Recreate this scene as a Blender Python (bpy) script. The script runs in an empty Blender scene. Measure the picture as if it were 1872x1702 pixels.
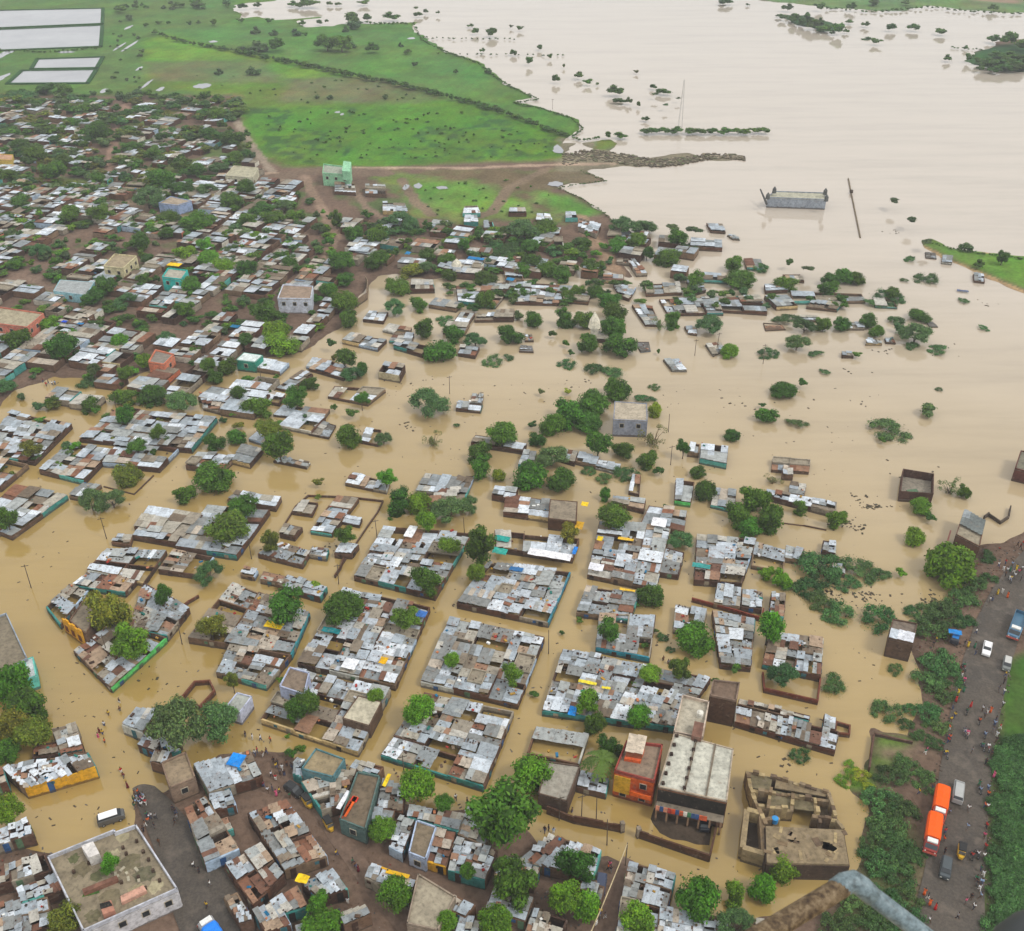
import bpy, math, random
import numpy as np
from mathutils import Vector, Matrix
R = math.radians
random.seed(7)
rs = np.random.RandomState(7)

# ------------------------------------------------------------------ camera, world, sun, exposure
SC = bpy.context.scene
COL = SC.collection
F, TH, H = 1850.0, R(33.6), 143.0
CT, ST = math.cos(TH), math.sin(TH)
camd = bpy.data.cameras.new('camera'); cam = bpy.data.objects.new('camera', camd); COL.objects.link(cam)
cam.location = (0, 0, H); cam.rotation_euler = (R(90) - TH, 0, 0)
camd.sensor_fit = 'HORIZONTAL'; camd.sensor_width = 36; camd.lens = F / 1872 * 36
camd.clip_start = 0.1; camd.clip_end = 30000
camd.dof.use_dof = True; camd.dof.focus_distance = 220; camd.dof.aperture_fstop = 11
SC.camera = cam
W = bpy.data.worlds.new("World"); SC.world = W; W.use_nodes = True
nt = W.node_tree; nt.nodes.clear()
sky = nt.nodes.new('ShaderNodeTexSky'); sky.sky_type = 'NISHITA'; sky.sun_disc = False
sky.sun_elevation = R(52); sky.sun_rotation = R(-60)
hs = nt.nodes.new('ShaderNodeHueSaturation'); hs.inputs['Saturation'].default_value = 0.30
mx = nt.nodes.new('ShaderNodeMixRGB'); mx.inputs[0].default_value = 0.70
mx.inputs[2].default_value = (9.4, 9.35, 9.2, 1)
bg = nt.nodes.new('ShaderNodeBackground'); bg.inputs[1].default_value = 0.10
wo = nt.nodes.new('ShaderNodeOutputWorld')
nt.links.new(sky.outputs[0], hs.inputs['Color']); nt.links.new(hs.outputs[0], mx.inputs[1])
nt.links.new(mx.outputs[0], bg.inputs[0]); nt.links.new(bg.outputs[0], wo.inputs[0])
sl = bpy.data.lights.new('sun', 'SUN'); sl.energy = 1.3; sl.angle = R(14); sl.color = (1, .97, .92)
so = bpy.data.objects.new('sun', sl); COL.objects.link(so)
so.rotation_euler = (R(38), 0, R(60) + 0)     # from the upper left
SC.view_settings.view_transform = 'Standard'; SC.view_settings.look = 'None'
SC.view_settings.exposure = 0.34; SC.view_settings.gamma = 1
try:
    SC.cycles.use_denoising = True
    SC.cycles.max_bounces = 5; SC.cycles.diffuse_bounces = 2; SC.cycles.glossy_bounces = 2
    SC.cycles.volume_bounces = 0; SC.cycles.transmission_bounces = 2; SC.cycles.transparent_max_bounces = 4
except Exception:
    pass

# ------------------------------------------------------------------ geometry of the place
def up(px, py, z=0.0):                      # the point of the place at height z seen at a photograph pixel
    u, v = px - 936.0, py - 851.0
    dy = F * CT - v * ST; dz = -(F * ST + v * CT)
    t = (z - H) / dz
    return Vector((u * t, dy * t, z))
def scl(px, py):                            # pixels per metre there
    v = py - 851.0
    return (F * ST + v * CT) / H
def proj(p):
    x, y, z = p[0], p[1], p[2] - H
    d = y * CT - z * ST; dn = -y * ST - z * CT
    return 936 + F * x / d, 851 + F * dn / d

_h = rs.rand(256, 256)
def vnoise(x, y, s=1.0, o=0):
    x = np.asarray(x, float) / s + o * 17.3; y = np.asarray(y, float) / s + o * 9.1
    xi = np.floor(x).astype(int); yi = np.floor(y).astype(int); fx = x - xi; fy = y - yi
    fx = fx * fx * (3 - 2 * fx); fy = fy * fy * (3 - 2 * fy)
    a = _h[xi & 255, yi & 255]; b = _h[(xi + 1) & 255, yi & 255]; c = _h[xi & 255, (yi + 1) & 255]; d = _h[(xi + 1) & 255, (yi + 1) & 255]
    return (a * (1 - fx) + b * fx) * (1 - fy) + (c * (1 - fx) + d * fx) * fy - 0.5
def poly_sd(X, Y, P):
    P = np.array(P); n = len(P)
    d2 = np.full(X.shape, 1e12); inside = np.zeros(X.shape, bool)
    for i in range(n):
        ax, ay = P[i]; bx, by = P[(i + 1) % n]
        ex, ey = bx - ax, by - ay
        t = np.clip(((X - ax) * ex + (Y - ay) * ey) / (ex * ex + ey * ey + 1e-9), 0, 1)
        d2 = np.minimum(d2, (X - ax - t * ex) ** 2 + (Y - ay - t * ey) ** 2)
        c = ((ay > Y) != (by > Y)) & (X < (bx - ax) * (Y - ay) / (by - ay + 1e-12) + ax)
        inside ^= c
    d = np.sqrt(d2)
    return np.where(inside, d, -d)
def line_d(X, Y, P):
    d2 = np.full(X.shape, 1e12)
    for i in range(len(P) - 1):
        ax, ay = P[i]; bx, by = P[i + 1]; ex, ey = bx - ax, by - ay
        t = np.clip(((X - ax) * ex + (Y - ay) * ey) / (ex * ex + ey * ey + 1e-9), 0, 1)
        d2 = np.minimum(d2, (X - ax - t * ex) ** 2 + (Y - ay - t * ey) ** 2)
    return np.sqrt(d2)
def pts(l): return [tuple(up(a, b)[:2]) for a, b in l]

LAND = [pts(l) for l in [
 # the town and the fields behind it
 [(-900,760),(0,745),(28,712),(100,684),(165,692),(230,700),(300,662),(360,690),(430,672),(480,655),(560,640),(600,610),(640,585),(655,540),(688,503),(725,500),(790,508),(850,505),(930,492),(1050,482),(1100,490),(1150,505),(1140,470),(1110,440),(1140,415),(1105,388),(1060,360),(1020,342),(1060,335),(1110,330),(1062,312),(1120,307),(1200,300),(1250,300),(1330,292),(1260,279),(1180,290),(1120,282),(1100,272),(1130,262),(1100,257),(1030,262),(1045,250),(1066,234),(1045,215),(990,195),(935,186),(985,180),(940,160),(905,138),(870,112),(810,92),(765,60),(758,42),(650,43),(560,48),(540,38),(610,27),(500,28),(440,33),(430,14),(520,-2),(300,-40),(-200,-120),(-1500,-150)],
 # bottom
 [(-400,1590),(50,1556),(100,1566),(170,1545),(243,1520),(246,1476),(262,1452),(300,1452),(335,1432),(400,1380),(470,1372),(520,1375),(560,1392),(620,1415),(690,1462),(800,1485),(880,1484),(960,1520),(1020,1580),(1110,1560),(1150,1575),(1200,1650),(1330,1690),(1420,1680),(1500,1650),(1560,1600),(1576,1530),(1592,1470),(1560,1440),(1590,1425),(1592,1400),(1600,1340),(1668,1352),(1690,1290),(1685,1230),(1664,1180),(1660,1150),(1702,1118),(1752,1090),(1772,1050),(1788,1000),(1838,992),(1885,965),(2400,850),(2600,1300),(2600,2300),(-600,2300)],
 [(1688,440),(1700,436),(1740,452),(1800,462),(1872,470),(2150,480),(2150,600),(1940,560),(1872,536),(1815,512),(1768,490),(1720,470),(1690,452)],
 [(1300,-8),(1440,5),(1520,14),(1600,20),(1660,19),(1700,10),(1760,18),(1872,24),(2600,30),(3200,-150),(1000,-150)],
 [(1765,112),(1800,92),(1840,72),(1900,70),(1990,90),(1960,128),(1872,132),(1810,128)],
 [(1430,26),(1470,28),(1530,44),(1545,60),(1500,58),(1450,44)],
 [(1094,266),(1115,257),(1128,263),(1112,274),(1090,275)],
 # yard behind the big grey building
 [(1190,1470),(1300,1478),(1306,1555),(1200,1530),(1180,1500)],
]]
WATERIN = [pts(l) for l in [
 [(430,10),(470,4),(640,2),(620,28),(560,34),(500,38),(470,30),(440,34)],
 [(550,42),(605,38),(612,47),(560,49)],
 [(1040,268),(1060,262),(1095,272),(1060,282),(1030,280)],
]]
def land_h(X, Y):
    X = np.asarray(X, float); Y = np.asarray(Y, float)
    sd = np.full(X.shape, -1e9)
    for P in LAND: sd = np.maximum(sd, poly_sd(X, Y, P))
    for P in WATERIN: sd = np.minimum(sd, -poly_sd(X, Y, P))
    k = np.clip(Y / 350.0, .6, 2.2)
    n = vnoise(X, Y, 13, 1) * 3.2 * k + vnoise(X, Y, 5, 2) * 1.8 * k + vnoise(X, Y, 2.0, 3) * .7
    hgt = np.clip((sd + n) * .07, -1.3, .30)
    return hgt + np.where(hgt > .29, 0, 0), sd
def gz(x, y):
    h, _ = land_h(np.array([x]), np.array([y])); return max(0.0, float(h[0]))

# ------------------------------------------------------------------ materials
def srgb(r, g, b):
    f = lambda c: (c / 255 / 12.92) if c / 255 <= .04045 else ((c / 255 + .055) / 1.055) ** 2.4
    return (f(r), f(g), f(b))
def mat(name, rough=.8, spec=.3):
    m = bpy.data.materials.new(name); m.use_nodes = True
    n = m.node_tree; b = n.nodes['Principled BSDF']; b.inputs['Roughness'].default_value = rough
    b.inputs['Specular IOR Level'].default_value = spec
    return m, n, b
def N(n, t, **k):
    x = n.nodes.new(t)
    for a, v in k.items(): setattr(x, a, v)
    return x
def noise(n, scale, detail=4, vec=None, rough=.6):
    x = N(n, 'ShaderNodeTexNoise'); x.inputs['Scale'].default_value = scale; x.inputs['Detail'].default_value = detail
    x.inputs['Roughness'].default_value = rough
    if vec is not None: n.links.new(vec, x.inputs['Vector'])
    return x
def ramp(n, fac, stops):
    x = N(n, 'ShaderNodeValToRGB'); e = x.color_ramp.elements
    while len(e) < len(stops): e.new(.5)
    for i, (p, c) in enumerate(stops):
        e[i].position = p; e[i].color = (c[0], c[1], c[2], 1) if not isinstance(c, float) else (c, c, c, 1)
    n.links.new(fac, x.inputs[0]); return x
def mul(n, a, b, fac=1.0, mode='MULTIPLY'):
    x = N(n, 'ShaderNodeMixRGB', blend_type=mode)
    if isinstance(fac, float): x.inputs[0].default_value = fac
    else: n.links.new(fac, x.inputs[0])
    for i, s in ((1, a), (2, b)):
        if isinstance(s, tuple): x.inputs[i].default_value = (*s[:3], 1)
        else: n.links.new(s, x.inputs[i])
    return x.outputs[0]
def bump(n, b, h, strength=.4, dist=.05):
    x = N(n, 'ShaderNodeBump'); x.inputs['Strength'].default_value = strength; x.inputs['Distance'].default_value = dist
    n.links.new(h, x.inputs['Height']); n.links.new(x.outputs[0], b.inputs['Normal'])
def wpos(n): return N(n, 'ShaderNodeNewGeometry').outputs['Position']

def m_paint():       # anything coloured by its own colour attribute, weathered by world noise
    m, n, b = mat('weathered', .85, .2); at = N(n, 'ShaderNodeAttribute', attribute_name='Col'); p = wpos(n)
    a = noise(n, 1.6, 6, p); r = ramp(n, a.outputs[0], [(.3, .62), (.5, 1.0), (.72, 1.18)])
    c = mul(n, at.outputs[0], r.outputs[0]); a2 = noise(n, .55, 3, p)
    r2 = ramp(n, a2.outputs[0], [(.35, .78), (.6, 1.08)]); c = mul(n, c, r2.outputs[0])
    sx = N(n, 'ShaderNodeSeparateXYZ'); n.links.new(p, sx.inputs[0]); ad = N(n, 'ShaderNodeMath', operation='MULTIPLY_ADD'); a5 = noise(n, 1.2, 4, p)
    n.links.new(a5.outputs[0], ad.inputs[0]); ad.inputs[1].default_value = -1.1; n.links.new(sx.outputs[2], ad.inputs[2])
    r5 = ramp(n, ad.outputs[0], [(.0, .75), (.12, .0)]); c = mul(n, c, (.075, .055, .038), r5.outputs[0], 'MIX')
    a6 = noise(n, .8, 6, p, .75); r6 = ramp(n, a6.outputs[0], [(.58, .0), (.64, .55)]); c = mul(n, c, (.20, .155, .115), r6.outputs[0], 'MIX')
    n.links.new(c, b.inputs['Base Color']); bump(n, b, a.outputs[0], .5, .05); return m
def m_obj(name, rough=.6, amt=.15, scale=3.0, spec=.3):
    m, n, b = mat(name, rough, spec); oi = N(n, 'ShaderNodeObjectInfo'); at = N(n, 'ShaderNodeAttribute', attribute_name='Col')
    a = noise(n, scale, 4, wpos(n)); r = ramp(n, a.outputs[0], [(.3, 1 - amt), (.7, 1 + amt)])
    c = mul(n, mul(n, oi.outputs['Color'], at.outputs[0]), r.outputs[0]); n.links.new(c, b.inputs['Base Color']); return m
def m_sheet():
    m, n, b = mat('roof_metal', .6, .25); oi = N(n, 'ShaderNodeObjectInfo'); at = N(n, 'ShaderNodeAttribute', attribute_name='Col')
    p = wpos(n); base = mul(n, oi.outputs['Color'], at.outputs[0])
    tc = N(n, 'ShaderNodeTexCoord')
    a = noise(n, 1.1, 5, p, .65); r = ramp(n, a.outputs[0], [(.32, .6), (.5, 1.0), (.7, 1.12)])
    c = mul(n, base, r.outputs[0])
    rn = noise(n, .8, 6, p, .7); rr = ramp(n, rn.outputs[0], [(.57, .0), (.68, .8)])
    c = mul(n, c, (.20, .105, .06), rr.outputs[0], 'MIX')
    dn = noise(n, 4.5, 3, p, .6); dr = ramp(n, dn.outputs[0], [(.60, .0), (.68, .75)])
    c = mul(n, c, (.10, .085, .07), dr.outputs[0], 'MIX')
    n.links.new(c, b.inputs['Base Color'])
    w = N(n, 'ShaderNodeTexWave', wave_type='BANDS', bands_direction='X'); w.inputs['Scale'].default_value = 2.2
    w.inputs['Distortion'].default_value = .1
    n.links.new(tc.outputs['Object'], w.inputs['Vector'])
    bump(n, b, w.outputs[1], .35, .04); return m
def m_leaf():
    m, n, b = mat('foliage', .6, .25); oi = N(n, 'ShaderNodeObjectInfo'); at = N(n, 'ShaderNodeAttribute', attribute_name='Col')
    a = noise(n, .35, 3, wpos(n)); r = ramp(n, a.outputs[0], [(.3, .8), (.7, 1.22)])
    c = mul(n, mul(n, oi.outputs['Color'], at.outputs[0]), r.outputs[0])
    n.links.new(c, b.inputs['Base Color'])
    t = N(n, 'ShaderNodeBsdfTranslucent'); n.links.new(c, t.inputs[0]); ms = N(n, 'ShaderNodeMixShader'); ms.inputs[0].default_value = .18
    n.links.new(b.outputs[0], ms.inputs[1]); n.links.new(t.outputs[0], ms.inputs[2]); n.links.new(ms.outputs[0], n.nodes['Material Output'].inputs[0])
    return m
def m_ground():
    m, n, b = mat('ground', .95, .1); at = N(n, 'ShaderNodeAttribute', attribute_name='Col'); p = wpos(n)
    a = noise(n, .9, 8, p, .7); r = ramp(n, a.outputs[0], [(.3, .6), (.5, 1.0), (.72, 1.3)])
    a2 = noise(n, .06, 6, p, .6); r2 = ramp(n, a2.outputs[0], [(.35, .8), (.65, 1.18)])
    c = mul(n, mul(n, at.outputs[0], r.outputs[0]), r2.outputs[0]); n.links.new(c, b.inputs['Base Color'])
    bump(n, b, a.outputs[0], .7, .25); return m
def m_water():
    m, n, b = mat('flood_water', .1, .5); b.inputs['IOR'].default_value = 1.62; p = wpos(n)
    mp = N(n, 'ShaderNodeMapping'); mp.inputs['Scale'].default_value = (.5, 1.6, 1); mp.inputs['Rotation'].default_value = (0, 0, R(8)); n.links.new(p, mp.inputs[0])
    a = noise(n, .02, 6, mp.outputs[0], .6); a3 = noise(n, .006, 4, p)
    r = ramp(n, a.outputs[0], [(.3, (.345, .232, .066)), (.7, (.405, .280, .096))])
    r3 = ramp(n, a3.outputs[0], [(.35, .93), (.65, 1.05)])
    c = mul(n, r.outputs[0], r3.outputs[0])            # sky reflection on the far river put into a paler, greyer base colour
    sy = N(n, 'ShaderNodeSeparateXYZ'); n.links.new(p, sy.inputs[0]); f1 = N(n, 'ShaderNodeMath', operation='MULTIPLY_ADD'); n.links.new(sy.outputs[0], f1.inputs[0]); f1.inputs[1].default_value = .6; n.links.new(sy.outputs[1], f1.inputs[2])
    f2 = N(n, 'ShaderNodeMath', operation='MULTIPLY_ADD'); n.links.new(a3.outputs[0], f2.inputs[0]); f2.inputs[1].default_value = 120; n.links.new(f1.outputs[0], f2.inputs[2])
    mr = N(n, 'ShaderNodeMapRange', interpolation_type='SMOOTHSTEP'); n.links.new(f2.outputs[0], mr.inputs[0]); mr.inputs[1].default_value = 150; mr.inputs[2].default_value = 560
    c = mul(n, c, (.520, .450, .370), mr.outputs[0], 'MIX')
    wv = N(n, 'ShaderNodeMapping'); wv.inputs['Scale'].default_value = (.35, 2.2, 1); wv.inputs['Rotation'].default_value = (0, 0, R(-12)); n.links.new(p, wv.inputs[0])
    a7 = noise(n, .035, 8, wv.outputs[0], .7); r7 = ramp(n, a7.outputs[0], [(.34, .90), (.5, 1.0), (.66, 1.05)]); c = mul(n, c, r7.outputs[0])
    n.links.new(c, b.inputs['Base Color'])
    rr = ramp(n, noise(n, .03, 5, mp.outputs[0]).outputs[0], [(.4, .05), (.65, .10)]); n.links.new(rr.outputs[0], b.inputs['Roughness'])
    w = noise(n, .9, 3, mp.outputs[0], .5); bump(n, b, w.outputs[0], .06, .12); return m
def m_plain(name, col, rough=.7, amt=.2, scale=2.0, bs=.3, spec=.3):
    m, n, b = mat(name, rough, spec); p = wpos(n)
    a = noise(n, scale, 6, p, .65); r = ramp(n, a.outputs[0], [(.3, 1 - amt), (.7, 1 + amt)])
    n.links.new(mul(n, tuple(col), r.outputs[0]), b.inputs['Base Color']); bump(n, b, a.outputs[0], bs, .03); return m
def m_asphalt():
    m, n, b = mat('asphalt', .8, .35); p = wpos(n)
    a = noise(n, 2.5, 8, p, .7); a2 = noise(n, .16, 5, p, .6)
    r = ramp(n, a.outputs[0], [(.3, (.058, .048, .038)), (.7, (.125, .103, .082))])
    r2 = ramp(n, a2.outputs[0], [(.40, 1.0), (.62, .62)])
    c = mul(n, r.outputs[0], r2.outputs[0])
    a3 = noise(n, .32, 6, p, .7); r3 = ramp(n, a3.outputs[0], [(.50, .0), (.66, .75)])
    c = mul(n, c, (.15, .12, .092), r3.outputs[0], 'MIX')
    n.links.new(c, b.inputs['Base Color']); rr = ramp(n, a2.outputs[0], [(.4, .85), (.62, .4)]); n.links.new(rr.outputs[0], b.inputs['Roughness'])
    bump(n, b, a.outputs[0], .3, .03); return m
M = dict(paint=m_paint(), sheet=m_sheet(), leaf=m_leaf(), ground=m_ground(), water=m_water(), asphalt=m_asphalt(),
         obj=m_obj('painted_surface', .7, .14), car=m_obj('vehicle_paint', .35, .05, 1.0, .5), cloth=m_obj('cloth', .75, .12, 5.0, .2),
         bark=m_plain('bark', (.13, .10, .075), .9), pond=None)
M['rust_pipe'] = None

# ------------------------------------------------------------------ mesh builder
class MB:
    def __init__(s): s.v = []; s.f = []; s.c = []
    def add(s, vs, fs, col):
        o = len(s.v); s.v += [tuple(p) for p in vs]
        for f in fs: s.f.append(tuple(i + o for i in f)); s.c.append(col)
    def hexa(s, p, col):         # 8 corners: 4 bottom (ccw), 4 top
        s.add(p, [(3, 2, 1, 0), (4, 5, 6, 7), (0, 1, 5, 4), (1, 2, 6, 5), (2, 3, 7, 6), (3, 0, 4, 7)], col)
    def prism(s, q, z0, z1, col):
        b = [(x, y, z0) for x, y in [(a[0], a[1]) for a in q]]; t = [(x, y, z1) for x, y, _ in b]
        n = len(b); s.add(b + t, [tuple(range(n - 1, -1, -1)), tuple(range(n, 2 * n))] + [(i, (i + 1) % n, n + (i + 1) % n, n + i) for i in range(n)], col)
    def box(s, c, sz, rz=0, col=(1, 1, 1)):
        cs, sn = math.cos(rz), math.sin(rz); hx, hy, hz = sz[0] / 2, sz[1] / 2, sz[2] / 2
        p = [(c[0] + x * cs - y * sn, c[1] + x * sn + y * cs, c[2] + z) for z in (-hz, hz) for x, y in ((-hx, -hy), (hx, -hy), (hx, hy), (-hx, hy))]
        s.hexa(p, col)
    def bar(s, a, b, w, z0, z1, col, ext=0):       # a wall between two points
        a = Vector((a[0], a[1], 0)); b = Vector((b[0], b[1], 0)); d = (b - a)
        if d.length < .05: return
        d.normalize(); a = a - d * ext; b = b + d * ext; nn = Vector((-d.y, d.x, 0)) * (w / 2)
        s.prism([a - nn, b - nn, b + nn, a + nn], z0, z1, col)
    def tube(s, path, rad, seg=6, col=(1, 1, 1), cap=True):
        rings = []; P = [Vector(p) for p in path]
        for i, p in enumerate(P):
            d = (P[min(i + 1, len(P) - 1)] - P[max(i - 1, 0)]).normalized()
            a = d.cross(Vector((0, 0, 1)) if abs(d.z) < .95 else Vector((1, 0, 0))).normalized(); b2 = d.cross(a)
            r = rad[i] if isinstance(rad, (list, tuple)) else rad
            rings.append([p + (a * math.cos(6.2832 * k / seg) + b2 * math.sin(6.2832 * k / seg)) * r for k in range(seg)])
        vs = [q for r_ in rings for q in r_]; fs = []
        for i in range(len(P) - 1):
            for k in range(seg):
                fs.append((i * seg + k, i * seg + (k + 1) % seg, (i + 1) * seg + (k + 1) % seg, (i + 1) * seg + k))
        if cap: fs += [tuple(range(seg - 1, -1, -1)), tuple((len(P) - 1) * seg + k for k in range(seg))]
        s.add(vs, fs, col)
    def ell(s, c, r, col, nu=8, nv=5):
        vs = [(c[0], c[1], c[2] - r[2])]; fs = []
        for j in range(1, nv):
            t = math.pi * j / nv
            for i in range(nu):
                a = 6.2832 * i / nu; vs.append((c[0] + r[0] * math.sin(t) * math.cos(a), c[1] + r[1] * math.sin(t) * math.sin(a), c[2] - r[2] * math.cos(t)))
        vs.append((c[0], c[1], c[2] + r[2])); L = len(vs) - 1
        for i in range(nu): fs.append((0, 1 + (i + 1) % nu, 1 + i)); fs.append((L, L - nu + i, L - nu + (i + 1) % nu))
        for j in range(nv - 2):
            for i in range(nu): a = 1 + j * nu; fs.append((a + i, a + (i + 1) % nu, a + nu + (i + 1) % nu, a + nu + i))
        s.add(vs, fs, col)
    def mesh(s, name, m, smooth=False, off=None):
        me = bpy.data.meshes.new(name)
        v = s.v if off is None else [(a - off[0], b - off[1], c - off[2]) for a, b, c in s.v]
        me.from_pydata(v, [], s.f); set_cols(me, s.c); me.materials.append(m)
        if smooth: me.polygons.foreach_set('use_smooth', [True] * len(me.polygons))
        return me
    def build(s, name, m, parent=None, smooth=False, local=True):
        off = parent.location if (parent is not None and local) else None
        return link(name, s.mesh(name, m, smooth, off), parent)
def set_cols(me, c):
    if not c: return
    c = np.array([(x[0], x[1], x[2], 1.0) for x in c], np.float32)
    n = np.zeros(len(me.polygons), np.int32); me.polygons.foreach_get('loop_total', n)
    at = me.color_attributes.new('Col', 'FLOAT_COLOR', 'CORNER'); at.data.foreach_set('color', np.repeat(c, n, axis=0).ravel())
def link(name, me, parent=None):
    o = bpy.data.objects.new(name, me); COL.objects.link(o)
    if parent is not None: o.parent = parent
    return o
def tag(o, label=None, cat=None, group=None, kind=None):
    if label: o['label'] = label
    if cat: o['category'] = cat
    if group: o['group'] = group
    if kind: o['kind'] = kind
    return o
def empty(name, loc): 
    o = bpy.data.objects.new(name, None); COL.objects.link(o); o.location = loc; return o
LAB = []                                    # (object, label, px, py) made unique at the end
def thing(name, loc, label, cat, group=None, ppx=None):
    o = empty(name, loc); tag(o, label, cat, group); p = proj(loc) if ppx is None else ppx; LAB.append([o, label, p[0], p[1]]); return o
def tagt(o, label, cat, group=None, loc=None):
    tag(o, label, cat, group); p = proj(loc if loc is not None else o.location); LAB.append([o, label, p[0], p[1]]); return o

# ------------------------------------------------------------------ ground and water
MUD = srgb(112, 92, 78); MUDD = srgb(98, 82, 68); GREEN = (.072, .195, .018); GREEN2 = (.064, .175, .034); GDARK = (.024, .085, .022)
def terrain():
    Y = [30.0]
    while Y[-1] < 1250: Y.append(Y[-1] + .55 + max(0, Y[-1] - 60) * .0036)
    while Y[-1] < 16000: Y.append(Y[-1] * 1.25)
    s = np.concatenate([[-14, -6, -3.2, -2.2, -1.6, -1.3], np.linspace(-1.12, 1.12, 560), [1.3, 1.6, 2.2, 3.2, 6, 14]])
    Y = np.array(Y); YY, S = np.meshgrid(Y, s, indexing='ij'); XX = S * (np.minimum(YY, 4000) * .50 + 38)
    h, sd = land_h(XX, YY)
    h = np.where(YY > 1300, -.8, h) if False else h
    h = h + np.where(h > .2, vnoise(XX, YY, 3, 5) * .10, 0)
    C = np.zeros(XX.shape + (3,)); C[:] = MUD
    inl = lambda P: poly_sd(XX, YY, pts(P))
    def paintp(P, col, soft=2.0, nz=3.0):
        soft *= 2.2
        d = inl(P) + vnoise(XX, YY, 9, 6) * nz + vnoise(XX, YY, 3, 7) * nz * .5; k = np.clip(d / soft + .5, 0, 1)[..., None]
        C[:] = C * (1 - k) + np.array(col) * k
    # green everywhere behind the town
    paintp([(-900,172),(0,168),(240,172),(440,175),(432,215),(470,285),(520,306),(700,305),(1035,292),(1120,262),(1150,0),(1100,-200),(-3000,-200)], GREEN, 3)
    paintp([(-900,200),(0,200),(62,208),(66,230),(40,256),(0,262),(-900,270)], GREEN, 3)
    paintp([(-900,0),(0,0),(430,-10),(440,30),(300,62),(260,75),(266,160),(430,175),(200,175),(-900,170)], GREEN2, 3)
    paintp([(262,78),(300,66),(450,98),(540,118),(650,138),(700,146),(620,150),(500,140),(480,110),(270,112)], (.100, .260, .022), 3, 2)
    paintp([(280,56),(440,34),(640,42),(760,45),(810,92),(900,136),(980,180),(1060,232),(1038,246),(900,200),(700,144),(450,97)], (.066, .195, .034), 2, 1)
    paintp([(262,114),(480,110),(508,135),(520,152),(430,153),(280,150)], (.098, .165, .050), 5, 8)
    paintp([(525,144),(700,142),(790,168),(835,186),(700,190),(500,186)], (.100, .155, .052), 5, 8)
    paintp([(440,196),(850,196),(900,206),(1032,250),(1030,288),(700,304),(540,304),(470,275)], (.064, .200, .016), 2, 2)
    paintp([(930,170),(1020,200),(1062,232),(1046,244),(980,222),(900,190)], (.060, .185, .026), 2, 1)
    # dark clumps in the big field
    big = np.clip(inl([(440,196),(850,196),(900,206),(1032,250),(1030,288),(700,304),(540,304),(470,275)]) / 6, 0, 1)
    cl = np.clip((vnoise(XX, YY, 7, 11) + vnoise(XX, YY, 2.5, 12) * .7 + vnoise(XX, YY, 40, 13) * .9 - .10) * 4, 0, 1) * big
    C[:] = C * (1 - cl[..., None] * .75) + np.array(GDARK) * cl[..., None] * .75
    # rough grass on the near side of the track
    paintp([(660,316),(1060,312),(1062,340),(980,345),(1050,365),(1110,392),(1000,405),(880,412),(760,400),(720,350)], (.11, .21, .045), 3, 10)
    paintp([(720,312),(900,312),(1050,316),(1010,345),(960,352),(1000,385),(900,345),(780,330)], srgb(108, 94, 70), 3, 14)
    paintp([(740,335),(860,332),(905,355),(960,372),(880,395),(760,390)], (.095, .25, .035), 3, 6)
    paintp([(985,352),(1040,358),(1108,388),(1060,398),(1010,380)], (.085, .235, .03), 3, 4)
    paintp([(980,345),(1030,335),(1010,320),(1100,318),(1100,332),(1050,345)], srgb(112, 100, 78), 3, 3)
    # debris spit
    paintp([(1025,252),(1110,262),(1180,285),(1260,275),(1380,296),(1250,312),(1020,312),(1030,280)], srgb(128, 120, 98), 2, 5)
    paintp([(1088,262),(1115,256),(1130,263),(1110,276),(1088,274)], (.085, .22, .03), 1, 2)
    # greens inside the far village
    g = np.clip(inl([(-900,176),(240,180),(440,178),(470,300),(330,345),(-900,350)]) / 5, 0, 1) * np.clip((vnoise(XX, YY, 22, 21) + vnoise(XX, YY, 8, 22) * .6 + .02) * 5, 0, 1) * .8
    C[:] = C * (1 - g[..., None]) + np.array((.075, .17, .035)) * g[..., None]
    g = np.clip(inl([(-900,350),(330,345),(560,330),(1000,400),(1120,500),(690,500),(560,560),(-900,560)]) / 5, 0, 1) * np.clip((vnoise(XX, YY, 16, 23) + vnoise(XX, YY, 6, 24) * .6 - .10) * 5, 0, 1) * .7
    C[:] = C * (1 - g[..., None]) + np.array((.07, .15, .035)) * g[..., None]
    # islet and far bank
    paintp([(1680,430),(1760,446),(1880,462),(2200,470),(2200,560),(1872,528),(1800,500),(1750,478),(1690,448)], (.085, .23, .03), 1.5, 1)
    paintp([(1000,-200),(1300,-30),(1500,30),(2600,60),(3200,-200)], (.09, .20, .06), 4, 2)
    paintp([(1690,-8),(1760,0),(1860,8),(1872,2),(1720,-12)], srgb(150, 125, 105), 3, 3)
    paintp([(1420,20),(1470,22),(1560,46),(1560,70),(1440,50)], GDARK, 3, 2)
    paintp([(1740,112),(1800,88),(1990,60),(1990,140),(1800,140)], GDARK, 3, 2)
    # right road side
    paintp([(1835,1220),(1900,1180),(2600,1180),(2600,2300),(1795,1800),(1800,1640),(1815,1440),(1828,1320)], (.050, .13, .02), 1.0, 1)
    paintp([(1815,1345),(1990,1345),(1990,1900),(1795,1900)], (.040, .075, .022), .6, 1)
    paintp([(1600,1340),(1668,1352),(1650,1400),(1592,1402)], (.095, .19, .028), 1.0, 2)
    paintp([(1560,1400),(1600,1400),(1700,1560),(1640,1700),(1540,1700),(1576,1530),(1592,1470)], srgb(92, 96, 60), 1.5, 2)
    paintp([(1500,1420),(1590,1412),(1592,1450),(1540,1440)], (.095, .21, .025), 1.0, 1)
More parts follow.
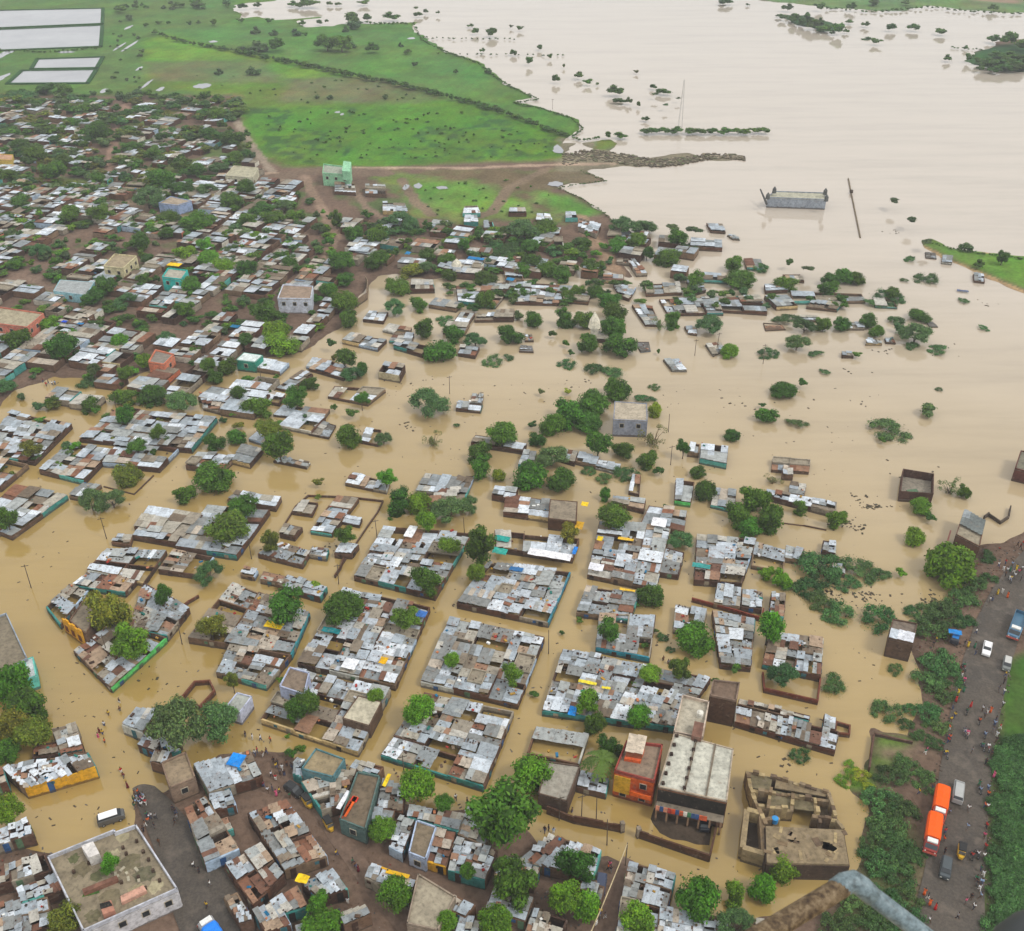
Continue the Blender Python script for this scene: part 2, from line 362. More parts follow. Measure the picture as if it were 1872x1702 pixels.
    k = np.clip(1 - line_d(XX, YY, pts([(1700,1370),(1650,1380),(1620,1378)])) / 3, 0, 1)[..., None]; C[:] = C * (1 - k) + np.array(srgb(125, 105, 88)) * k
    paintp([(1185,1470),(1300,1478),(1306,1560),(1180,1530)], srgb(84, 72, 60), 1, 1)
    # tracks
    for P, w, col in [
        ([(233,190),(215,240),(195,318)], 2.2, srgb(150, 122, 105)), ([(430,216),(445,245),(475,288),(500,318),(520,330)], 2.0, srgb(150, 135, 118)),
        ([(480,318),(560,318),(660,308),(860,308),(1020,302),(1120,300)], 1.6, srgb(168, 145, 125)), ([(470,330),(590,312),(700,318)], 5, srgb(118, 100, 84)),
        ([(555,322),(575,360),(598,400),(612,430),(600,470)], 2.2, srgb(140, 118, 100)), ([(640,335),(670,380),(700,400)], 1.6, srgb(135, 115, 98)),
        ([(735,330),(760,370),(790,395)], 2.5, srgb(125, 108, 88)), ([(1000,310),(930,345),(900,390),(860,400)], 2.5, srgb(125, 108, 88)),
        ([(1058,398),(1085,440),(1115,480),(1128,500)], 3.2, srgb(150, 125, 102)), ([(-60,540),(60,500),(170,450),(240,440),(300,462)], 3.0, srgb(120, 100, 86)),
        ([(0,520),(90,475),(150,415)], 2.5, srgb(120, 100, 86)), ([(230,372),(300,392),(360,400)], 2.0, srgb(140, 120, 100)),
        ([(60,510),(160,555),(250,575)], 2.5, srgb(125, 105, 90)), ([(1688,452),(1730,475),(1790,500),(1872,535)], 1.2, srgb(180, 150, 110)),
        ([(1800,462),(1872,450)], 1.0, srgb(190, 160, 120)), ([(60,255),(110,252)], 1.5, srgb(160, 145, 120))]:
        d = line_d(XX, YY, pts(P)) + vnoise(XX, YY, 4, 31) * 1.2; k = np.clip((w - d) / .8 + .5, 0, 1)[..., None]
        C[:] = C * (1 - k) + np.array(col) * k
    gm = (C[..., 1] > 1.5 * C[..., 0]).astype(float)       # plots and rows differ in tone
    rowd = np.sin((XX * .96 - YY * .27) * 1.1) * .05 + np.sign(np.sin((XX * .96 - YY * .27) * .09 + vnoise(XX, YY, 120, 44))) * .05
    C[..., 0] *= 1 + gm * (vnoise(XX, YY, 55, 41) * .45 + vnoise(XX, YY, 14, 42) * .4 + vnoise(XX, YY, 4, 46) * .3 + .36)
    C[..., 1] *= 1 + gm * (vnoise(XX, YY, 30, 43) * .16 + vnoise(XX, YY, 3, 47) * .2 + rowd); C[..., 2] *= 1 + gm * (vnoise(XX, YY, 25, 45) * .4 + .1)
    # wet darker margin
    wet = np.clip((.20 - h) / .2, 0, 1) * (h > -.3); C *= (1 - .22 * wet[..., None])
    h2, w2 = XX.shape
    V = np.stack([XX.ravel(), YY.ravel(), h.ravel()], 1)
    idx = np.arange(h2 * w2).reshape(h2, w2)
    Fc = np.stack([idx[:-1, :-1].ravel(), idx[:-1, 1:].ravel(), idx[1:, 1:].ravel(), idx[1:, :-1].ravel()], 1)
    me = bpy.data.meshes.new('ground'); me.vertices.add(len(V)); me.vertices.foreach_set('co', V.ravel())
    me.loops.add(Fc.size); me.loops.foreach_set('vertex_index', Fc.ravel()); me.polygons.add(len(Fc))
    me.polygons.foreach_set('loop_start', np.arange(0, Fc.size, 4)); me.update(); me.validate()
    me.polygons.foreach_set('use_smooth', [True] * len(me.polygons))
    at = me.color_attributes.new('Col', 'FLOAT_COLOR', 'POINT'); C4 = np.concatenate([C.reshape(-1, 3), np.ones((len(V), 1))], 1).astype(np.float32)
    at.data.foreach_set('color', C4.ravel()); me.materials.append(M['ground'])
    tag(link('ground', me), kind='structure')
terrain()
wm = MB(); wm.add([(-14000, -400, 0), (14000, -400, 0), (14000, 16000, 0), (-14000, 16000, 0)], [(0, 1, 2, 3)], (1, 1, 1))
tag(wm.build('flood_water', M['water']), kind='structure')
# the pale settling ponds
pm, pn, pb = mat('pond_water', .12, .5); M['pond'] = pm; pb.inputs['IOR'].default_value = 1.45
_a = noise(pn, .03, 4, wpos(pn)); _r = ramp(pn, _a.outputs[0], [(.3, (.26, .27, .29)), (.7, (.36, .37, .39))]); pn.links.new(_r.outputs[0], pb.inputs['Base Color'])
bank = MB()
for q in ([(-260,26),(0,19),(188,15),(187,43),(0,51),(-260,60)], [(-260,64),(0,54),(187,46),(184,85),(0,92),(-260,104)], [(68,108),(188,104),(177,124),(57,126)], [(40,129),(176,127),(160,152),(13,153)]):
    w_ = [up(a, b, .6) for a, b in q]; o = MB(); o.add(w_, [tuple(range(len(w_)))], (1, 1, 1)); o = o.build('pond', pm); tag(o, kind='structure')
    for i in range(len(w_)):
        bank.bar(w_[i], w_[(i + 1) % len(w_)], 2.4, -.2, .95, GDARK, .6)
tag(bank.build('pond_banks', M['ground']), kind='structure')
# puddles on the fields
for (x, y, w_, h_) in [(370,157,17,5),(219,85,3,8),(237,84,4,10),(255,125,4,4),(268,154,4,10),(190,166,7,4),(293,163,6,4),(235,50,5,4),(3,142,8,8),(390,76,8,2),(752,70,8,2),(617,205,6,2),(625,209,4,2),(120,95,16,2),(5,100,10,10),(764,340,8,5),(742,342,6,5),(808,343,12,3),(1015,336,14,5),(1020,273,10,8)]:
    c = up(x, y, .40); s_ = scl(x, y); o = MB(); rx, ry = w_ / s_, h_ / s_ / max(.2, math.sin(math.atan2(H, c.y)))
    o.add([(c.x + rx * math.cos(t * .3927) * random.uniform(.7, 1.15), c.y + ry * math.sin(t * .3927) * random.uniform(.7, 1.15), .42) for t in range(16)], [tuple(range(16))], (1, 1, 1))
    tag(o.build('puddle', pm), kind='structure')
# roads
def ribbon(name, L, Rr, z, m, sub=6):
    a = [up(x, y, z if not isinstance(z, list) else z[i]) for i, (x, y) in enumerate(L)]; b = [up(x, y, z if not isinstance(z, list) else z[i]) for i, (x, y) in enumerate(Rr)]
    o = MB(); vs = []
    for i in range(len(a)):
        for k in range(sub + 1):
            t = k / sub; p = a[i].lerp(b[i], t); p.z += .05 * (1 - (2 * t - 1) ** 2); vs.append(p)
    n = sub + 1
    o.add(vs, [(i * n + k, i * n + k + 1, (i + 1) * n + k + 1, (i + 1) * n + k) for i in range(len(a) - 1) for k in range(sub)], (1, 1, 1))
    return tag(o.build(name, m), kind='structure')
ribbon('road', [(1610,1850),(1645,1760),(1672,1660),(1688,1600),(1708,1500),(1716,1420),(1730,1340),(1744,1270),(1762,1200),(1786,1130),(1812,1080),(1840,1040),(1872,1006),(1930,955)],
       [(1810,1850),(1806,1760),(1800,1660),(1800,1600),(1806,1500),(1812,1420),(1822,1340),(1832,1290),(1846,1220),(1872,1140),(1905,1085),(1940,1040),(1975,1006),(2040,955)], .44, M['asphalt'])
ribbon('street', [(360,1790),(310,1650),(285,1560),(262,1500),(248,1462),(240,1436)], [(500,1790),(446,1650),(390,1560),(345,1500),(312,1462),(275,1430)],
       [.44, .44, .44, .42, .22, -.06], M['asphalt'])
mudm = m_plain('packed_mud', MUD, .9, .3, 1.2, .5)
ribbon('mud_lane', [(770,1750),(690,1660),(640,1590),(605,1540),(575,1490),(545,1450),(505,1410)], [(840,1750),(745,1660),(690,1600),(650,1545),(610,1505),(580,1462),(545,1418)], .43, mudm)
ribbon('mud_lane', [(1065,1760),(1100,1660),(1125,1600),(1140,1565)], [(1125,1760),(1130,1660),(1148,1610),(1160,1575)], .40, mudm)

# haze: one closed box of thin even air round everything
hb = MB(); hb.hexa([(-16500, -600, -5), (16500, -600, -5), (16500, 17500, -5), (-16500, 17500, -5), (-16500, -600, 160), (16500, -600, 160), (16500, 17500, 160), (-16500, 17500, 160)], (1, 1, 1))
hm = bpy.data.materials.new('haze'); hm.use_nodes = True; hm.node_tree.nodes.clear()
_v = hm.node_tree.nodes.new('ShaderNodeVolumePrincipled'); _v.inputs['Density'].default_value = .00021; _v.inputs['Color'].default_value = (.93, .96, 1, 1)
_o = hm.node_tree.nodes.new('ShaderNodeOutputMaterial'); hm.node_tree.links.new(_v.outputs[0], _o.inputs['Volume'])
tag(hb.build('haze', hm), kind='stuff')

# ------------------------------------------------------------------ landmarks, used for the labels
LM = [(790,1350,'block with the teal front wall'),(860,1200,'block with the flooded corner yard'),(945,1080,'block beside the widest street'),(985,1010,'long bright white roof'),
 (990,930,'dark brick row with flat roof end'),(760,1020,'block with the white tarpaulin roof'),(800,890,'white shed cluster by open water'),(610,950,'half sunk walled ruins'),
 (600,1310,'block with the lavender tower house'),(665,1165,'long block of jumbled patched roofs'),(450,1180,'block with the yellow end wall'),(400,1265,'roofless brown enclosure'),(555,1070,'low row with teal end'),
 (160,1100,'yellow ruined facade'),(230,1200,'block with the bright green wall'),(300,960,'wedge block with white roofs'),(400,970,'walled houses under the olive tree'),(60,935,'left edge block above the bend'),
 (140,840,'brown walled compound'),(270,790,'block with the teal side wall'),(50,800,'grey roofed rows at left edge'),(465,910,'long narrow white roof'),
 (1155,1020,'big grey block between two streets'),(1110,1105,'row with the yellow cloth'),(1145,1160,'house row with blue front'),(1110,1260,'broad block left of the brick tower'),(1020,1360,'houses behind the coconut palm'),
 (1320,1030,'block with the turquoise sheet'),(1350,1100,'long red brown yard wall'),(1270,1130,'grey sheds by narrow street'),(1450,1200,'walled brick houses at the flood edge'),(1430,1340,'long tin row with brick back'),(1460,920,'sunken row beside open water'),
 (1305,828,'lone white roofed house with teal base'),(1155,755,'grey flat roofed two storey house'),(1672,893,'roofless brick room'),(1772,965,'ruined roof by the road'),(1648,1160,'tall brick house in the water'),
 (1235,667,'lone floating tin roof'),(715,675,'white roofed pavilion'),(860,735,'small sunken L shaped hut'),(1455,362,'long grey riverside hall'),(612,312,'mint green building'),
 (205,1600,'big terrace with parapet'),(110,1420,'yellow walled shop row'),(330,1400,'flat roof with orange cloth'),(430,1400,'roof with the blue tarpaulin'),(400,1510,'long rust striped roof'),(515,1530,'rust patched double row'),
 (590,1620,'orange rusted roof'),(590,1395,'square brown terrace'),(600,1450,'curved teal fronted row'),(665,1465,'open roofed house with orange cloth'),(750,1530,'row with the pale blue wall'),(860,1570,'big grey roof with teal wall'),
 (720,1610,'roof edged with yellow cloth'),(800,1650,'bare concrete terrace'),(1030,1560,'grey roof beside the muddy lane'),(1190,1640,'white roofs at the bottom edge'),(1165,1400,'orange house'),(1275,1400,'big grey flat roofed building'),
 (1323,1290,'dark brick tower'),(1460,1490,'crumbling stone ruin'),(1710,1510,'orange covered trucks'),(1803,1190,'white car'),(1850,1165,'blue truck'),(1740,1036,'huge round tree by the road'),
 (358,1335,'twin crowned shade tree'),(925,1495,'great dark tree'),(1060,750,'largest tree clump in the flood'),(1380,940,'tall dark tree cluster'),(318,505,'turquoise building'),(320,375,'pale blue long house'),
 (545,545,'white arcaded house'),(40,570,'pink upper storey house'),(690,530,'brick wall by the backwater'),(455,655,'teal sided white roof'),(290,650,'salmon coloured wall'),(100,720,'brown backwater pool'),
 (860,385,'lone white and yellow shed'),(215,255,'straight dirt lane'),(450,250,'stony path by the fields'),(600,380,'earth road through the village'),(1090,440,'sandy track to the water'),
 (95,50,'upper settling ponds'),(100,130,'lower settling ponds'),(850,190,'long hedge'),(640,80,'pasture trees'),(1150,290,'debris spit'),(1290,240,'drowned tree row'),(1145,180,'drowned tree clump'),
 (1500,45,'far river islet'),(1830,100,'wooded islet at right edge'),(1650,10,'far river bank'),(1780,480,'green spit of land'),(1540,520,'wide canopy over sunken roofs'),(1650,590,'bushes at the end of the rows'),
 (1250,560,'long rows of sunken grey roofs'),(980,535,'tin rows behind the water'),(1120,600,'temple grove in the flood'),(1340,500,'trees over the far right houses'),(800,640,'round tree by the green wall'),(1420,730,'pair of lone flooded trees')]
def where(px, py, skip=None):
    best = None
    for x, y, t in LM:
        if t == skip: continue
        k = scl(x, y); d = math.hypot((px - x), (py - y) * 1.3) / k
        if best is None or d < best[0]: best = (d, x, y, t)
    d, x, y, t = best
    dx, dy = px - x, (py - y) * 1.3
    if d < 2.5: r = 'by'
    elif abs(dx) > abs(dy): r = 'left of' if dx < 0 else 'right of'
    else: r = 'behind' if dy < 0 else 'in front of'
    return f'{r} the {t}'

# ------------------------------------------------------------------ houses
GREY = [srgb(168,178,186), srgb(154,162,168), srgb(182,190,197), srgb(140,146,148), srgb(164,168,166), srgb(132,134,132)]
WHITE = [srgb(218,224,230), srgb(204,212,220), srgb(192,200,208)]
RUST = [srgb(134,92,70), srgb(152,116,92), srgb(112,78,62), srgb(170,146,122), srgb(184,172,156), srgb(186,182,172)]
DIRTY = [srgb(152,143,128), srgb(132,120,104), srgb(170,164,150), srgb(116,102,86), srgb(184,180,170)]
TEAL = srgb(62,134,128); TURQ = srgb(92,170,160); BLUEW = srgb(165,185,205); YEL = srgb(220,165,40); GRN = srgb(90,190,100); OCH = srgb(200,175,125)
WALLS = [srgb(96,66,50), srgb(86,62,50), srgb(112,84,64), srgb(100,76,62), srgb(128,106,84), srgb(78,58,48), srgb(150,140,124), srgb(108,84,66)]
def tonecol(t):
    r = random.random()
    if t == 'white': return random.choice(WHITE if r < .8 else GREY)
    if t == 'rust': return random.choice(RUST if r < .75 else GREY)
    if t == 'dirty': return random.choice(DIRTY if r < .7 else GREY if r < .9 else RUST)
    return random.choice(GREY if r < .80 else DIRTY if r < .90 else WHITE if r < .96 else RUST)
def shade(c, a=.12):
    k = 1 + random.uniform(-a, a); return tuple(min(1, x * k) for x in c)
SHEETS = []
for i in range(4):
    b = MB(); n = 4; tp = []; bt = []
    for j in range(n + 1):
        zz = random.uniform(-.018, .018) + (.02 if i % 2 else 0) * math.sin(j / n * 3.14)
        ex = random.uniform(-.012, .012)
        for x in (-.5, .5): tp.append((x + ex, -.5 + j / n, zz + .018)); bt.append((x + ex, -.5 + j / n, zz - .018))
    fs = []; o = len(tp)
    for j in range(n): fs += [(2 * j, 2 * j + 1, 2 * j + 3, 2 * j + 2), (o + 2 * j + 2, o + 2 * j + 3, o + 2 * j + 1, o + 2 * j), (2 * j + 2, o + 2 * j + 2, o + 2 * j, 2 * j), (2 * j + 1, o + 2 * j + 1, o + 2 * j + 3, 2 * j + 3)]
    fs += [(0, o, o + 1, 1), (2 * n + 1, o + 2 * n + 1, o + 2 * n, 2 * n)]
    b.add(tp + bt, fs, (1, 1, 1)); SHEETS.append(b.mesh('roof_sheet', M['sheet']))
NS = [0]
def quadP(q, u, v):
    a = Vector((q[0][0], q[0][1])).lerp(Vector((q[1][0], q[1][1])), u); b = Vector((q[3][0], q[3][1])).lerp(Vector((q[2][0], q[2][1])), u); return a.lerp(b, v)
def roof_patch(root, mb, q, u0, u1, v0, v1, za, zb, tone, near, axis='v', sw=.98, st=None, jit=1.0, cc=None):
    """a tin roof of overlapping sheets on the part u0..u1, v0..v1 of a plot, rising from za to zb"""
    P = lambda a, b: quadP(q, u0 + (u1 - u0) * a, v0 + (v1 - v0) * b) if axis == 'v' else quadP(q, u0 + (u1 - u0) * b, v0 + (v1 - v0) * a)
    Wd = (P(1, .5) - P(0, .5)).length; Dp = (P(.5, 1) - P(.5, 0)).length
    if Wd < .5 or Dp < .5: return
    if not near: sw = sw * 1.7
    n = max(1, round(Wd / sw)); m = max(1, math.ceil(Dp / (3.1 if near else 4.2)))
    base = cc or tonecol(tone)
    for j in range(m):
        for i in range(n):
            if random.random() < .025 * jit: continue
            a, b = (i + .5) / n, (j + .5) / m; c = P(a, b); du = P((i + 1) / n, b) - P(i / n, b); dv = P(a, (j + 1) / m) - P(a, j / m)
            w = du.length * 1.05; l = dv.length * (1.10 if m > 1 else 1.04)
            z = za + (zb - za) * b + j * -.03 + random.uniform(0, .05) + (i % 2) * .022
            pitch = math.atan2((zb - za) / m, l); yaw = math.atan2(dv.y, dv.x) - math.pi / 2 + random.uniform(-1, 1) * .018 * jit
            r = random.random()
            col = shade(base, .09) if r < .78 else shade(tonecol(tone), .1) if r < .96 else shade(random.choice(RUST), .1)
            c2 = c + Vector((random.uniform(-.05, .05), random.uniform(-.05, .05))) * jit
            if near:
                o = bpy.data.objects.new('roof_sheet', SHEETS[NS[0] % 4]); COL.objects.link(o); o.parent = root; NS[0] += 1
                o.location = (c2.x - root.location.x, c2.y - root.location.y, z - root.location.z)
                o.rotation_euler = (pitch + random.uniform(-.02, .02), random.uniform(-.02, .02), yaw); o.scale = (w, l * random.uniform(.97, 1.05), 1); o.color = (*col, 1)
            else:
                cs, sn = math.cos(yaw), math.sin(yaw); ct, s_t = math.cos(pitch), math.sin(pitch); pp = []
                for zz in (-.03, .03):
                    for x, y in ((-w / 2, -l / 2), (w / 2, -l / 2), (w / 2, l / 2), (-w / 2, l / 2)):
                        y2 = y * ct; pp.append((c2.x + x * cs - y2 * sn, c2.y + x * sn + y2 * cs, z + y * s_t + zz))
                mb.hexa(pp, col)
TONEW = {'grey': 'grey tin roofed', 'white': 'whitish tin roofed', 'rust': 'rust streaked tin roofed', 'dirty': 'weathered brown roofed'}
clut = MB()                                # things lying about that nobody could count
def clutter(q, u0, u1, v0, v1, z, n):
    for _ in range(n):
        p = quadP(q, random.uniform(u0, u1), random.uniform(v0, v1)); s_ = random.uniform(.15, .5)
        c = random.choice([srgb(70,50,40), srgb(60,50,45), srgb(120,100,80), srgb(200,200,200), srgb(230,230,225), srgb(30,110,150), srgb(160,50,40), srgb(40,120,110), srgb(180,140,60), srgb(90,70,55), srgb(150,140,125), srgb(190,120,80)])
        clut.box((p.x, p.y, z + s_ * .25), (s_, s_ * random.uniform(.5, 2.2), s_ * random.uniform(.3, .8)), random.uniform(0, 3), c)
DOORC = [srgb(60,110,120), srgb(70,50,40), srgb(50,90,140), srgb(90,120,90), srgb(150,140,120), srgb(40,34,30)]
def house(root, q, h, tone, near, wallc=None, paint=None, yard=.3, mb=None, wmb=None, ch=0, ext=()):
    """walls, roofs and yard of one plot; q = NL, NR, FR, FL"""
    wallc = wallc or random.choice(WALLS); own = wmb is None
    wm_ = wmb if wmb is not None else MB(); rm = mb if mb is not None else MB()
    L = [((q[0]), (q[1])), ((q[1]), (q[2])), ((q[2]), (q[3])), ((q[3]), (q[0]))]
    w = .28
    for i, (a, b) in enumerate(L):
        c = wallc
        hh = h - random.uniform(.12, .3)
        if paint and i in paint:
            c = paint[i]
            if near and root is not None:
                pw = MB(); pw.bar(a, b, w + .06, -1.2, hh + .02, c, .05); pw.build('painted_wall', M['paint'], root); continue
        wm_.bar(a, b, w, -1.2, hh, shade(c, .12), .06)
    if near and root is not None:
        for sd in ext:
            a, b = Vector((q[sd][0], q[sd][1])), Vector((q[(sd + 1) % 4][0], q[(sd + 1) % 4][1])); d = b - a; Lw = d.length
            if Lw < 3: continue
            d.normalize(); nn = Vector((d.y, -d.x)); yaw = math.atan2(d.y, d.x)
            for _k in range(random.choice([1, 1, 2])):
                t = random.uniform(.15, .85) * Lw; isd = _k == 0; g = MB()
                g.box((a.x + d.x * t + nn.x * .19, a.y + d.y * t + nn.y * .19, (h - .35) / 2 - .2 if isd else h - .75), (.95 if isd else .7, .08, h if isd else .6), yaw, random.choice(DOORC))
                g.build('door' if isd else 'shutter', M['paint'], root)
    W_ = (Vector(q[1][:2]) - Vector(q[0][:2])).length; D_ = (Vector(q[3][:2]) - Vector(q[0][:2])).length
    r = random.random(); e = .03; patches = []
    if r > 1 - yard:
        k = random.choice([0, 1, 2, 3]); s_ = random.uniform(.45, .6)
        if k == 0: patches = [(0, 1, 0, s_)]
        elif k == 1: patches = [(0, 1, 1 - s_, 1)]
        elif k == 2: patches = [(0, s_, 0, 1)]
        else: patches = [(0, s_, 0, 1), (s_ + .02, 1, .55, 1)]
    else:
        k = random.choice([0, 1, 2, 3, 3, 4]); s_ = random.uniform(.4, .6)
        if k == 0: patches = [(0, 1, 0, s_), (0, 1, s_, 1)]
        elif k == 1: patches = [(0, s_, 0, 1), (s_, 1, 0, random.uniform(.6, 1))]
        elif k == 2: patches = [(0, s_, 0, .5), (0, s_, .5, 1), (s_, 1, 0, .48), (s_, 1, .5, 1)]
        elif k == 3:
            a_, b_ = random.uniform(.28, .4), random.uniform(.6, .75); patches = [(0, a_, 0, .6), (0, a_, .6, 1), (a_, b_, 0, .35), (a_, b_, .38, 1), (b_, 1, 0, .5), (b_, 1, random.uniform(.5, .7), 1)]
        else: patches = [(0, 1, 0, .32), (0, s_, .34, .66), (s_ + .02, 1, .36, 1), (0, s_ - .05, .68, 1)]
    full = sum((a[1] - a[0]) * (a[3] - a[2]) for a in patches)
    for (u0, u1, v0, v1) in patches:
        za = h + random.uniform(-.3, .4); dz = random.uniform(-.3, .3)
        tt = tone if random.random() < .72 else random.choice(['grey', 'grey', 'dirty', 'white', 'rust'])
        pw, pd = W_ * (u1 - u0), D_ * (v1 - v0)
        if random.random() < .05 and pw > 2.5 and pd > 2.5:                 # a small concrete terrace instead of tin
            s4 = [quadP(q, a, b) for a, b in ((u0, v0), (u1, v0), (u1, v1), (u0, v1))]
            sb = MB() if near and root is not None else rm
            sb.prism([(p.x, p.y) for p in s4], za - .15, za + .05, srgb(150, 140, 122))
            for i in range(4): sb.bar(s4[i], s4[(i + 1) % 4], .18, za + .06, za + .45, srgb(160, 150, 132), 0)
            if near and root is not None: sb.build('terrace_slab', M['paint'], root)
            continue
        ax = 'v' if (pd <= pw or random.random() < .35) else 'u'
        roof_patch(root, rm, q, u0 + e * 0, u1, v0, v1, za, za + dz, tt, near, ax)
    if near and root is not None:
        st = MB(); n = int(W_ * D_ * .30)
        for _ in range(n):
            a = random.choice(patches); p = quadP(q, random.uniform(a[0] + .05, a[1] - .05), random.uniform(a[2] + .05, a[3] - .05)); s_ = random.uniform(.16, .34)
            st.box((p.x, p.y, h + random.uniform(.12, .36)), (s_, s_ * random.uniform(.5, 1.1), .2), random.uniform(0, 3), random.choice([srgb(58,44,36), srgb(80,62,50), srgb(70,58,50), srgb(110,90,72)]))
        tag(st.build('roof_weight', M['paint'], root), kind='stuff')
        clutter(q, .05, .95, .05, .95, random.choice([h - .1, h + .3]), int(W_ * D_ * .16 + ch))
    if near and root is not None and own: wm_.build('wall', M['paint'], root)
    return full
POSN = {}
def cellpos(c, nc, r, nr):
    a = 'only' if nr == 1 else ['nearest', 'second nearest', 'third nearest', 'fourth nearest', 'fifth nearest', 'sixth nearest'][r] if r < nr - 1 else 'farthest'
    b = '' if nc == 1 else 'left' if c == 0 else 'right' if c == nc - 1 else 'middle' if nc == 3 else 'inner ' + ('left' if c < nc / 2 else 'right')
    if nr == 1: return (b + ' house') if b else 'house'
    return f'{b} house of {a} row' if b else f'{a} house'
JOBS = []      # (pixel scale, quad, h, tone, paint, yard, label position, block phrase)
def block(phrase, px, tone='grey', h=1.55, nc=None, nr=None, paint=None, yard=.36, cw=6.6, cd=5.6, clutter_=0):
    q = [up(a, b, h) for a, b in px]
    W_ = ((q[1] - q[0]).length + (q[2] - q[3]).length) / 2; D_ = ((q[3] - q[0]).length + (q[2] - q[1]).length) / 2
    nc = nc or max(1, round(W_ / cw)); nr = nr or max(1, round(D_ / cd))
    us = [0] + [(i + random.uniform(-.12, .12)) / nc for i in range(1, nc)] + [1]
    for c in range(nc):
        vs = [0] + [(i + random.uniform(-.15, .15)) / nr for i in range(1, nr)] + [1]
        for r in range(nr):
            qq = [quadP(q, us[c], vs[r]), quadP(q, us[c + 1], vs[r]), quadP(q, us[c + 1], vs[r + 1]), quadP(q, us[c], vs[r + 1])]
            pt = {}
            if paint:
                if 0 in paint and r == 0: pt[0] = paint[0]
                if 1 in paint and c == nc - 1: pt[1] = paint[1]
                if 3 in paint and c == 0: pt[3] = paint[3]
                if 2 in paint and r == nr - 1: pt[2] = paint[2]
            elif r == 0 and random.random() < .22: pt[0] = random.choice([TEAL, TEAL, TURQ, BLUEW, srgb(190,190,180), OCH])
            elif c == nc - 1 and random.random() < .18: pt[1] = random.choice([TEAL, TURQ, BLUEW, srgb(190,190,180)])
            m = (qq[0] + qq[2]) / 2; pp = proj((m.x, m.y, h)); t = tone if random.random() < .6 else random.choice(['grey', 'grey', 'dirty', 'white', 'rust'])
            JOBS.append([scl(*pp), qq, h + random.uniform(-.25, .35), t, pt, yard, cellpos(c, nc, r, nr), phrase, pp, [0] * (r == 0) + [1] * (c == nc - 1) + [3] * (c == 0)])

TG, TW, TR, TD = 'grey', 'white', 'rust', 'dirty'
B = block
B('block with the teal front wall', [(697,1378),(884,1437),(938,1300),(777,1268)], TG, yard=.15, nc=3, nr=4, paint={0: TEAL})
B('block with the flooded corner yard', [(770,1245),(946,1286),(994,1165),(822,1128)], TG, yard=.2, nc=3, nr=3)
B('block beside the widest street', [(836,1102),(1002,1137),(1042,1044),(893,1028)], TG, yard=.1, paint={1: srgb(60,130,150)})
B('long bright white roof', [(908,1000),(1046,1020),(1058,985),(905,970)], TD, yard=.35)
B('dark brick row with flat roof end', [(921,935),(1003,946),(1006,915),(925,903)], TG, yard=.05)
B('block with the white tarpaulin roof', [(648,1052),(795,1088),(862,973),(702,964)], TG, yard=.35)
B('white shed cluster by open water', [(760,895),(822,900),(836,872),(778,862)], TW, yard=0, nc=2, nr=1)
B('white shed cluster by open water', [(775,918),(845,920),(866,868),(838,872),][:4], TG, yard=.1)
B('half sunk walled ruins', [(568,968),(606,974),(655,910),(617,905)], TG, h=1.4, yard=.05)
B('half sunk walled ruins', [(612,948),(656,958),(661,946),(620,938)], TW, h=1.2, yard=0, nr=1, nc=1)
B('half sunk walled ruins', [(472,1012),(552,1032),(567,1008),(515,994)], TG, h=1.3, yard=.1)
B('half sunk walled ruins', [(562,1012),(596,1018),(600,1004),(572,998)], TG, h=1.3, yard=0, nr=1, nc=1)
B('half sunk walled ruins', [(512,976),(538,982),(552,965),(520,958)], TD, h=1.2, yard=.2, nr=1, nc=1)
B('half sunk walled ruins', [(612,1010),(642,1012),(655,995),(625,990)], TW, h=1.6, yard=0, nr=1, nc=1)
B('half sunk walled ruins', [(535,935),(570,940),(580,918),(553,915)], TD, h=1.0, yard=.5, nr=1, nc=1)
B('block with the lavender tower house', [(478,1314),(654,1373),(713,1262),(540,1222)], TG, nc=3, nr=3, yard=.25, paint={0: OCH})
B('long block of jumbled patched roofs', [(545,1212),(722,1252),(785,1110),(628,1074)], TG, nc=3, nr=5, yard=.12)
B('block with the yellow end wall', [(345,1166),(532,1196),(565,1120),(425,1063)], TD, nc=3, nr=3, yard=.12, paint={1: srgb(60,140,150)})
B('block with the yellow end wall', [(396,1228),(486,1252),(530,1198),(420,1178)], TG, nc=2, nr=2, yard=.1)
B('low row with teal end', [(508,1070),(585,1092),(597,1074),(526,1052)], TG, nr=1, yard=.1, paint={1: TEAL})
B('low row with teal end', [(476,1057),(512,1064),(521,1052),(482,1043)], TW, nr=1, nc=1, yard=0)
B('low row with teal end', [(440,1047),(464,1052),(470,1041),(447,1036)], TW, nr=1, nc=1, yard=0)
B('wedge block with white roofs', [(246,962),(335,983),(370,942),(272,925)], TW, nr=1, yard=.2)
B('wedge block with white roofs', [(243,978),(322,992),(338,972),(256,962)], TG, nr=1, yard=.1)
B('walled houses under the olive tree', [(322,998),(432,1015),(492,932),(380,922)], TG, yard=.25)
B('walled houses under the olive tree', [(290,1040),(365,1050),(390,1018),(318,1004)], TD, yard=.5, h=1.5, nr=1)
B('wedge block with white roofs', [(204,988),(236,993),(241,977),(216,973)], TG, nr=1, nc=1, yard=0)
B('yellow ruined facade', [(134,1068),(228,1082),(250,1058),(160,1045)], TR, nr=1, yard=0)
B('yellow ruined facade', [(160,1042),(262,1062),(303,1005),(195,1003)], TG, nr=2, yard=.3)
B('yellow ruined facade', [(85,1108),(110,1140),(160,1080),(128,1068)], TG, yard=.6, nc=1)
B('block with the bright green wall', [(238,1148),(306,1162),(345,1112),(262,1062)], TG, yard=.1)
B('block with the bright green wall', [(135,1188),(203,1256),(303,1166),(218,1135)], TD, nc=3, nr=3, yard=.15, paint={1: GRN})
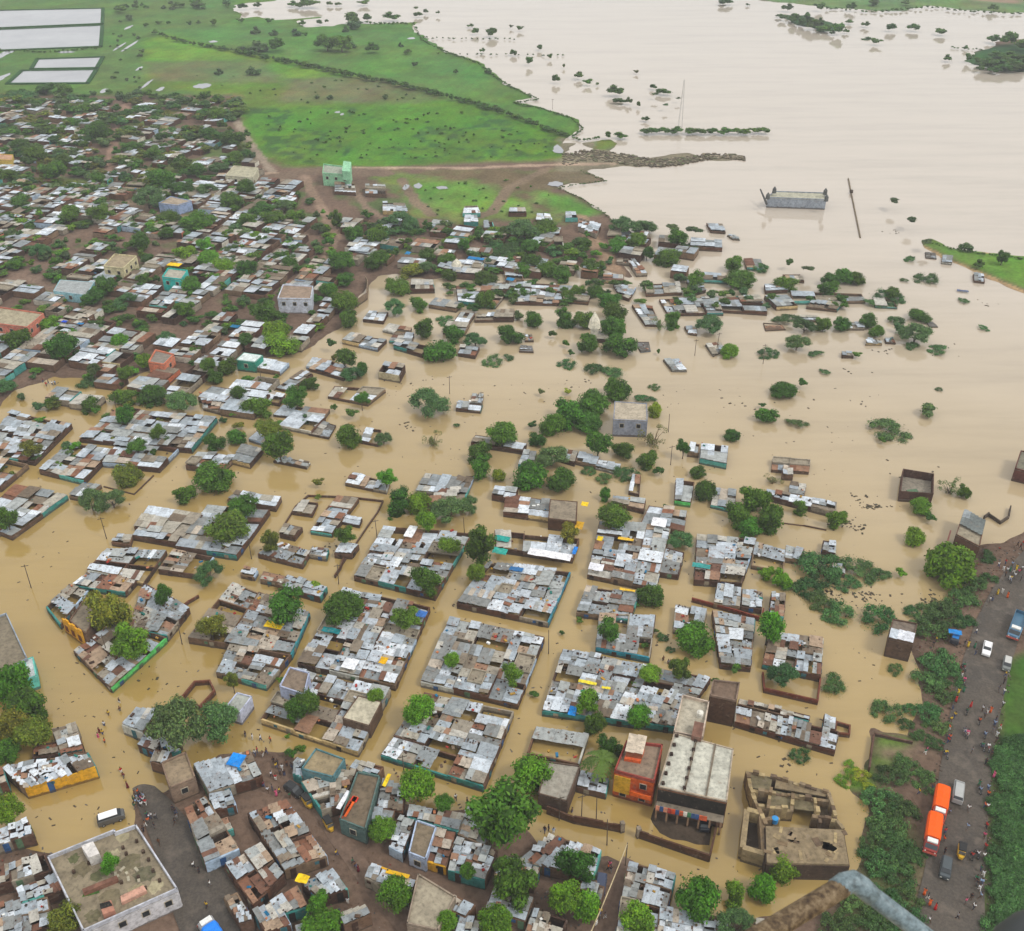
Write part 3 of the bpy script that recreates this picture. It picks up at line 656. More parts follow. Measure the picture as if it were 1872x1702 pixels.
B('left edge block above the bend', [(-45,952),(20,978),(122,905),(28,886)], TG, nc=2, nr=2, yard=.3)
B('brown walled compound', [(72,858),(152,878),(206,822),(126,808)], TG, yard=.35, nc=2, nr=2)
B('brown walled compound', [(188,845),(290,855),(325,820),(218,800)], TG, yard=.3, nc=2, nr=2)
B('brown walled compound', [(127,905),(152,910),(184,885),(152,882)], TG, yard=0, nc=1, nr=1, h=1.3)
B('block with the teal side wall', [(145,800),(350,820),(396,764),(218,744)], TG, yard=.15, paint={1: TEAL})
B('grey roofed rows at left edge', [(-30,830),(62,842),(130,775),(20,750)], TG, yard=.1)
B('grey roofed rows at left edge', [(-60,895),(0,890),(50,848),(-20,832)], TR, yard=.05)
B('long narrow white roof', [(416,911),(503,926),(513,908),(432,898)], TW, nr=1, nc=2, yard=0)
B('block with the teal side wall', [(340,850),(405,858),(432,832),(362,826)], TG, nr=1, yard=.2)
B('block with the teal side wall', [(425,840),(456,848),(480,820),(442,810)], TG, nr=1, nc=1, yard=.1)
B('block with the teal side wall', [(372,742),(412,752),(437,722),(365,716)], TG, yard=.1)
B('big grey block between two streets', [(1075,1048),(1198,1074),(1226,962),(1097,952)], TG, nc=3, nr=4, yard=.05)
B('big grey block between two streets', [(1205,1045),(1240,1050),(1250,1010),(1215,1000)], TG, nc=1, nr=1, yard=.3)
B('big grey block between two streets', [(1172,955),(1250,970),(1255,933),(1187,924)], TG, yard=.1)
B('big grey block between two streets', [(1118,916),(1176,930),(1180,912),(1122,906)], TR, nr=1, yard=.1)
B('row with the yellow cloth', [(1055,1118),(1152,1130),(1168,1085),(1072,1073)], TG, nr=2, yard=.15)
B('house row with blue front', [(1090,1182),(1187,1202),(1198,1124),(1096,1124)], TG, yard=.12, paint={0: srgb(50,140,160)})
B('broad block left of the brick tower', [(992,1298),(1236,1330),(1298,1240),(1030,1186)], TG, nc=5, nr=4, yard=.06, paint={0: TEAL})
B('houses behind the coconut palm', [(965,1372),(1058,1393),(1075,1340),(980,1328)], TG, yard=.2)
B('houses behind the coconut palm', [(1055,1437),(1107,1450),(1112,1426),(1062,1409)], TG, nr=1, yard=0)
B('block with the turquoise sheet', [(1270,1060),(1355,1066),(1382,985),(1275,975)], TG, yard=.15)
B('block with the turquoise sheet', [(1306,1102),(1352,1108),(1355,1076),(1312,1066)], TG, nc=1, nr=1, yard=0)
B('block with the turquoise sheet', [(1356,1108),(1392,1112),(1393,1082),(1358,1076)], TG, nc=1, nr=1, yard=0)
B('grey sheds by narrow street', [(1232,1148),(1282,1152),(1292,1116),(1236,1104)], TG, yard=.2)
B('grey sheds by narrow street', [(1318,1212),(1372,1218),(1380,1132),(1303,1116)], TG, yard=.1)
B('walled brick houses at the flood edge', [(1395,1212),(1500,1236),(1504,1168),(1408,1156)], TD, yard=.3, nc=2, nr=2)
B('block with the turquoise sheet', [(1375,1030),(1432,1042),(1436,1005),(1380,988)], TG, yard=.2, nr=1)
B('sunken row beside open water', [(1435,1018),(1460,1022),(1470,1002),(1438,996)], TG, nr=1, nc=1, yard=0)
B('sunken row beside open water', [(1504,1006),(1527,1009),(1528,990),(1506,987)], TG, nr=1, nc=1, yard=0)
B('sunken row beside open water', [(1399,905),(1527,938),(1529,918),(1402,896)], TG, nr=1, yard=0, h=1.5)
B('sunken row beside open water', [(1411,858),(1478,862),(1481,843),(1413,838)], TD, nr=1, yard=.1, h=.9)
B('sunken row beside open water', [(1430,869),(1449,870),(1449,856),(1432,853)], TW, nr=1, nc=1, yard=0, h=1.4)
B('sunken row beside open water', [(1442,900),(1470,905),(1474,885),(1445,882)], TD, nr=1, nc=1, yard=.5, h=1.3)
B('grey sheds by narrow street', [(1408,1122),(1432,1128),(1436,1086),(1411,1084)], TW, nr=1, nc=1, yard=0, paint={0: TURQ})
B('grey sheds by narrow street', [(1371,1100),(1392,1105),(1394,1083),(1373,1080)], TG, nr=1, nc=1, yard=0)
B('sunken row beside open water', [(1523,1046),(1544,1048),(1546,1035),(1522,1028)], TG, nr=1, nc=1, yard=0, h=1.2)
B('long tin row with brick back', [(1344,1318),(1526,1371),(1533,1336),(1346,1292)], TG, nc=6, nr=1, yard=0, paint={0: srgb(92,60,46)})
B('long tin row with brick back', [(1350,1286),(1478,1318),(1480,1309),(1352,1278)], TD, nc=5, nr=1, yard=.3)
B('long tin row with brick back', [(1506,1328),(1526,1332),(1528,1312),(1508,1306)], TW, nc=1, nr=1, yard=0)
B('lone white roofed house with teal base', [(1280,836),(1328,846),(1331,814),(1283,809)], TW, nc=1, nr=1, yard=0, paint={0: TURQ}, h=2.0)
B('lone white roofed house with teal base', [(1258,826),(1277,828),(1279,812),(1262,809)], TG, nc=1, nr=1, yard=0, h=1.5)
B('block with the turquoise sheet', [(1234,914),(1262,918),(1269,880),(1236,876)], TW, nc=1, nr=1, yard=0, paint={0: GRN})
B('block with the turquoise sheet', [(1300,920),(1342,930),(1346,894),(1306,890)], TG, nc=1, nr=1, yard=.1, h=1.4)
B('lone floating tin roof', [(1229,677),(1255,677),(1240,656),(1213,657)], TG, nc=1, nr=1, yard=0, h=.6)
B('white roofed pavilion', [(692,680),(730,687),(740,668),(704,662)], TW, nc=1, nr=1, yard=0, h=2.4, paint={0: srgb(180,170,140)})
B('small sunken L shaped hut', [(834,747),(878,751),(882,738),(838,734)], TD, nc=2, nr=1, yard=0, h=.9)
B('small sunken L shaped hut', [(861,734),(881,736),(883,721),(864,719)], TG, nc=1, nr=1, yard=0, h=.8)
B('white shed cluster by open water', [(632,883),(706,898),(712,880),(646,864)], TG, nc=3, nr=1, yard=0, h=.9)
B('white shed cluster by open water', [(1150,897),(1168,901),(1171,868),(1156,866)], TG, nc=1, nr=1, yard=0, h=1.2)
B('largest tree clump in the flood', [(1053,843),(1130,862),(1134,850),(1060,825)], TD, nr=1, yard=.1, h=1.1)
B('largest tree clump in the flood', [(862,808),(955,822),(962,810),(870,795)], TG, nr=1, yard=0, h=1.5)
B('largest tree clump in the flood', [(1016,835),(1050,845),(1056,825),(1024,820)], TG, nr=1, nc=1, yard=.1, h=1.3)
B('dark brick row with flat roof end', [(900,905),(940,912),(946,895),(905,890)], TG, nr=1, nc=1, yard=.1, h=1.6)
B('largest tree clump in the flood', [(948,848),(975,852),(980,828),(958,824)], TG, nr=1, nc=1, yard=.1, h=1.6)
# along the bottom, on drier ground
B('triangular block of roofs', [(224,1325),(262,1340),(288,1300),(250,1297)], TG, nr=1, h=2.5, yard=.1)
B('triangular block of roofs', [(252,1358),(284,1372),(300,1335),(268,1330)], TG, nr=1, h=2.5, yard=0)
B('triangular block of roofs', [(276,1392),(303,1400),(312,1378),(284,1372)], TG, nr=1, nc=1, h=2.5, yard=0, paint={3: BLUEW})
B('roof with the blue tarpaulin', [(383,1447),(478,1418),(458,1374),(354,1398)], TG, nc=2, nr=1, h=3, yard=0)
B('long rust striped roof', [(375,1576),(436,1550),(374,1455),(338,1478)], TR, nc=1, nr=3, h=3, yard=0)
B('rust patched double row', [(521,1589),(596,1563),(524,1465),(453,1485)], TR, nc=2, nr=3, h=3, yard=0)
B('rust patched double row', [(462,1650),(518,1598),(478,1545),(412,1578)], TR, nc=2, nr=2, h=3, yard=.1)
B('orange rusted roof', [(583,1640),(634,1625),(609,1592),(552,1612)], TR, nc=1, nr=1, h=3, yard=0)
B('orange rusted roof', [(512,1671),(562,1656),(542,1618),(492,1648)], TG, nc=1, nr=1, h=3, yard=0)
B('orange rusted roof', [(485,1702),(530,1690),(508,1652),(462,1662)], TG, nc=1, nr=1, h=3, yard=0)
B('orange rusted roof', [(630,1692),(677,1672),(668,1657),(620,1672)], TG, nc=1, nr=1, h=3, yard=0)
B('curved teal fronted row', [(588,1480),(622,1470),(652,1406),(552,1428)], TD, nc=2, nr=3, h=2.8, yard=.05, paint={3: TEAL})
B('open roofed house with orange cloth', [(690,1470),(735,1482),(738,1440),(700,1424)], TG, nc=1, nr=2, h=2.8, yard=.2)
B('row with the pale blue wall', [(745,1492),(838,1520),(850,1490),(748,1470)], TG, nc=2, nr=1, h=2.8, yard=0)
B('row with the pale blue wall', [(680,1497),(715,1501),(720,1481),(684,1474)], TW, nc=1, nr=1, h=2.8, yard=0)
B('row with the pale blue wall', [(712,1546),(735,1558),(757,1501),(730,1492)], TG, nc=1, nr=2, h=2.8, yard=0, paint={0: BLUEW})
B('row with the pale blue wall', [(781,1572),(815,1582),(832,1523),(798,1514)], TR, nc=1, nr=2, h=2.8, yard=0, paint={0: YEL})
B('big grey roof with teal wall', [(820,1590),(886,1608),(908,1556),(835,1530)], TG, nc=2, nr=2, h=2.8, yard=0, paint={0: TEAL})
B('big grey roof with teal wall', [(838,1525),(885,1545),(905,1500),(855,1478)], TG, nc=1, nr=1, h=2.8, yard=0)
B('roof edged with yellow cloth', [(668,1605),(750,1640),(760,1611),(680,1580)], TD, nc=2, nr=1, h=2.8, yard=.1, paint={2: YEL})
B('bare concrete terrace', [(818,1660),(850,1676),(868,1656),(830,1636)], TW, nc=1, nr=1, h=3, yard=0)
B('bare concrete terrace', [(830,1710),(870,1715),(880,1680),(842,1672)], TW, nc=1, nr=1, h=3, yard=.1)
B('grey roof beside the muddy lane', [(950,1571),(1084,1602),(1098,1553),(1006,1526)], TG, nc=3, nr=1, h=2.8, yard=.05)
B('grey roof beside the muddy lane', [(1060,1625),(1085,1630),(1090,1612),(1066,1608)], TG, nc=1, nr=1, h=2.8, yard=0)
B('grey roof beside the muddy lane', [(905,1595),(975,1615),(990,1575),(925,1565)], TW, nc=2, nr=1, h=2.8, yard=0)
B('white roofs at the bottom edge', [(1137,1638),(1218,1662),(1234,1601),(1150,1574)], TG, nc=2, nr=2, h=2.8, yard=.15)
B('white roofs at the bottom edge', [(1125,1720),(1330,1760),(1332,1682),(1136,1642)], TW, nc=3, nr=2, h=2.8, yard=0)
B('rust roofed sheds beside the flooded street', [(112,1378),(152,1372),(138,1322),(95,1330)], TR, nc=1, nr=2, h=2.8, yard=0)
B('yellow walled shop row', [(46,1440),(174,1403),(160,1377),(4,1402)], TW, nc=4, nr=1, h=2.8, yard=0, paint={0: YEL, 1: TEAL})
B('yellow walled shop row', [(60,1385),(150,1370),(146,1350),(62,1362)], TD, nc=2, nr=1, h=2.4, yard=.2)
B('big terrace with parapet', [(-20,1545),(60,1525),(50,1500),(-20,1520)], TG, nc=2, nr=1, h=2.8, yard=0)
B('big terrace with parapet', [(-10,1620),(92,1590),(80,1560),(-10,1590)], TD, nc=3, nr=1, h=2.8, yard=.3)
B('big terrace with parapet', [(-10,1720),(95,1690),(85,1640),(-10,1650)], TG, nc=2, nr=2, h=2.8, yard=0)
B('big terrace with parapet', [(40,1650),(118,1625),(100,1600),(30,1625)], TG, nc=2, nr=1, h=2.8, yard=0)
B('big terrace with parapet', [(-40,1440),(12,1430),(5,1405),(-40,1415)], TR, nc=1, nr=1, h=2.8, yard=0)
B('orange rusted roof', [(545,1722),(622,1704),(602,1674),(540,1692)], TG, nc=2, nr=1, h=3, yard=0)
B('bare concrete terrace', [(888,1662),(960,1682),(975,1640),(905,1622)], TG, nc=2, nr=1, h=2.8, yard=.1)
B('grey roof beside the muddy lane', [(962,1702),(1022,1716),(1036,1682),(976,1664)], TD, nc=2, nr=1, h=2.8, yard=.2)
B('grey roof beside the muddy lane', [(1076,1640),(1098,1646),(1104,1622),(1084,1616)], TD, nc=1, nr=1, h=2.6, yard=0)
B('white roofs at the bottom edge', [(1352,1720),(1440,1735),(1440,1690),(1360,1676)], TG, nc=2, nr=1, h=2.8, yard=0)
B('roof with the blue tarpaulin', [(392,1480),(430,1471),(420,1446),(382,1454)], TW, nc=1, nr=1, h=2.6, yard=0)
B('curved teal fronted row', [(536,1412),(552,1420),(556,1392),(540,1384)], TG, nc=1, nr=1, h=2.6, yard=0)
B('square brown terrace', [(640,1404),(690,1418),(700,1402),(650,1390)], TG, nc=2, nr=1, h=2.6, yard=0)
B('rust patched double row', [(400,1520),(425,1512),(415,1492),(395,1498)], TD, nc=1, nr=1, h=2.4, yard=0)
B('triangular block of roofs', [(298,1378),(330,1372),(318,1350),(292,1352)], TG, nc=1, nr=1, h=2.5, yard=0)
B('long rust striped roof', [(440,1690),(462,1684),(432,1630),(410,1640)], TD, nc=1, nr=2, h=2.6, yard=0)
NEARB = len(JOBS)
# the sunken rows in the right distance
for tone, h, q in [
 (TG,2.2,[(838,550),(905,558),(940,516),(834,524)]),(TD,2.0,[(868,583),(938,582),(940,568),(874,573)]),(TG,2.0,[(938,551),(1020,553),(1047,521),(930,515)]),(TG,1.6,[(1135,541),(1150,546),(1162,526),(1122,520)]),
 (TG,1.4,[(1180,592),(1206,593),(1192,560),(1156,557)]),(TG,1.8,[(1182,537),(1246,534),(1242,516),(1178,518)]),(TG,1.8,[(1222,572),(1322,571),(1312,542),(1206,545)]),(TG,1.8,[(1322,566),(1402,571),(1388,540),(1312,545)]),
 (TW,1.8,[(1420,562),(1458,560),(1438,541),(1398,542)]),(TG,1.8,[(1450,551),(1582,549),(1575,536),(1446,532)]),(TG,2.0,[(1284,511),(1330,513),(1326,501),(1288,498)]),(TD,2.4,[(1262,450),(1320,453),(1319,441),(1263,437)]),
 (TG,1.4,[(1300,422),(1326,424),(1320,409),(1292,408)]),(TG,.6,[(1340,437),(1352,438),(1344,430),(1330,430)]),(TG,1.8,[(1366,488),(1396,491),(1390,473),(1360,472)]),(TG,2.0,[(1110,432),(1160,430),(1150,420),(1115,420)]),
 (TG,2.0,[(1164,500),(1183,499),(1160,474),(1148,475)]),(TG,2.0,[(1128,479),(1150,480),(1148,472),(1128,472)]),(TW,2.2,[(1102,511),(1140,513),(1140,500),(1104,499)]),(TG,2.2,[(925,508),(957,510),(950,486),(920,482)]),
 (TW,1.0,[(1460,586),(1496,586),(1493,578),(1462,577)]),(TG,.8,[(1583,629),(1612,629),(1608,621),(1586,620)]),(TG,.8,[(1620,626),(1637,627),(1632,618),(1618,618)]),(TD,.7,[(1400,603),(1436,601),(1426,591),(1396,589)]),
 (TW,1.0,[(1260,609),(1274,611),(1273,597),(1252,597)]),(TD,.8,[(1304,650),(1322,640),(1318,626),(1290,630)]),(TG,.8,[(1172,642),(1189,640),(1186,623),(1160,623)]),(TG,2.0,[(626,622),(690,636),(706,620),(642,611)]),
 (TG,2.0,[(720,632),(772,647),(782,633),(725,622)]),(TG,2.0,[(664,582),(700,586),(709,569),(675,569)]),(TG,2.4,[(750,529),(794,528),(791,512),(752,510)]),(TG,1.8,[(505,706),(526,712),(571,683),(552,675)]),
 (TW,1.8,[(600,722),(672,736),(704,711),(612,704)]),(TW,1.8,[(476,730),(510,736),(520,721),(492,712)]),(TG,1.5,[(500,756),(590,766),(602,749),(517,739)]),(TD,1.3,[(565,791),(600,798),(613,776),(586,768)]),
 (TW,1.2,[(660,806),(690,812),(696,786),(670,783)]),(TG,1.8,[(560,668),(598,676),(606,660),(572,652)]),(TG,1.8,[(455,800),(500,815),(520,790),(480,780)]),(TG,1.5,[(500,840),(560,852),(566,844),(520,834)]),
 (TG,1.8,[(565,672),(628,690),(640,672),(590,655)]),(TG,1.6,[(700,602),(745,612),(752,598),(712,590)]),(TD,1.6,[(712,622),(752,625),(756,608),(722,606)]),(TG,1.8,[(1030,548),(1075,552),(1080,535),(1036,530)]),
 (TG,1.5,[(1475,560),(1530,566),(1540,554),(1484,551)]),(TG,1.2,[(1545,600),(1580,600),(1575,590),(1540,588)]),(TG,1.0,[(1600,560),(1640,562),(1632,548),(1596,546)]),(TG,1.8,[(1438,510),(1470,512),(1462,500),(1432,500)]),
 (TG,1.8,[(1340,512),(1365,514),(1370,500),(1344,498)]),(TG,1.8,[(1275,508),(1290,530),(1268,535),(1256,512)]),(TG,1.8,[(1400,532),(1440,530),(1432,518),(1398,520)]),(TD,1.8,[(1092,620),(1112,622),(1112,606),(1094,606)]),
 (TG,1.2,[(950,640),(975,641),(972,630),(952,630)]),(TW,1.0,[(960,622),(975,622),(972,612),(960,612)]),(TG,1.8,[(838,645),(868,650),(876,634),(842,632)]),(TG,1.4,[(1540,650),(1560,650),(1556,642),(1540,642)][:4]),
 (TW,2.2,[(785,412),(820,416),(822,402),(792,400)]),(TW,2.4,[(848,406),(874,406),(872,394),(850,394)]),(TW,2.4,[(846,388),(878,388),(872,374),(850,375)]),(TG,2.2,[(885,418),(905,420),(900,406),(884,405)]),
 (TG,2.2,[(700,385),(745,388),(740,372),(700,370)]),(TG,2.2,[(668,352),(706,354),(704,340),(668,338)]),(TG,2.2,[(930,388),(962,388),(958,378),(934,378)]),(TW,2.2,[(980,400),(1010,402),(1005,390),(982,389)]),
 (TG,2.2,[(1034,398),(1056,398),(1052,387),(1034,387)]),(TW,2.2,[(1058,415),(1090,428),(1098,412),(1060,400)]),(TG,2.2,[(612,348),(650,350),(648,335),(612,334)]),(TW,2.2,[(984,450),(1030,450),(1028,436),(988,436)]),
 (TG,.8,[(1693,470),(1712,472),(1710,462),(1692,460)]),(TG,1.5,[(1722,478),(1740,480),(1742,468),(1724,466)]),(TG,1.5,[(1782,512),(1800,514),(1798,500),(1780,500)]),(TG,.8,[(1700,596),(1715,596),(1705,586),(1694,586)])]:
    block('', q, tone, h=(max(.5, h * .68) if q[0][1] > 418 else h), yard=.22, cw=7, cd=6)
# the dense dry town and the far village: plots on the town's own street grid
AX = Vector((math.sin(R(15.5)), math.cos(R(15.5)))); BX = Vector((AX.y, -AX.x))
def inside(p, P):
    c = False; n = len(P)
    for i in range(n):
        ax, ay = P[i]; bx, by = P[(i + 1) % n]
        if (ay > p[1]) != (by > p[1]) and p[0] < (bx - ax) * (p[1] - ay) / (by - ay) + ax: c = not c
    return c
LANES = [([(233,190),(215,240),(195,318)],4),([(555,322),(575,360),(598,400),(612,430),(600,470)],4),([(1058,398),(1085,440),(1115,480),(1128,500)],5),([(-60,540),(60,500),(170,450),(240,440),(300,462)],4),([(60,510),(160,555),(250,575)],3),
         ([(640,335),(670,380),(700,400)],3),([(660,500),(660,560),(600,640),(540,700)],5),([(430,216),(445,245),(475,288),(500,318),(520,330)],4),([(0,520),(90,475),(150,415)],3),([(560,395),(640,395)],2),([(200,590),(330,620),(420,560),(520,590)],2.5),([(230,372),(300,392),(360,400)],3)]
LANES = [(pts(a), b) for a, b in LANES]
SOLID = [(318,505,38),(320,372,34),(545,548,38),(40,570,50),(612,315,30),(455,655,28),(290,650,34),(690,530,30),(235,462,34),(140,530,30)]
def fill(P, dens, tone_w, pw=8.5, pd=6.5, street=3.2, yard=.25, hh=(2.3, 2.9), wild=0):
    PP = pts(P); cs = [Vector(p) for p in PP]
    bs = [c.dot(BX) for c in cs]; as_ = [c.dot(AX) for c in cs]
    b = min(bs); ib = 0
    while b < max(bs):
        wv = pw * random.uniform(.8, 1.2); a = min(as_) + random.uniform(0, 5)
        while a < max(as_):
            dv = pd * random.uniform(.75, 1.3)
            c = BX * (b + wv / 2) + AX * (a + dv / 2)
            if inside(c, PP) and random.random() < dens and all(line_d(np.array([c.x]), np.array([c.y]), l)[0] > w + 3.2 for l, w in LANES):
                pp = proj((c.x, c.y, 2.5))
                if all(abs(pp[0] - sx) > sr or abs(pp[1] - sy) > sr * .55 for sx, sy, sr in SOLID):
                    j = random.uniform(-.4, .4) * (1 + wild); rot = random.uniform(-.05, .05) * (1 + wild * 3)
                    ux = Vector((BX.x * math.cos(rot) - BX.y * math.sin(rot), BX.x * math.sin(rot) + BX.y * math.cos(rot))); ua = Vector((-ux.y, ux.x))
                    hw, hd = wv * .48, dv * .47
                    if random.random() < .25: hw *= .7
                    cc = c + ux * j
                    q = [cc - ux * hw - ua * hd, cc + ux * hw - ua * hd, cc + ux * hw + ua * hd, cc - ux * hw + ua * hd]
                    t = random.choices([TG, TW, TD, TR], tone_w)[0]; pt = {}
                    if random.random() < .16: pt[0] = random.choice([TEAL, TURQ, BLUEW, srgb(205,200,185), srgb(205,190,140)])
                    if random.random() < .12: pt[1] = random.choice([TEAL, TURQ, BLUEW, srgb(205,200,185), srgb(190,110,80)])
                    JOBS.append([scl(*pp), q, random.uniform(*hh), t, pt, yard, '', '', pp, []])
            a += dv + (street * .35 if random.random() < .25 else .15)
        ib += 1; b += wv + (street if ib % 2 == 0 else .1)
fill([(-60,745),(25,700),(90,676),(165,688),(240,690),(300,655),(360,680),(430,668),(480,650),(560,632),(610,600),(640,575),(655,530),(690,490),(560,440),(330,420),(100,420),(-80,520)], .98, (5, 1.6, 3, .6), pw=8, pd=6, street=2.6)
fill([(-90,515),(100,418),(330,418),(560,438),(640,470),(700,490),(640,400),(590,345),(480,338),(330,345),(-90,345)], .95, (4, 2, 3, .6), street=2.5, wild=.6, pw=7.5, pd=5.5)
fill([(-90,345),(330,345),(480,338),(470,300),(430,215),(400,190),(0,190),(-90,300)], .50, (4, 2.5, 3, .5), street=4, wild=1.2, pw=8, pd=5.5)
fill([(600,335),(640,340),(690,390),(760,430),(950,425),(1110,440),(1120,498),(1000,480),(850,500),(700,495),(640,470)], .52, (4, 2, 3, .6), street=4, wild=.8)
fill([(1110,425),(1180,430),(1260,455),(1300,500),(1200,512),(1140,500)], .45, (4, 2, 3, .6), wild=.6)
fill([(440,780),(530,700),(600,650),(690,600),(640,590),(560,640),(480,665),(440,700),(430,760)], .45, (4, 2, 3, .6), hh=(1.4, 2.0), wild=.3)
fill([(700,530),(790,540),(860,590),(840,620),(760,625),(700,600)], .3, (4, 2, 3, .6), hh=(1.0, 1.8), wild=.5)
fill([(1180,560),(1400,575),(1500,600),(1380,600),(1190,590)], .25, (4, 2, 3, .6), hh=(.6, 1.2), wild=.5)
fill([(820,480),(1000,478),(1100,500),(1040,512),(820,512)], .6, (4, 2, 3, .6), wild=.3)
fill([(480,830),(560,800),(620,760),(600,742),(540,750),(440,790),(430,820)], .5, (4, 2, 3, .6), wild=.3, hh=(1.3, 1.8))
fill([(168,716),(240,692),(300,668),(430,690),(520,670),(490,720),(440,762),(400,752),(360,738),(215,742),(180,756),(80,756),(90,735)], .82, (4, 2, 2, .6), hh=(1.9, 2.4))

JOBS.sort(key=lambda j: -j[0])
NH = 278
farw, farr = MB(), MB()
for i, (s_, q, h, tone, pt, yard, pos, phrase, pp, ext) in enumerate(JOBS):
    if i < NH:
        c = (q[0] + q[2]) / 2; near = s_ > 6.9
        nm = 'house'
        lab = f'{TONEW[tone]} {pos}, {phrase}' if phrase else f'{TONEW[tone]} house {where(*pp)}'
        if phrase and len(lab.split()) > 14: lab = f'{TONEW[tone]} house, {phrase}'
        root = thing(nm, (c.x, c.y, 0), lab, 'house', 'tin roofed houses of the flooded town', pp)
        rm = None if near else MB(); wmb = None if near else MB()
        if near: house(root, q, h, tone, True, paint=pt, yard=yard, ext=ext)
        else:
            house(root, q, h, tone, False, paint=pt, yard=yard, mb=rm, wmb=wmb)
            if wmb.f: wmb.build('wall', M['paint'], root)
            if rm.f: tag(rm.build('roof', M['paint'], root), kind='stuff')
    else:
        house(None, q, h, tone, False, paint=pt, yard=yard, mb=farr, wmb=farw)
        if random.random() < .5: clutter(q, 0, 1, 0, 1, h + .2 if random.random() < .4 else .3, 3)
for s_ in (farw,): farr.v, farr.f, farr.c, = farr.v + farw.v, farr.f + [tuple(k + len(farr.v) for k in f) for f in farw.f], farr.c + farw.c
tag(farr.build('houses', M['paint']), 'mass of small patched tin roofed houses farther back in the town', 'houses', kind='stuff')
print('jobs', len(JOBS), 'near sheets', NS[0])


# ------------------------------------------------------------------ trees
def leafcloud(mb, c, r, n, size, tint=(1, 1, 1), up_bias=.25, rr=None):
    rr = rr or random
    for _ in range(n):
        while True:
            d = Vector((rr.uniform(-1, 1), rr.uniform(-1, 1), rr.uniform(-1, 1)))
            if .05 < d.length < 1: break
        d.normalize()
        if d.z < -.35 and rr.random() < .7: d.z = -d.z
        k = rr.uniform(.72, 1.12)
        p = Vector((c[0] + d.x * r[0] * k, c[1] + d.y * r[1] * k, c[2] + d.z * r[2] * k))
        nn = (d + Vector((rr.uniform(-.8, .8), rr.uniform(-.8, .8), rr.uniform(-.5, .9)))).normalized()
        a = nn.orthogonal().normalized(); a.rotate(Matrix.Rotation(rr.uniform(0, 6.28), 3, nn)); b = nn.cross(a)
        s_ = size * rr.uniform(.6, 1.35); a *= s_; b *= s_ * rr.uniform(.45, .8)
        g = rr.uniform(.68, 1.38) * tint[0]; y = rr.uniform(.9, 1.25)
        mb.add([p - a - b * .3, p + b, p + a - b * .2, p - b * .8], [(0, 1, 2), (0, 2, 3)] if rr.random() < .5 else [(0, 1, 2, 3)], (g * y, g, g * rr.uniform(.7, 1.1)))
def core(mb, c, r, k=.72, g=.45): mb.ell(c, (r[0] * k, r[1] * k, r[2] * k), (g, g, g * .9), 7, 5)
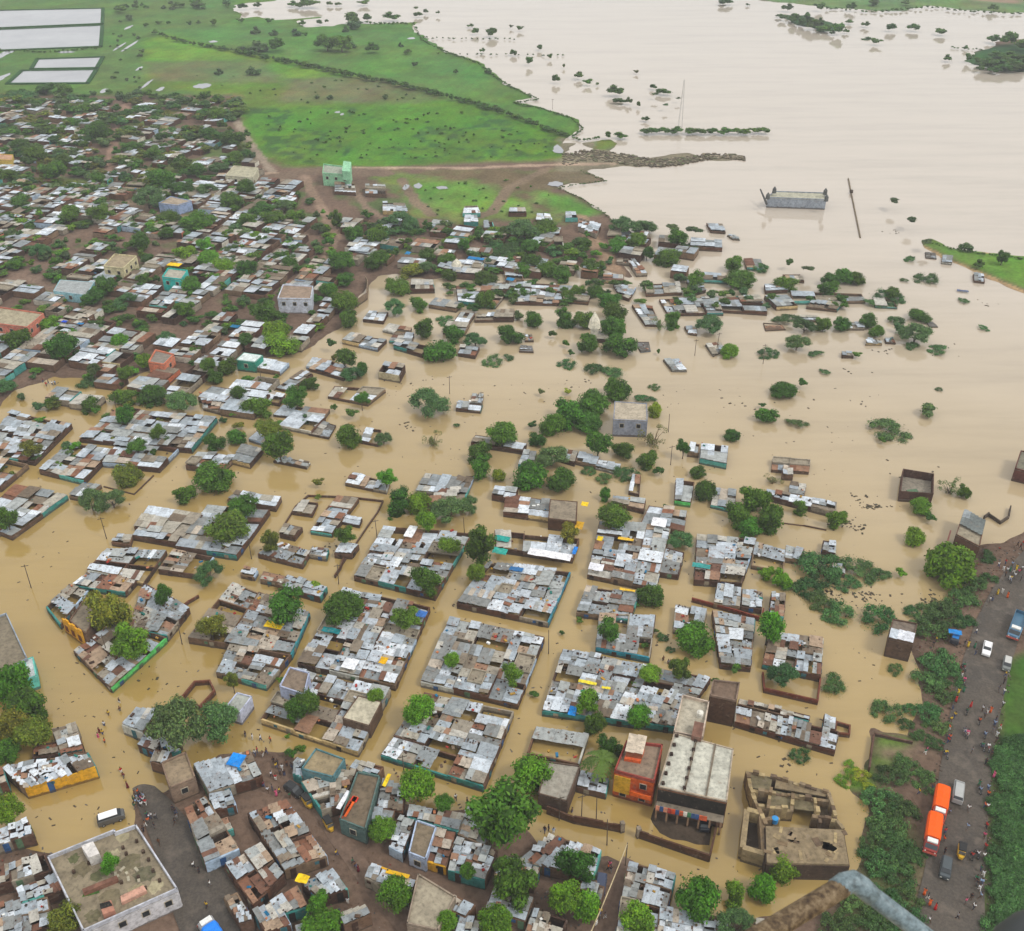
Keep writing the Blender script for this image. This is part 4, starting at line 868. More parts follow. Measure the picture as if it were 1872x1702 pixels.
def crown(kind, seed):
    rr = random.Random(seed); mb = MB()
    if kind == 'round':
        for i in range(26):
            while True:
                p = Vector((rr.uniform(-1, 1), rr.uniform(-1, 1), rr.uniform(-.6, 1)))
                if p.length < 1: break
            p = p * .70 if i else Vector((0, 0, 0)); p.z *= .95; R_ = rr.uniform(.24, .38) * (1.0 if i else 1.3); t = rr.uniform(.72, 1.25)
            r = (R_, R_, R_ * .85); core(mb, p, r); leafcloud(mb, p, r, 125, .062, (t, t, t), rr=rr)
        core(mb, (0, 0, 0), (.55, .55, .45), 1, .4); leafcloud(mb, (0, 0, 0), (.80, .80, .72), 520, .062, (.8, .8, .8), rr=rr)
    elif kind == 'lobed':
        for i in range(20):
            a = rr.uniform(0, 6.28); d = rr.uniform(.25, .78); p = Vector((d * math.cos(a), d * math.sin(a) * .8, rr.uniform(-.35, .55))); R_ = rr.uniform(.22, .40); t = rr.uniform(.7, 1.3)
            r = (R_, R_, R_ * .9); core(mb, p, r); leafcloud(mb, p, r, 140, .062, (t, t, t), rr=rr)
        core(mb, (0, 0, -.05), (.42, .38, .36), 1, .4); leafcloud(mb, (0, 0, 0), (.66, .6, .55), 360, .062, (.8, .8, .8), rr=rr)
    elif kind == 'spread':       # feathery acacia
        for i in range(30):
            a = rr.uniform(0, 6.28); d = math.sqrt(rr.random()) * .8; p = Vector((d * math.cos(a), d * math.sin(a), .62 * (1 - d * d) + rr.uniform(-.30, .08))); R_ = rr.uniform(.22, .36); t = rr.uniform(.75, 1.25)
            r = (R_, R_, R_ * .75); core(mb, p, r, .7); leafcloud(mb, p, r, 150, .042, (t, t, t), rr=rr)
    elif kind == 'low':          # thorn shrub, half under water
        for i in range(24):
            a = rr.uniform(0, 6.28); d = math.sqrt(rr.random()) * .85; p = Vector((d * math.cos(a), d * math.sin(a) * .9, .22 * (1 - d * d))); R_ = rr.uniform(.14, .28); t = rr.uniform(.7, 1.25)
            r = (R_, R_, R_ * .6); core(mb, p, r, .55); leafcloud(mb, p, r, 95, .040, (t, t, t), rr=rr)
        leafcloud(mb, (0, 0, .05), (1.05, 1.0, .2), 260, .03, rr=rr)
    elif kind == 'sparse':
        for i in range(16):
            a = rr.uniform(0, 6.28); d = rr.uniform(.2, .85); p = Vector((d * math.cos(a), d * math.sin(a), rr.uniform(-.3, .6))); R_ = rr.uniform(.14, .26)
            leafcloud(mb, p, (R_, R_, R_), 60, .045, rr=rr)
            mb.tube([(0, 0, -.9), p * .5 + Vector((0, 0, -.2)), p], [.035, .02, .008], 4, (1.6, .9, 1.6))
    elif kind == 'umbrella':
        for i in range(22):
            a = rr.uniform(0, 6.28); d = math.sqrt(rr.random()) * .9; p = Vector((d * math.cos(a), d * math.sin(a), .12 * (1 - d * d) + rr.uniform(-.03, .05))); R_ = rr.uniform(.16, .26)
            leafcloud(mb, p, (R_, R_, R_ * .35), 70, .05, rr=rr); core(mb, p, (R_, R_, R_ * .3), .7)
    elif kind == 'tall':
        for i in range(18):
            a = rr.uniform(0, 6.28); d = rr.uniform(.1, .62); p = Vector((d * math.cos(a), d * math.sin(a), rr.uniform(-1.0, 1.1))); R_ = rr.uniform(.28, .45); t = rr.uniform(.75, 1.2)
            r = (R_, R_, R_); core(mb, p, r); leafcloud(mb, p, r, 130, .07, (t, t, t), rr=rr)
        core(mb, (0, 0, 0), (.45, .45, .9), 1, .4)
    elif kind == 'mini':
        for i in range(9):
            a = rr.uniform(0, 6.28); d = rr.uniform(0, .6); p = Vector((d * math.cos(a), d * math.sin(a), rr.uniform(-.3, .5))); R_ = rr.uniform(.32, .5); t = rr.uniform(.7, 1.25)
            core(mb, p, (R_, R_, R_ * .8), .8); leafcloud(mb, p, (R_, R_, R_ * .8), 26, .13, (t, t, t), rr=rr)
    return mb
CR = {}
for k, n in (('round', 4), ('lobed', 3), ('spread', 3), ('low', 3), ('sparse', 2), ('umbrella', 2), ('tall', 2), ('mini', 3)):
    CR[k] = []
    for i in range(n):
        mb = crown(k, 100 + i * 7 + len(k)); CR[k].append((mb, mb.mesh('crown', M['leaf'])))
TRK = []
for i in range(3):
    mb = MB(); rr = random.Random(50 + i); mb.tube([(0, 0, -1.0), (rr.uniform(-.05, .05), rr.uniform(-.05, .05), -.45), (rr.uniform(-.1, .1), rr.uniform(-.1, .1), 0)], [.075, .055, .04], 6)
    for j in range(5):
        a = j * 1.26 + rr.uniform(-.3, .3); mb.tube([(0, 0, -.5), (.2 * math.cos(a), .2 * math.sin(a), -.2), (.5 * math.cos(a), .5 * math.sin(a), rr.uniform(-.05, .25))], [.035, .025, .012], 4)
    TRK.append(mb.mesh('trunk', M['bark'], True))
CLR = {'g': (.100, .270, .012), 'd': (.058, .165, .012), 'o': (.130, .190, .018), 'b': (.075, .180, .055), 'y': (.19, .33, .018), 's': (.12, .18, .05), 'u': (.07, .15, .045), 'l': (.070, .180, .052)}
WORDS = {'g': 'bright green', 'd': 'dark green', 'o': 'olive green', 'b': 'bluish green feathery', 'y': 'yellow green', 's': 'thin half bare', 'u': 'flat topped', 'l': 'low bluish green'}
TREES = []
def T(s_):
    for e in s_.split():
        a = e.split(','); TREES.append((float(a[0]), float(a[1]), float(a[2]), float(a[3]), a[4]))
# pixel of the crown's centre, its width and height, and its look
T('20,1255,72,80,g 50,1296,74,66,d 22,1330,66,60,o 62,1338,62,54,o 12,1375,48,40,d 12,1478,50,60,g 322,1335,98,92,b 395,1325,80,74,b 12,950,38,44,d 240,1180,70,64,g 205,1117,82,80,o 298,1090,36,38,d 385,1146,48,42,o 424,1244,26,44,o 527,1112,74,52,d 626,1112,72,52,d 740,1131,50,34,d 560,1282,46,44,d 540,1300,36,44,d 686,1271,30,24,g 765,1297,58,52,g 825,1205,28,28,g 936,1232,40,38,g 762,1432,66,68,g 812,1467,34,24,g 698,1515,50,36,g 925,1495,122,108,d 977,1418,76,72,g 936,1615,80,84,d 905,1684,60,50,g 1050,1582,66,68,d 1033,1645,58,58,g 1072,1655,50,56,g 1075,1283,44,48,g 1170,1308,46,38,g 1088,1328,38,44,d 1118,1368,50,50,d 1243,1226,36,44,o 1190,1230,42,20,g 1272,1170,74,52,g 1345,1221,22,18,d 1433,1238,50,46,b 1405,1150,50,56,g 1275,1642,82,72,g 1342,1640,42,56,g 1393,1625,50,56,g 1430,1585,60,50,g 855,1593,28,26,g 722,1635,64,52,g 578,1652,46,40,g 590,1690,72,44,g 200,1582,32,38,g 118,1682,58,50,o 815,1686,38,40,g 1165,1684,62,48,g 532,1376,22,24,d 550,1368,22,18,g 1345,1690,60,40,b')
T('168,920,46,48,b 206,917,46,38,b 233,869,50,46,o 337,905,44,34,d 392,874,74,58,d 445,932,62,36,d 416,966,74,48,o 382,1050,48,42,b 57,820,36,24,o 138,814,22,16,g 110,850,18,14,g 250,815,38,20,d 287,792,28,30,d 393,810,38,34,d 430,803,38,28,d 495,992,36,48,o 629,980,36,32,d 511,820,54,54,d 638,800,48,50,d 701,804,30,22,b 791,804,34,32,s 582,880,22,18,o 706,875,36,30,g 580,908,14,10,y 727,930,44,58,d 765,920,50,44,g 820,936,62,44,b 778,952,38,36,g 858,925,32,34,b 878,828,46,40,d 882,858,46,46,d 880,996,56,76,d 870,1045,32,34,y 822,997,40,28,g 777,1062,56,48,d 912,870,26,26,y 575,1069,24,18,y 918,793,54,34,d 985,805,36,26,d 1009,840,60,38,b 968,872,62,54,d 1026,882,60,44,d 1094,815,46,42,d 1138,825,40,34,d 1181,842,46,32,d 1204,860,22,18,d 1193,799,48,44,s 1106,905,24,28,d 1123,941,58,40,d 1220,927,15,14,d 1250,817,28,24,d 1338,797,28,22,d 1291,898,42,46,d 1276,864,30,20,d 1039,975,34,40,o 1243,990,44,34,b 1188,1091,50,42,d 1117,1154,44,38,d 1380,915,56,54,d 1348,942,48,50,d 1402,950,58,56,d 1370,965,50,40,d 1463,933,26,34,d 1528,950,40,38,d 1413,876,34,20,s 1401,1048,30,24,g 1430,1060,38,36,g 1683,927,40,32,g 1704,946,24,16,d 1736,893,38,34,s 1763,900,26,28,d 1672,982,40,34,g 1648,1046,22,18,g 1738,1036,88,84,g')
T('482,573,56,40,d 506,607,50,40,g 516,630,58,32,g 578,597,28,16,g 640,587,40,40,d 630,551,48,42,d 600,530,32,28,d 624,479,50,36,d 632,511,36,22,d 530,481,30,26,d 645,428,36,30,d 693,431,42,34,d 738,409,50,30,b 615,401,24,32,d 600,441,24,20,d 672,391,24,20,d 583,420,30,24,b 688,476,46,34,d 752,495,50,26,o 781,468,32,24,d 780,492,34,24,b 816,473,34,22,d 848,450,24,26,d 818,505,34,22,d 888,513,42,32,d 856,522,30,18,d 728,525,48,34,d 720,564,36,30,b 765,557,36,28,d 886,551,34,42,d 866,560,28,20,d 773,603,46,38,d 829,611,40,34,d 803,642,64,42,d 869,623,36,20,b 933,614,46,32,d 608,627,20,28,d 629,656,42,32,d 661,677,26,28,d 643,688,42,26,b 565,703,30,26,d 541,726,44,34,d 470,746,52,42,d 661,730,26,22,d 610,743,14,16,d 645,754,24,20,d 784,742,68,46,b 557,767,20,26,b 490,782,46,34,o')
T('128,393,42,32,d 182,391,46,34,d 307,396,42,26,d 363,407,60,34,d 256,441,34,34,d 304,425,30,22,d 37,428,16,20,d 75,463,36,34,b 29,484,30,20,d 336,463,44,28,g 374,449,30,28,g 379,473,40,28,g 411,485,42,28,g 451,491,46,30,d 414,431,22,18,g 278,487,26,14,d 262,511,26,22,d 214,508,20,18,d 192,524,42,34,d 171,543,42,26,d 158,521,20,16,d 107,508,16,14,g 350,524,40,32,d 388,521,22,22,b 230,554,40,22,b 337,567,36,30,d 304,623,34,30,b 219,623,32,26,g 85,594,42,26,g 29,562,22,10,g 29,620,50,36,d 115,636,56,50,d 264,660,30,28,g 358,639,20,18,d 449,623,32,26,d 379,666,30,26,d 393,692,32,26,d 418,674,36,32,d 230,684,28,28,d 171,679,24,28,b 435,716,30,24,d 224,727,44,28,d 278,725,54,32,d 331,738,52,38,b 230,762,34,38,d 166,741,34,32,d 96,738,26,22,d 8,711,36,32,b 501,500,24,18,d')
T('993,417,50,26,d 953,425,58,32,b 969,449,36,26,d 1066,447,30,20,d 1066,468,24,20,d 975,480,40,36,d 1002,492,42,34,d 1028,503,38,32,d 960,495,34,26,d 1084,492,42,32,d 1164,439,34,28,d 1132,449,42,22,d 1138,415,44,20,b 1178,420,42,24,b 1231,415,30,12,u 1242,436,38,32,d 1269,420,32,12,u 1183,463,26,24,d 1220,471,50,34,d 1338,484,40,32,d 1351,511,54,34,d 1274,516,36,36,d 1255,532,24,18,d 1244,508,28,20,b 1183,519,22,18,d 1039,540,30,20,d 1057,532,26,24,d 1087,532,34,28,d 1111,548,40,28,d 980,586,36,34,d 951,578,22,24,b 1031,588,34,46,d 1068,586,42,34,d 1124,572,46,42,d 1119,602,50,46,d 1076,631,46,38,d 1135,634,56,44,d 1010,610,16,16,d 1034,627,16,14,d 1044,644,14,14,d 1207,591,26,26,s 1229,590,30,40,d 1298,597,48,30,b 1309,559,18,16,d 1333,643,32,30,g 1204,642,10,12,d 1130,714,54,40,d 1082,738,58,46,d 1040,758,64,54,d 1010,778,50,44,d 1075,775,50,40,d 1197,751,26,30,y 972,775,20,14,d 991,716,14,14,s 1036,715,18,10,y')
T('1444,479,18,24,d 1479,490,24,14,u 1436,520,40,28,d 1520,512,34,26,d 1543,508,38,26,d 1567,510,32,26,d 1513,528,44,30,d 1634,538,36,22,d 1543,555,20,18,d 1399,559,20,16,b 1471,599,38,22,b 1505,596,30,30,d 1540,594,34,28,d 1588,588,32,30,d 1602,608,30,24,d 1682,578,42,20,d 1650,600,30,18,b 1674,613,54,32,b 1457,630,42,22,b 1567,647,18,12,g 1431,714,48,30,d 1470,700,20,18,d 1393,741,14,10,d 1402,763,42,26,d 1612,803,18,10,d 1695,749,38,14,b 1698,443,24,14,u 1767,452,28,18,b 1789,481,24,18,d 1833,472,24,26,d 1668,401,26,8,u 1634,366,24,12,u')
T('83,163,40,18,d 117,163,34,22,d 150,200,36,20,d 80,222,26,22,d 134,224,34,18,d 184,240,44,38,d 91,238,26,18,d 37,267,34,28,d 64,280,46,30,d 115,294,36,24,d 150,264,26,20,d 99,315,52,38,d 11,320,34,24,d 51,320,22,16,d 37,369,38,26,d 179,328,28,24,d 240,270,34,20,d 278,280,32,24,d 248,296,30,18,d 224,299,20,18,d 294,328,52,40,d 328,304,30,20,d 363,310,32,28,d 400,310,32,18,b 395,208,36,26,d 363,216,24,18,d 344,248,30,18,b 390,248,44,24,d 427,254,40,32,d 427,288,30,24,d 451,280,24,18,d 334,344,44,24,d 379,350,36,20,b 451,344,36,32,d 422,369,46,32,d 272,367,58,26,b 307,179,40,14,d 374,174,26,22,d 400,179,30,14,d 430,188,30,18,b 288,216,26,14,d 270,171,18,18,d 180,370,26,18,d 205,384,24,14,b 480,385,50,24,d 500,400,48,26,d 455,402,40,24,d 520,380,36,20,b 540,395,34,24,d 340,365,28,20,d')
T('224,16,28,16,d 246,11,18,12,d 268,12,12,8,d 326,8,26,12,d 366,8,34,12,d 443,11,14,10,d 470,8,12,10,d 235,32,20,10,b 267,45,14,9,d 291,41,14,8,d 308,41,10,8,d 345,43,10,12,d 362,40,10,8,d 391,40,18,14,d 465,56,16,16,b 438,37,12,8,d 398,131,20,9,b 465,130,22,12,b 475,85,30,14,b 443,91,18,9,b 498,60,14,10,b 541,59,18,12,b 557,63,8,8,d 506,80,26,22,d 597,78,28,22,d 624,80,28,22,d 642,83,14,14,b 682,85,22,18,d 733,83,8,16,b 746,93,14,9,d 758,117,10,9,d 833,130,8,9,d 642,32,28,20,d 647,46,22,16,b 632,54,12,14,b 674,32,16,12,d 717,29,24,14,d 551,41,12,9,d 583,40,12,8,d 597,38,6,8,d 493,37,12,9,d 533,6,16,9,d 549,8,16,10,d 570,5,30,9,d 602,6,10,7,d 618,7,10,6,d 664,5,18,8,d 760,14,10,5,u 764,26,14,8,d 778,20,8,8,d 800,22,6,8,d 859,46,10,6,d 869,56,12,10,d 899,58,20,14,d 881,91,8,8,d 939,96,10,9,d 893,130,14,7,b 604,177,12,8,b 578,177,10,6,b 705,177,12,5,b')
T('951,51,10,8,d 903,57,8,12,d 935,48,6,6,s 938,95,8,8,d 987,86,12,9,d 967,110,12,14,d 1005,103,8,9,d 1016,143,12,14,d 1031,120,6,7,s 1060,138,16,11,d 1074,150,14,10,d 1092,153,6,5,s 1127,164,24,18,d 1132,184,20,7,d 1151,183,10,12,d 1167,190,8,10,d 1194,158,12,8,d 1212,167,22,8,d 1197,171,10,5,u 1218,192,10,5,u 1180,216,12,8,d 1135,247,20,10,d 1111,246,12,12,d 1162,131,8,6,s 1239,179,8,5,u 1327,3,22,7,d 1367,8,7,4,d 1320,0,12,7,d')
T('1439,12,16,13,d 1497,12,16,13,d 1433,31,14,9,d 1452,32,18,15,d 1471,35,20,18,d 1487,43,22,16,d 1500,39,12,14,d 1508,52,24,11,d 1530,51,20,18,d 1548,56,10,7,d 1555,40,14,6,d 1582,43,12,9,d 1630,49,16,12,d 1671,49,18,11,d 1717,57,20,10,d 1604,75,16,10,d 1583,71,20,3,l 1732,105,14,11,d 1818,69,20,14,d 1846,69,24,22,d 1866,80,24,18,d 1773,104,12,14,d 1791,110,14,11,d 1810,115,26,18,d 1834,118,28,18,d 1861,122,26,14,d 1826,99,26,12,d 1850,100,24,12,d 1767,87,8,7,d 1556,10,14,14,d 1599,4,22,7,d 1658,5,16,8,d 1818,13,16,12,d 1478,28,10,10,d')
for i in range(15): TREES.append((1182 + i * 15.2 + random.uniform(-2, 2), 239 - abs(i - 9) * .15 + random.uniform(-.6, .6), 19, 9, 'd'))
SHR = '1495,1036,72,40,l 1505,1058,50,26,l 1575,1047,62,26,l 1608,1050,30,14,l 1478,1080,46,26,l 1500,1102,44,26,l 1528,1124,50,30,l 1604,1133,56,30,l 1666,1118,26,12,l 1700,1120,40,22,l 1636,1225,24,12,l 1521,1254,42,36,l 1618,1300,44,24,l 1463,1383,32,18,l 1804,1022,30,24,l 1810,1059,26,18,l 1775,1070,44,40,l 1760,1100,50,40,l 1730,1125,56,40,l 1700,1150,60,38,l 1765,1140,36,34,l 1715,1215,60,44,l 1735,1240,44,36,l 1700,1250,50,36,l 1720,1270,44,30,l 1662,1298,24,24,l 1700,1305,44,34,l 1712,1330,40,30,l 1655,1325,26,20,l 1676,1345,24,16,l 1705,1360,34,24,l 1628,1420,50,40,l 1655,1400,44,34,l 1690,1430,44,44,l 1612,1470,60,50,l 1650,1485,56,50,l 1620,1515,62,46,l 1596,1545,40,30,l 1640,1545,56,44,l 1600,1580,56,44,l 1640,1600,60,50,l 1665,1570,40,36,l 1660,1640,44,50,l 1620,1650,56,44,l 1600,1690,60,40,l 1655,1690,56,40,l 1560,1665,50,34,l 1530,1700,60,36,l 1690,1560,20,16,l 1076,862,22,14,l 1141,868,40,20,l 1105,876,26,12,l 235,409,52,14,l 158,703,30,16,l 813,588,30,12,l 901,663,34,14,l 930,655,18,6,l 1036,668,28,12,l 1084,676,30,18,l 1119,684,38,12,l 1196,709,18,8,l 1178,730,32,12,l 940,463,48,28,l 1391,492,28,14,l 1623,548,48,16,l 1596,555,34,10,l 1436,584,42,16,l 1639,588,26,16,l 1668,634,22,12,l 1714,640,34,12,l 1403,648,34,12,l 1492,647,24,7,l 1799,600,18,6,l 1508,680,18,5,l 1455,774,34,14,l 1626,787,60,12,l 1663,475,18,10,l 1652,512,14,6,l 1692,512,38,10,l 1762,550,18,4,l 40,184,60,20,l 13,184,40,20,l 835,778,10,6,l 740,425,60,20,l 900,430,50,20,l 880,432,40,14,l 1210,1165,18,10,l 1225,1188,14,10,l 1716,712,12,4,l 1448,1075,30,16,l 1550,1068,40,12,l 700,425,40,16,l 1255,455,40,16,l 925,470,40,20,l 905,455,34,16,l 1745,1005,20,14,l 1545,1425,40,12,y 1572,1418,36,12,y 1590,1440,30,12,y 1555,1400,26,8,y'
SHRUBS = []
for e in SHR.split():
    a = e.split(','); SHRUBS.append((float(a[0]), float(a[1]), float(a[2]), float(a[3]), a[4]))
LM2 = [l for l in LM]
def place_tree(i, px, py, w, h, k, name='tree', merged=None):
    w *= (1.35 if py < 260 and px > 430 else 1.0) * 1.17 if k != 'l' else 1.42; h *= (1.35 if py < 260 and px > 430 else 1.0) * 1.17 if k != 'l' else 1.4; s0 = scl(px, py + h * .3); r = w / 2 / s0
    ang = math.atan2(851 - py, F) ; el = TH - ang                 # how steeply we look down there
    rzt = (h / 2 / s0) / max(.35, math.sqrt(math.cos(el) ** 2 + .35 * math.sin(el) ** 2)); rzt = min(max(rzt, r * .42), r * 1.5)
    kind = {'g': random.choice(['round', 'round', 'lobed']), 'd': random.choice(['round', 'lobed', 'lobed']), 'o': random.choice(['lobed', 'round']), 'b': 'spread', 'y': 'round', 's': 'sparse', 'u': 'umbrella', 'l': 'low'}[k]
    if k == 'y' and h < w * .5: kind = 'low'
    if h > w * 1.25 and k in 'gdo': kind = 'tall'
    if kind == 'low': zc = .05; rzt = r * 1.25 if h > w * .45 else r * .7
    elif kind == 'umbrella': zc = r * 1.3; rzt = r * .9
    elif kind == 'spread': zc = r * .40; rzt = max(rzt, r * .8)
    elif kind == 'tall': zc = rzt * .95; rzt = rzt * .72
    else: zc = rzt * .80
    g = .3 if kind != 'low' else .15
    if merged is None and py > 640 and kind != 'low':
        P0 = up(px, py, zc + g); dmin = np.min((JC[:, 0] - P0.x) ** 2 + (JC[:, 1] - P0.y) ** 2)
        if dmin < 22: zc = max(zc, 2.5 + rzt * .35)
        elif land_h(np.array([P0.x]), np.array([P0.y]))[0][0] < 0: zc = rzt * .42
    elif merged is None and kind not in ('low', 'umbrella', 'sparse') and 470 < py:
        P0 = up(px, py, zc + g)
        if land_h(np.array([P0.x]), np.array([P0.y]))[0][0] < 0: zc = max(rzt * .45, 1.0)
    if px == 200 and py == 1582: zc = 6.0
    P = up(px, py, zc + g)
    tint = CLR[k]; v = random.uniform(.70, 1.25); hue = random.uniform(.8, 1.45); col = (tint[0] * v * hue, tint[1] * v, tint[2] * v, 1)
    rot = random.uniform(0, 6.28)
    if merged is not None:
        mb = CR['mini'][i % 3][0]; cs, sn = math.cos(rot), math.sin(rot); o = len(merged.v)
        zz = zc if kind != 'low' else r * .2
        for x, y, z in mb.v: merged.v.append((P.x + (x * cs - y * sn) * r, P.y + (x * sn + y * cs) * r, P.z + z * rzt * .8 if kind not in ('low', 'umbrella') else P.z + z * r * .3))
        for f in mb.f: merged.f.append(tuple(q + o for q in f))
        for c in mb.c: merged.c.append((c[0] * col[0], c[1] * col[1], c[2] * col[2]))
        return
    base = Vector((P.x, P.y, 0))
    size = 'large ' if r > 4.3 else 'small ' if r < 2.3 else ''
    if name == 'tree':
        wet = land_h(np.array([P.x]), np.array([P.y]))[0][0] < 0
        lab = f"{size}{WORDS[k]} tree {'in the flood ' if wet else ''}{where(px, py)}"
        root = thing('tree', base, lab, 'tree', 'trees among the houses and the flood', (px, py))
    else:
        root = thing('shrub', base, f"{size}{WORDS[k]} {'weed mat' if k == 'y' else 'shrub'} {where(px, py)}", 'shrub', 'shrubs at the water line', (px, py))
    cr = bpy.data.objects.new('crown', CR[kind][i % len(CR[kind])][1]); COL.objects.link(cr); cr.parent = root; cr.color = col
    cr.location = (0, 0, P.z); cr.rotation_euler = (random.uniform(-.22, .22), random.uniform(-.22, .22), rot); cr.scale = (r * 1.02, r * random.uniform(.9, 1.05), rzt if kind != 'umbrella' else r)
    if kind not in ('low',):
        t = bpy.data.objects.new('trunk', TRK[i % 3]); COL.objects.link(t); t.parent = root; t.location = (0, 0, P.z); hh = (P.z + .8)
        t.scale = (r * .9, r * .9, hh); t.rotation_euler = (0, 0, rot)
JC = np.array([[(j[1][0].x + j[1][2].x) / 2, (j[1][0].y + j[1][2].y) / 2] for j in JOBS])
TREES.sort(key=lambda t: -t[2] * t[3])
mt = MB()
for i, t in enumerate(TREES): place_tree(i, *t, merged=None if i < 290 else mt)
for i, t in enumerate(SHRUBS): place_tree(i, *t, name='shrub')
# scrub no one could count: far village, hedges, debris
def scatter(P, n, wmin, wmax, k='d'):
    q = P
    xs = [p[0] for p in P]; ys = [p[1] for p in P]; c = 0
    while c < n:
        x, y = random.uniform(min(xs), max(xs)), random.uniform(min(ys), max(ys))
        if inside((x, y), P): place_tree(c, x, y, random.uniform(wmin, wmax), random.uniform(wmin, wmax) * .6, random.choice(k), merged=mt); c += 1
scatter([(0,178),(240,178),(430,178),(470,300),(330,345),(0,345)], 330, 12, 36, 'ddbo')
scatter([(0,345),(330,345),(560,345),(620,420),(600,520),(0,520)], 210, 12, 34, 'ddbg')
scatter([(0,400),(600,420),(640,560),(0,640)], 90, 14, 32, 'ddg')
scatter([(0,520),(600,520),(560,620),(0,690)], 110, 12, 30, 'ddbg')
scatter([(0,690),(640,640),(700,700),(480,830),(0,880)], 60, 12, 28, 'dbgo')
scatter([(520,1060),(1400,1060),(1300,1300),(500,1380)], 26, 10, 20, 'ddg')
scatter([(620,400),(1110,425),(1130,490),(700,500)], 110, 12, 34, 'ddbg')
scatter([(820,500),(1240,520),(1580,545),(1560,560),(1200,550),(820,560)], 60, 12, 30, 'ddb')
scatter([(0,165),(260,165),(430,180),(430,196),(0,200)], 50, 12, 26, 'db')
scatter([(430,0),(210,0),(215,20),(430,16)], 16, 8, 20, 'db')
scatter([(470,200),(850,205),(1020,255),(1000,285),(560,295),(480,240)], 110, 3, 8, 'dd')
scatter([(280,130),(700,150),(800,180),(460,190)], 24, 3, 6, 'dd')
scatter([(700,320),(1000,330),(1060,390),(800,395)], 30, 3, 9, 'dg')
scatter([(1420,28),(1470,26),(1555,58),(1500,62)], 12, 6, 14, 'd')
scatter([(1780,112),(1880,90),(1890,130),(1790,126)], 34, 8, 20, 'd')
scatter([(190,20),(262,60),(266,160),(205,165),(200,90)], 22, 5, 12, 'db')
tag(mt.build('trees', M['leaf']), 'small scrub and distant trees scattered through the village and fields', 'trees', kind='stuff')
hd = MB()
def hedge(P, step, w0, w1, k):
    for (x0, y0), (x1, y1) in zip(P, P[1:]):
        d = math.hypot(x1 - x0, y1 - y0); n = max(1, int(d / step))
        for i in range(n): t = (i + random.random() * .6) / n; place_tree(i, x0 + (x1 - x0) * t, y0 + (y1 - y0) * t + random.uniform(-1, 1), random.uniform(w0, w1), random.uniform(w0, w1) * .7, k, merged=hd)
hedge([(282,58),(340,76),(450,95),(560,118),(650,137),(710,148),(770,162),(830,178),(900,196),(960,218),(1000,234),(1042,248)], 7, 6, 17, 'd')
hedge([(640,40),(700,42),(758,42)], 8, 4, 7, 'd'); hedge([(768,68),(840,70),(950,71)], 10, 3, 5, 'd'); hedge([(800,97),(880,99),(960,99),(1040,101)], 12, 3, 5, 'd')
hedge([(1045,252),(1070,256),(1100,250)], 6, 4, 7, 'd'); hedge([(0,92),(90,94),(186,86)], 8, 4, 9, 'd'); hedge([(0,52),(186,45)], 12, 3, 5, 'd'); hedge([(1738,86),(1800,91)], 6, 3, 5, 'd')
hedge([(758,44),(770,72),(812,93),(872,113),(905,140),(940,162),(985,181),(940,188),(990,198),(1045,216),(1066,235),(1045,250)], 3, 2, 6, 'd')
hedge([(1062,312),(1108,330),(1060,336),(1022,343),(1062,362),(1106,389),(1120,408)], 4, 2, 7, 'd')
hedge([(1690,440),(1742,454),(1800,464),(1872,472)], 6, 3, 9, 'd')
hedge([(1508,14),(1600,21),(1700,12),(1760,19),(1872,25)], 9, 3, 8, 'd')
tag(hd.build('hedge', M['leaf']), 'long hedge of dark shrubs crossing the green fields to the river', 'hedge', kind='stuff')
# thicket on the far side of the road
tk = MB()
def bigbush(px, py, w, h, k):
    s0 = scl(px, py); r = w / 2 / s0; P = up(px, py, .5); mb = CR['low'][random.randrange(3)][0]; rot = random.uniform(0, 6.28); cs, sn = math.cos(rot), math.sin(rot); o = len(tk.v)
    c0 = CLR[k]; v = random.uniform(.8, 1.2)
    for x, y, z in mb.v: tk.v.append((P.x + (x * cs - y * sn) * r, P.y + (x * sn + y * cs) * r, P.z + z * r * 1.1))
    for f in mb.f: tk.f.append(tuple(q + o for q in f))
    for c in mb.c: tk.c.append((c[0] * c0[0] * v, c[1] * c0[1] * v, c[2] * c0[2] * v))
for _ in range(105):
    y = random.uniform(1352, 1740); x0 = 1822 - (y - 1352) * .05; bigbush(random.uniform(x0 + 14, 1930), y, random.uniform(46, 74), 30, random.choice('lll'))
tag(tk.build('thicket', M['leaf']), 'dense bluish green thicket along the far side of the road', 'thicket', kind='stuff')
# debris on the spit
db = MB()
for _ in range(900):
    t = random.random(); x = 1030 + t * 330; y = 292 - 6 * math.sin(t * 9) + random.uniform(-12, 12) * (1 - t * .7)
    p = up(x, y, .1); s_ = random.uniform(.3, 1.3); db.box((p.x, p.y, .25), (s_, s_ * 1.6, s_ * .6), random.uniform(0, 3), random.choice([srgb(140,130,105), srgb(110,105,80), srgb(90,85,70), srgb(100,110,70), srgb(160,148,125)]))
tag(db.build('debris', M['paint']), 'grey brown flood debris heaped along the spit of land', 'debris', kind='stuff')
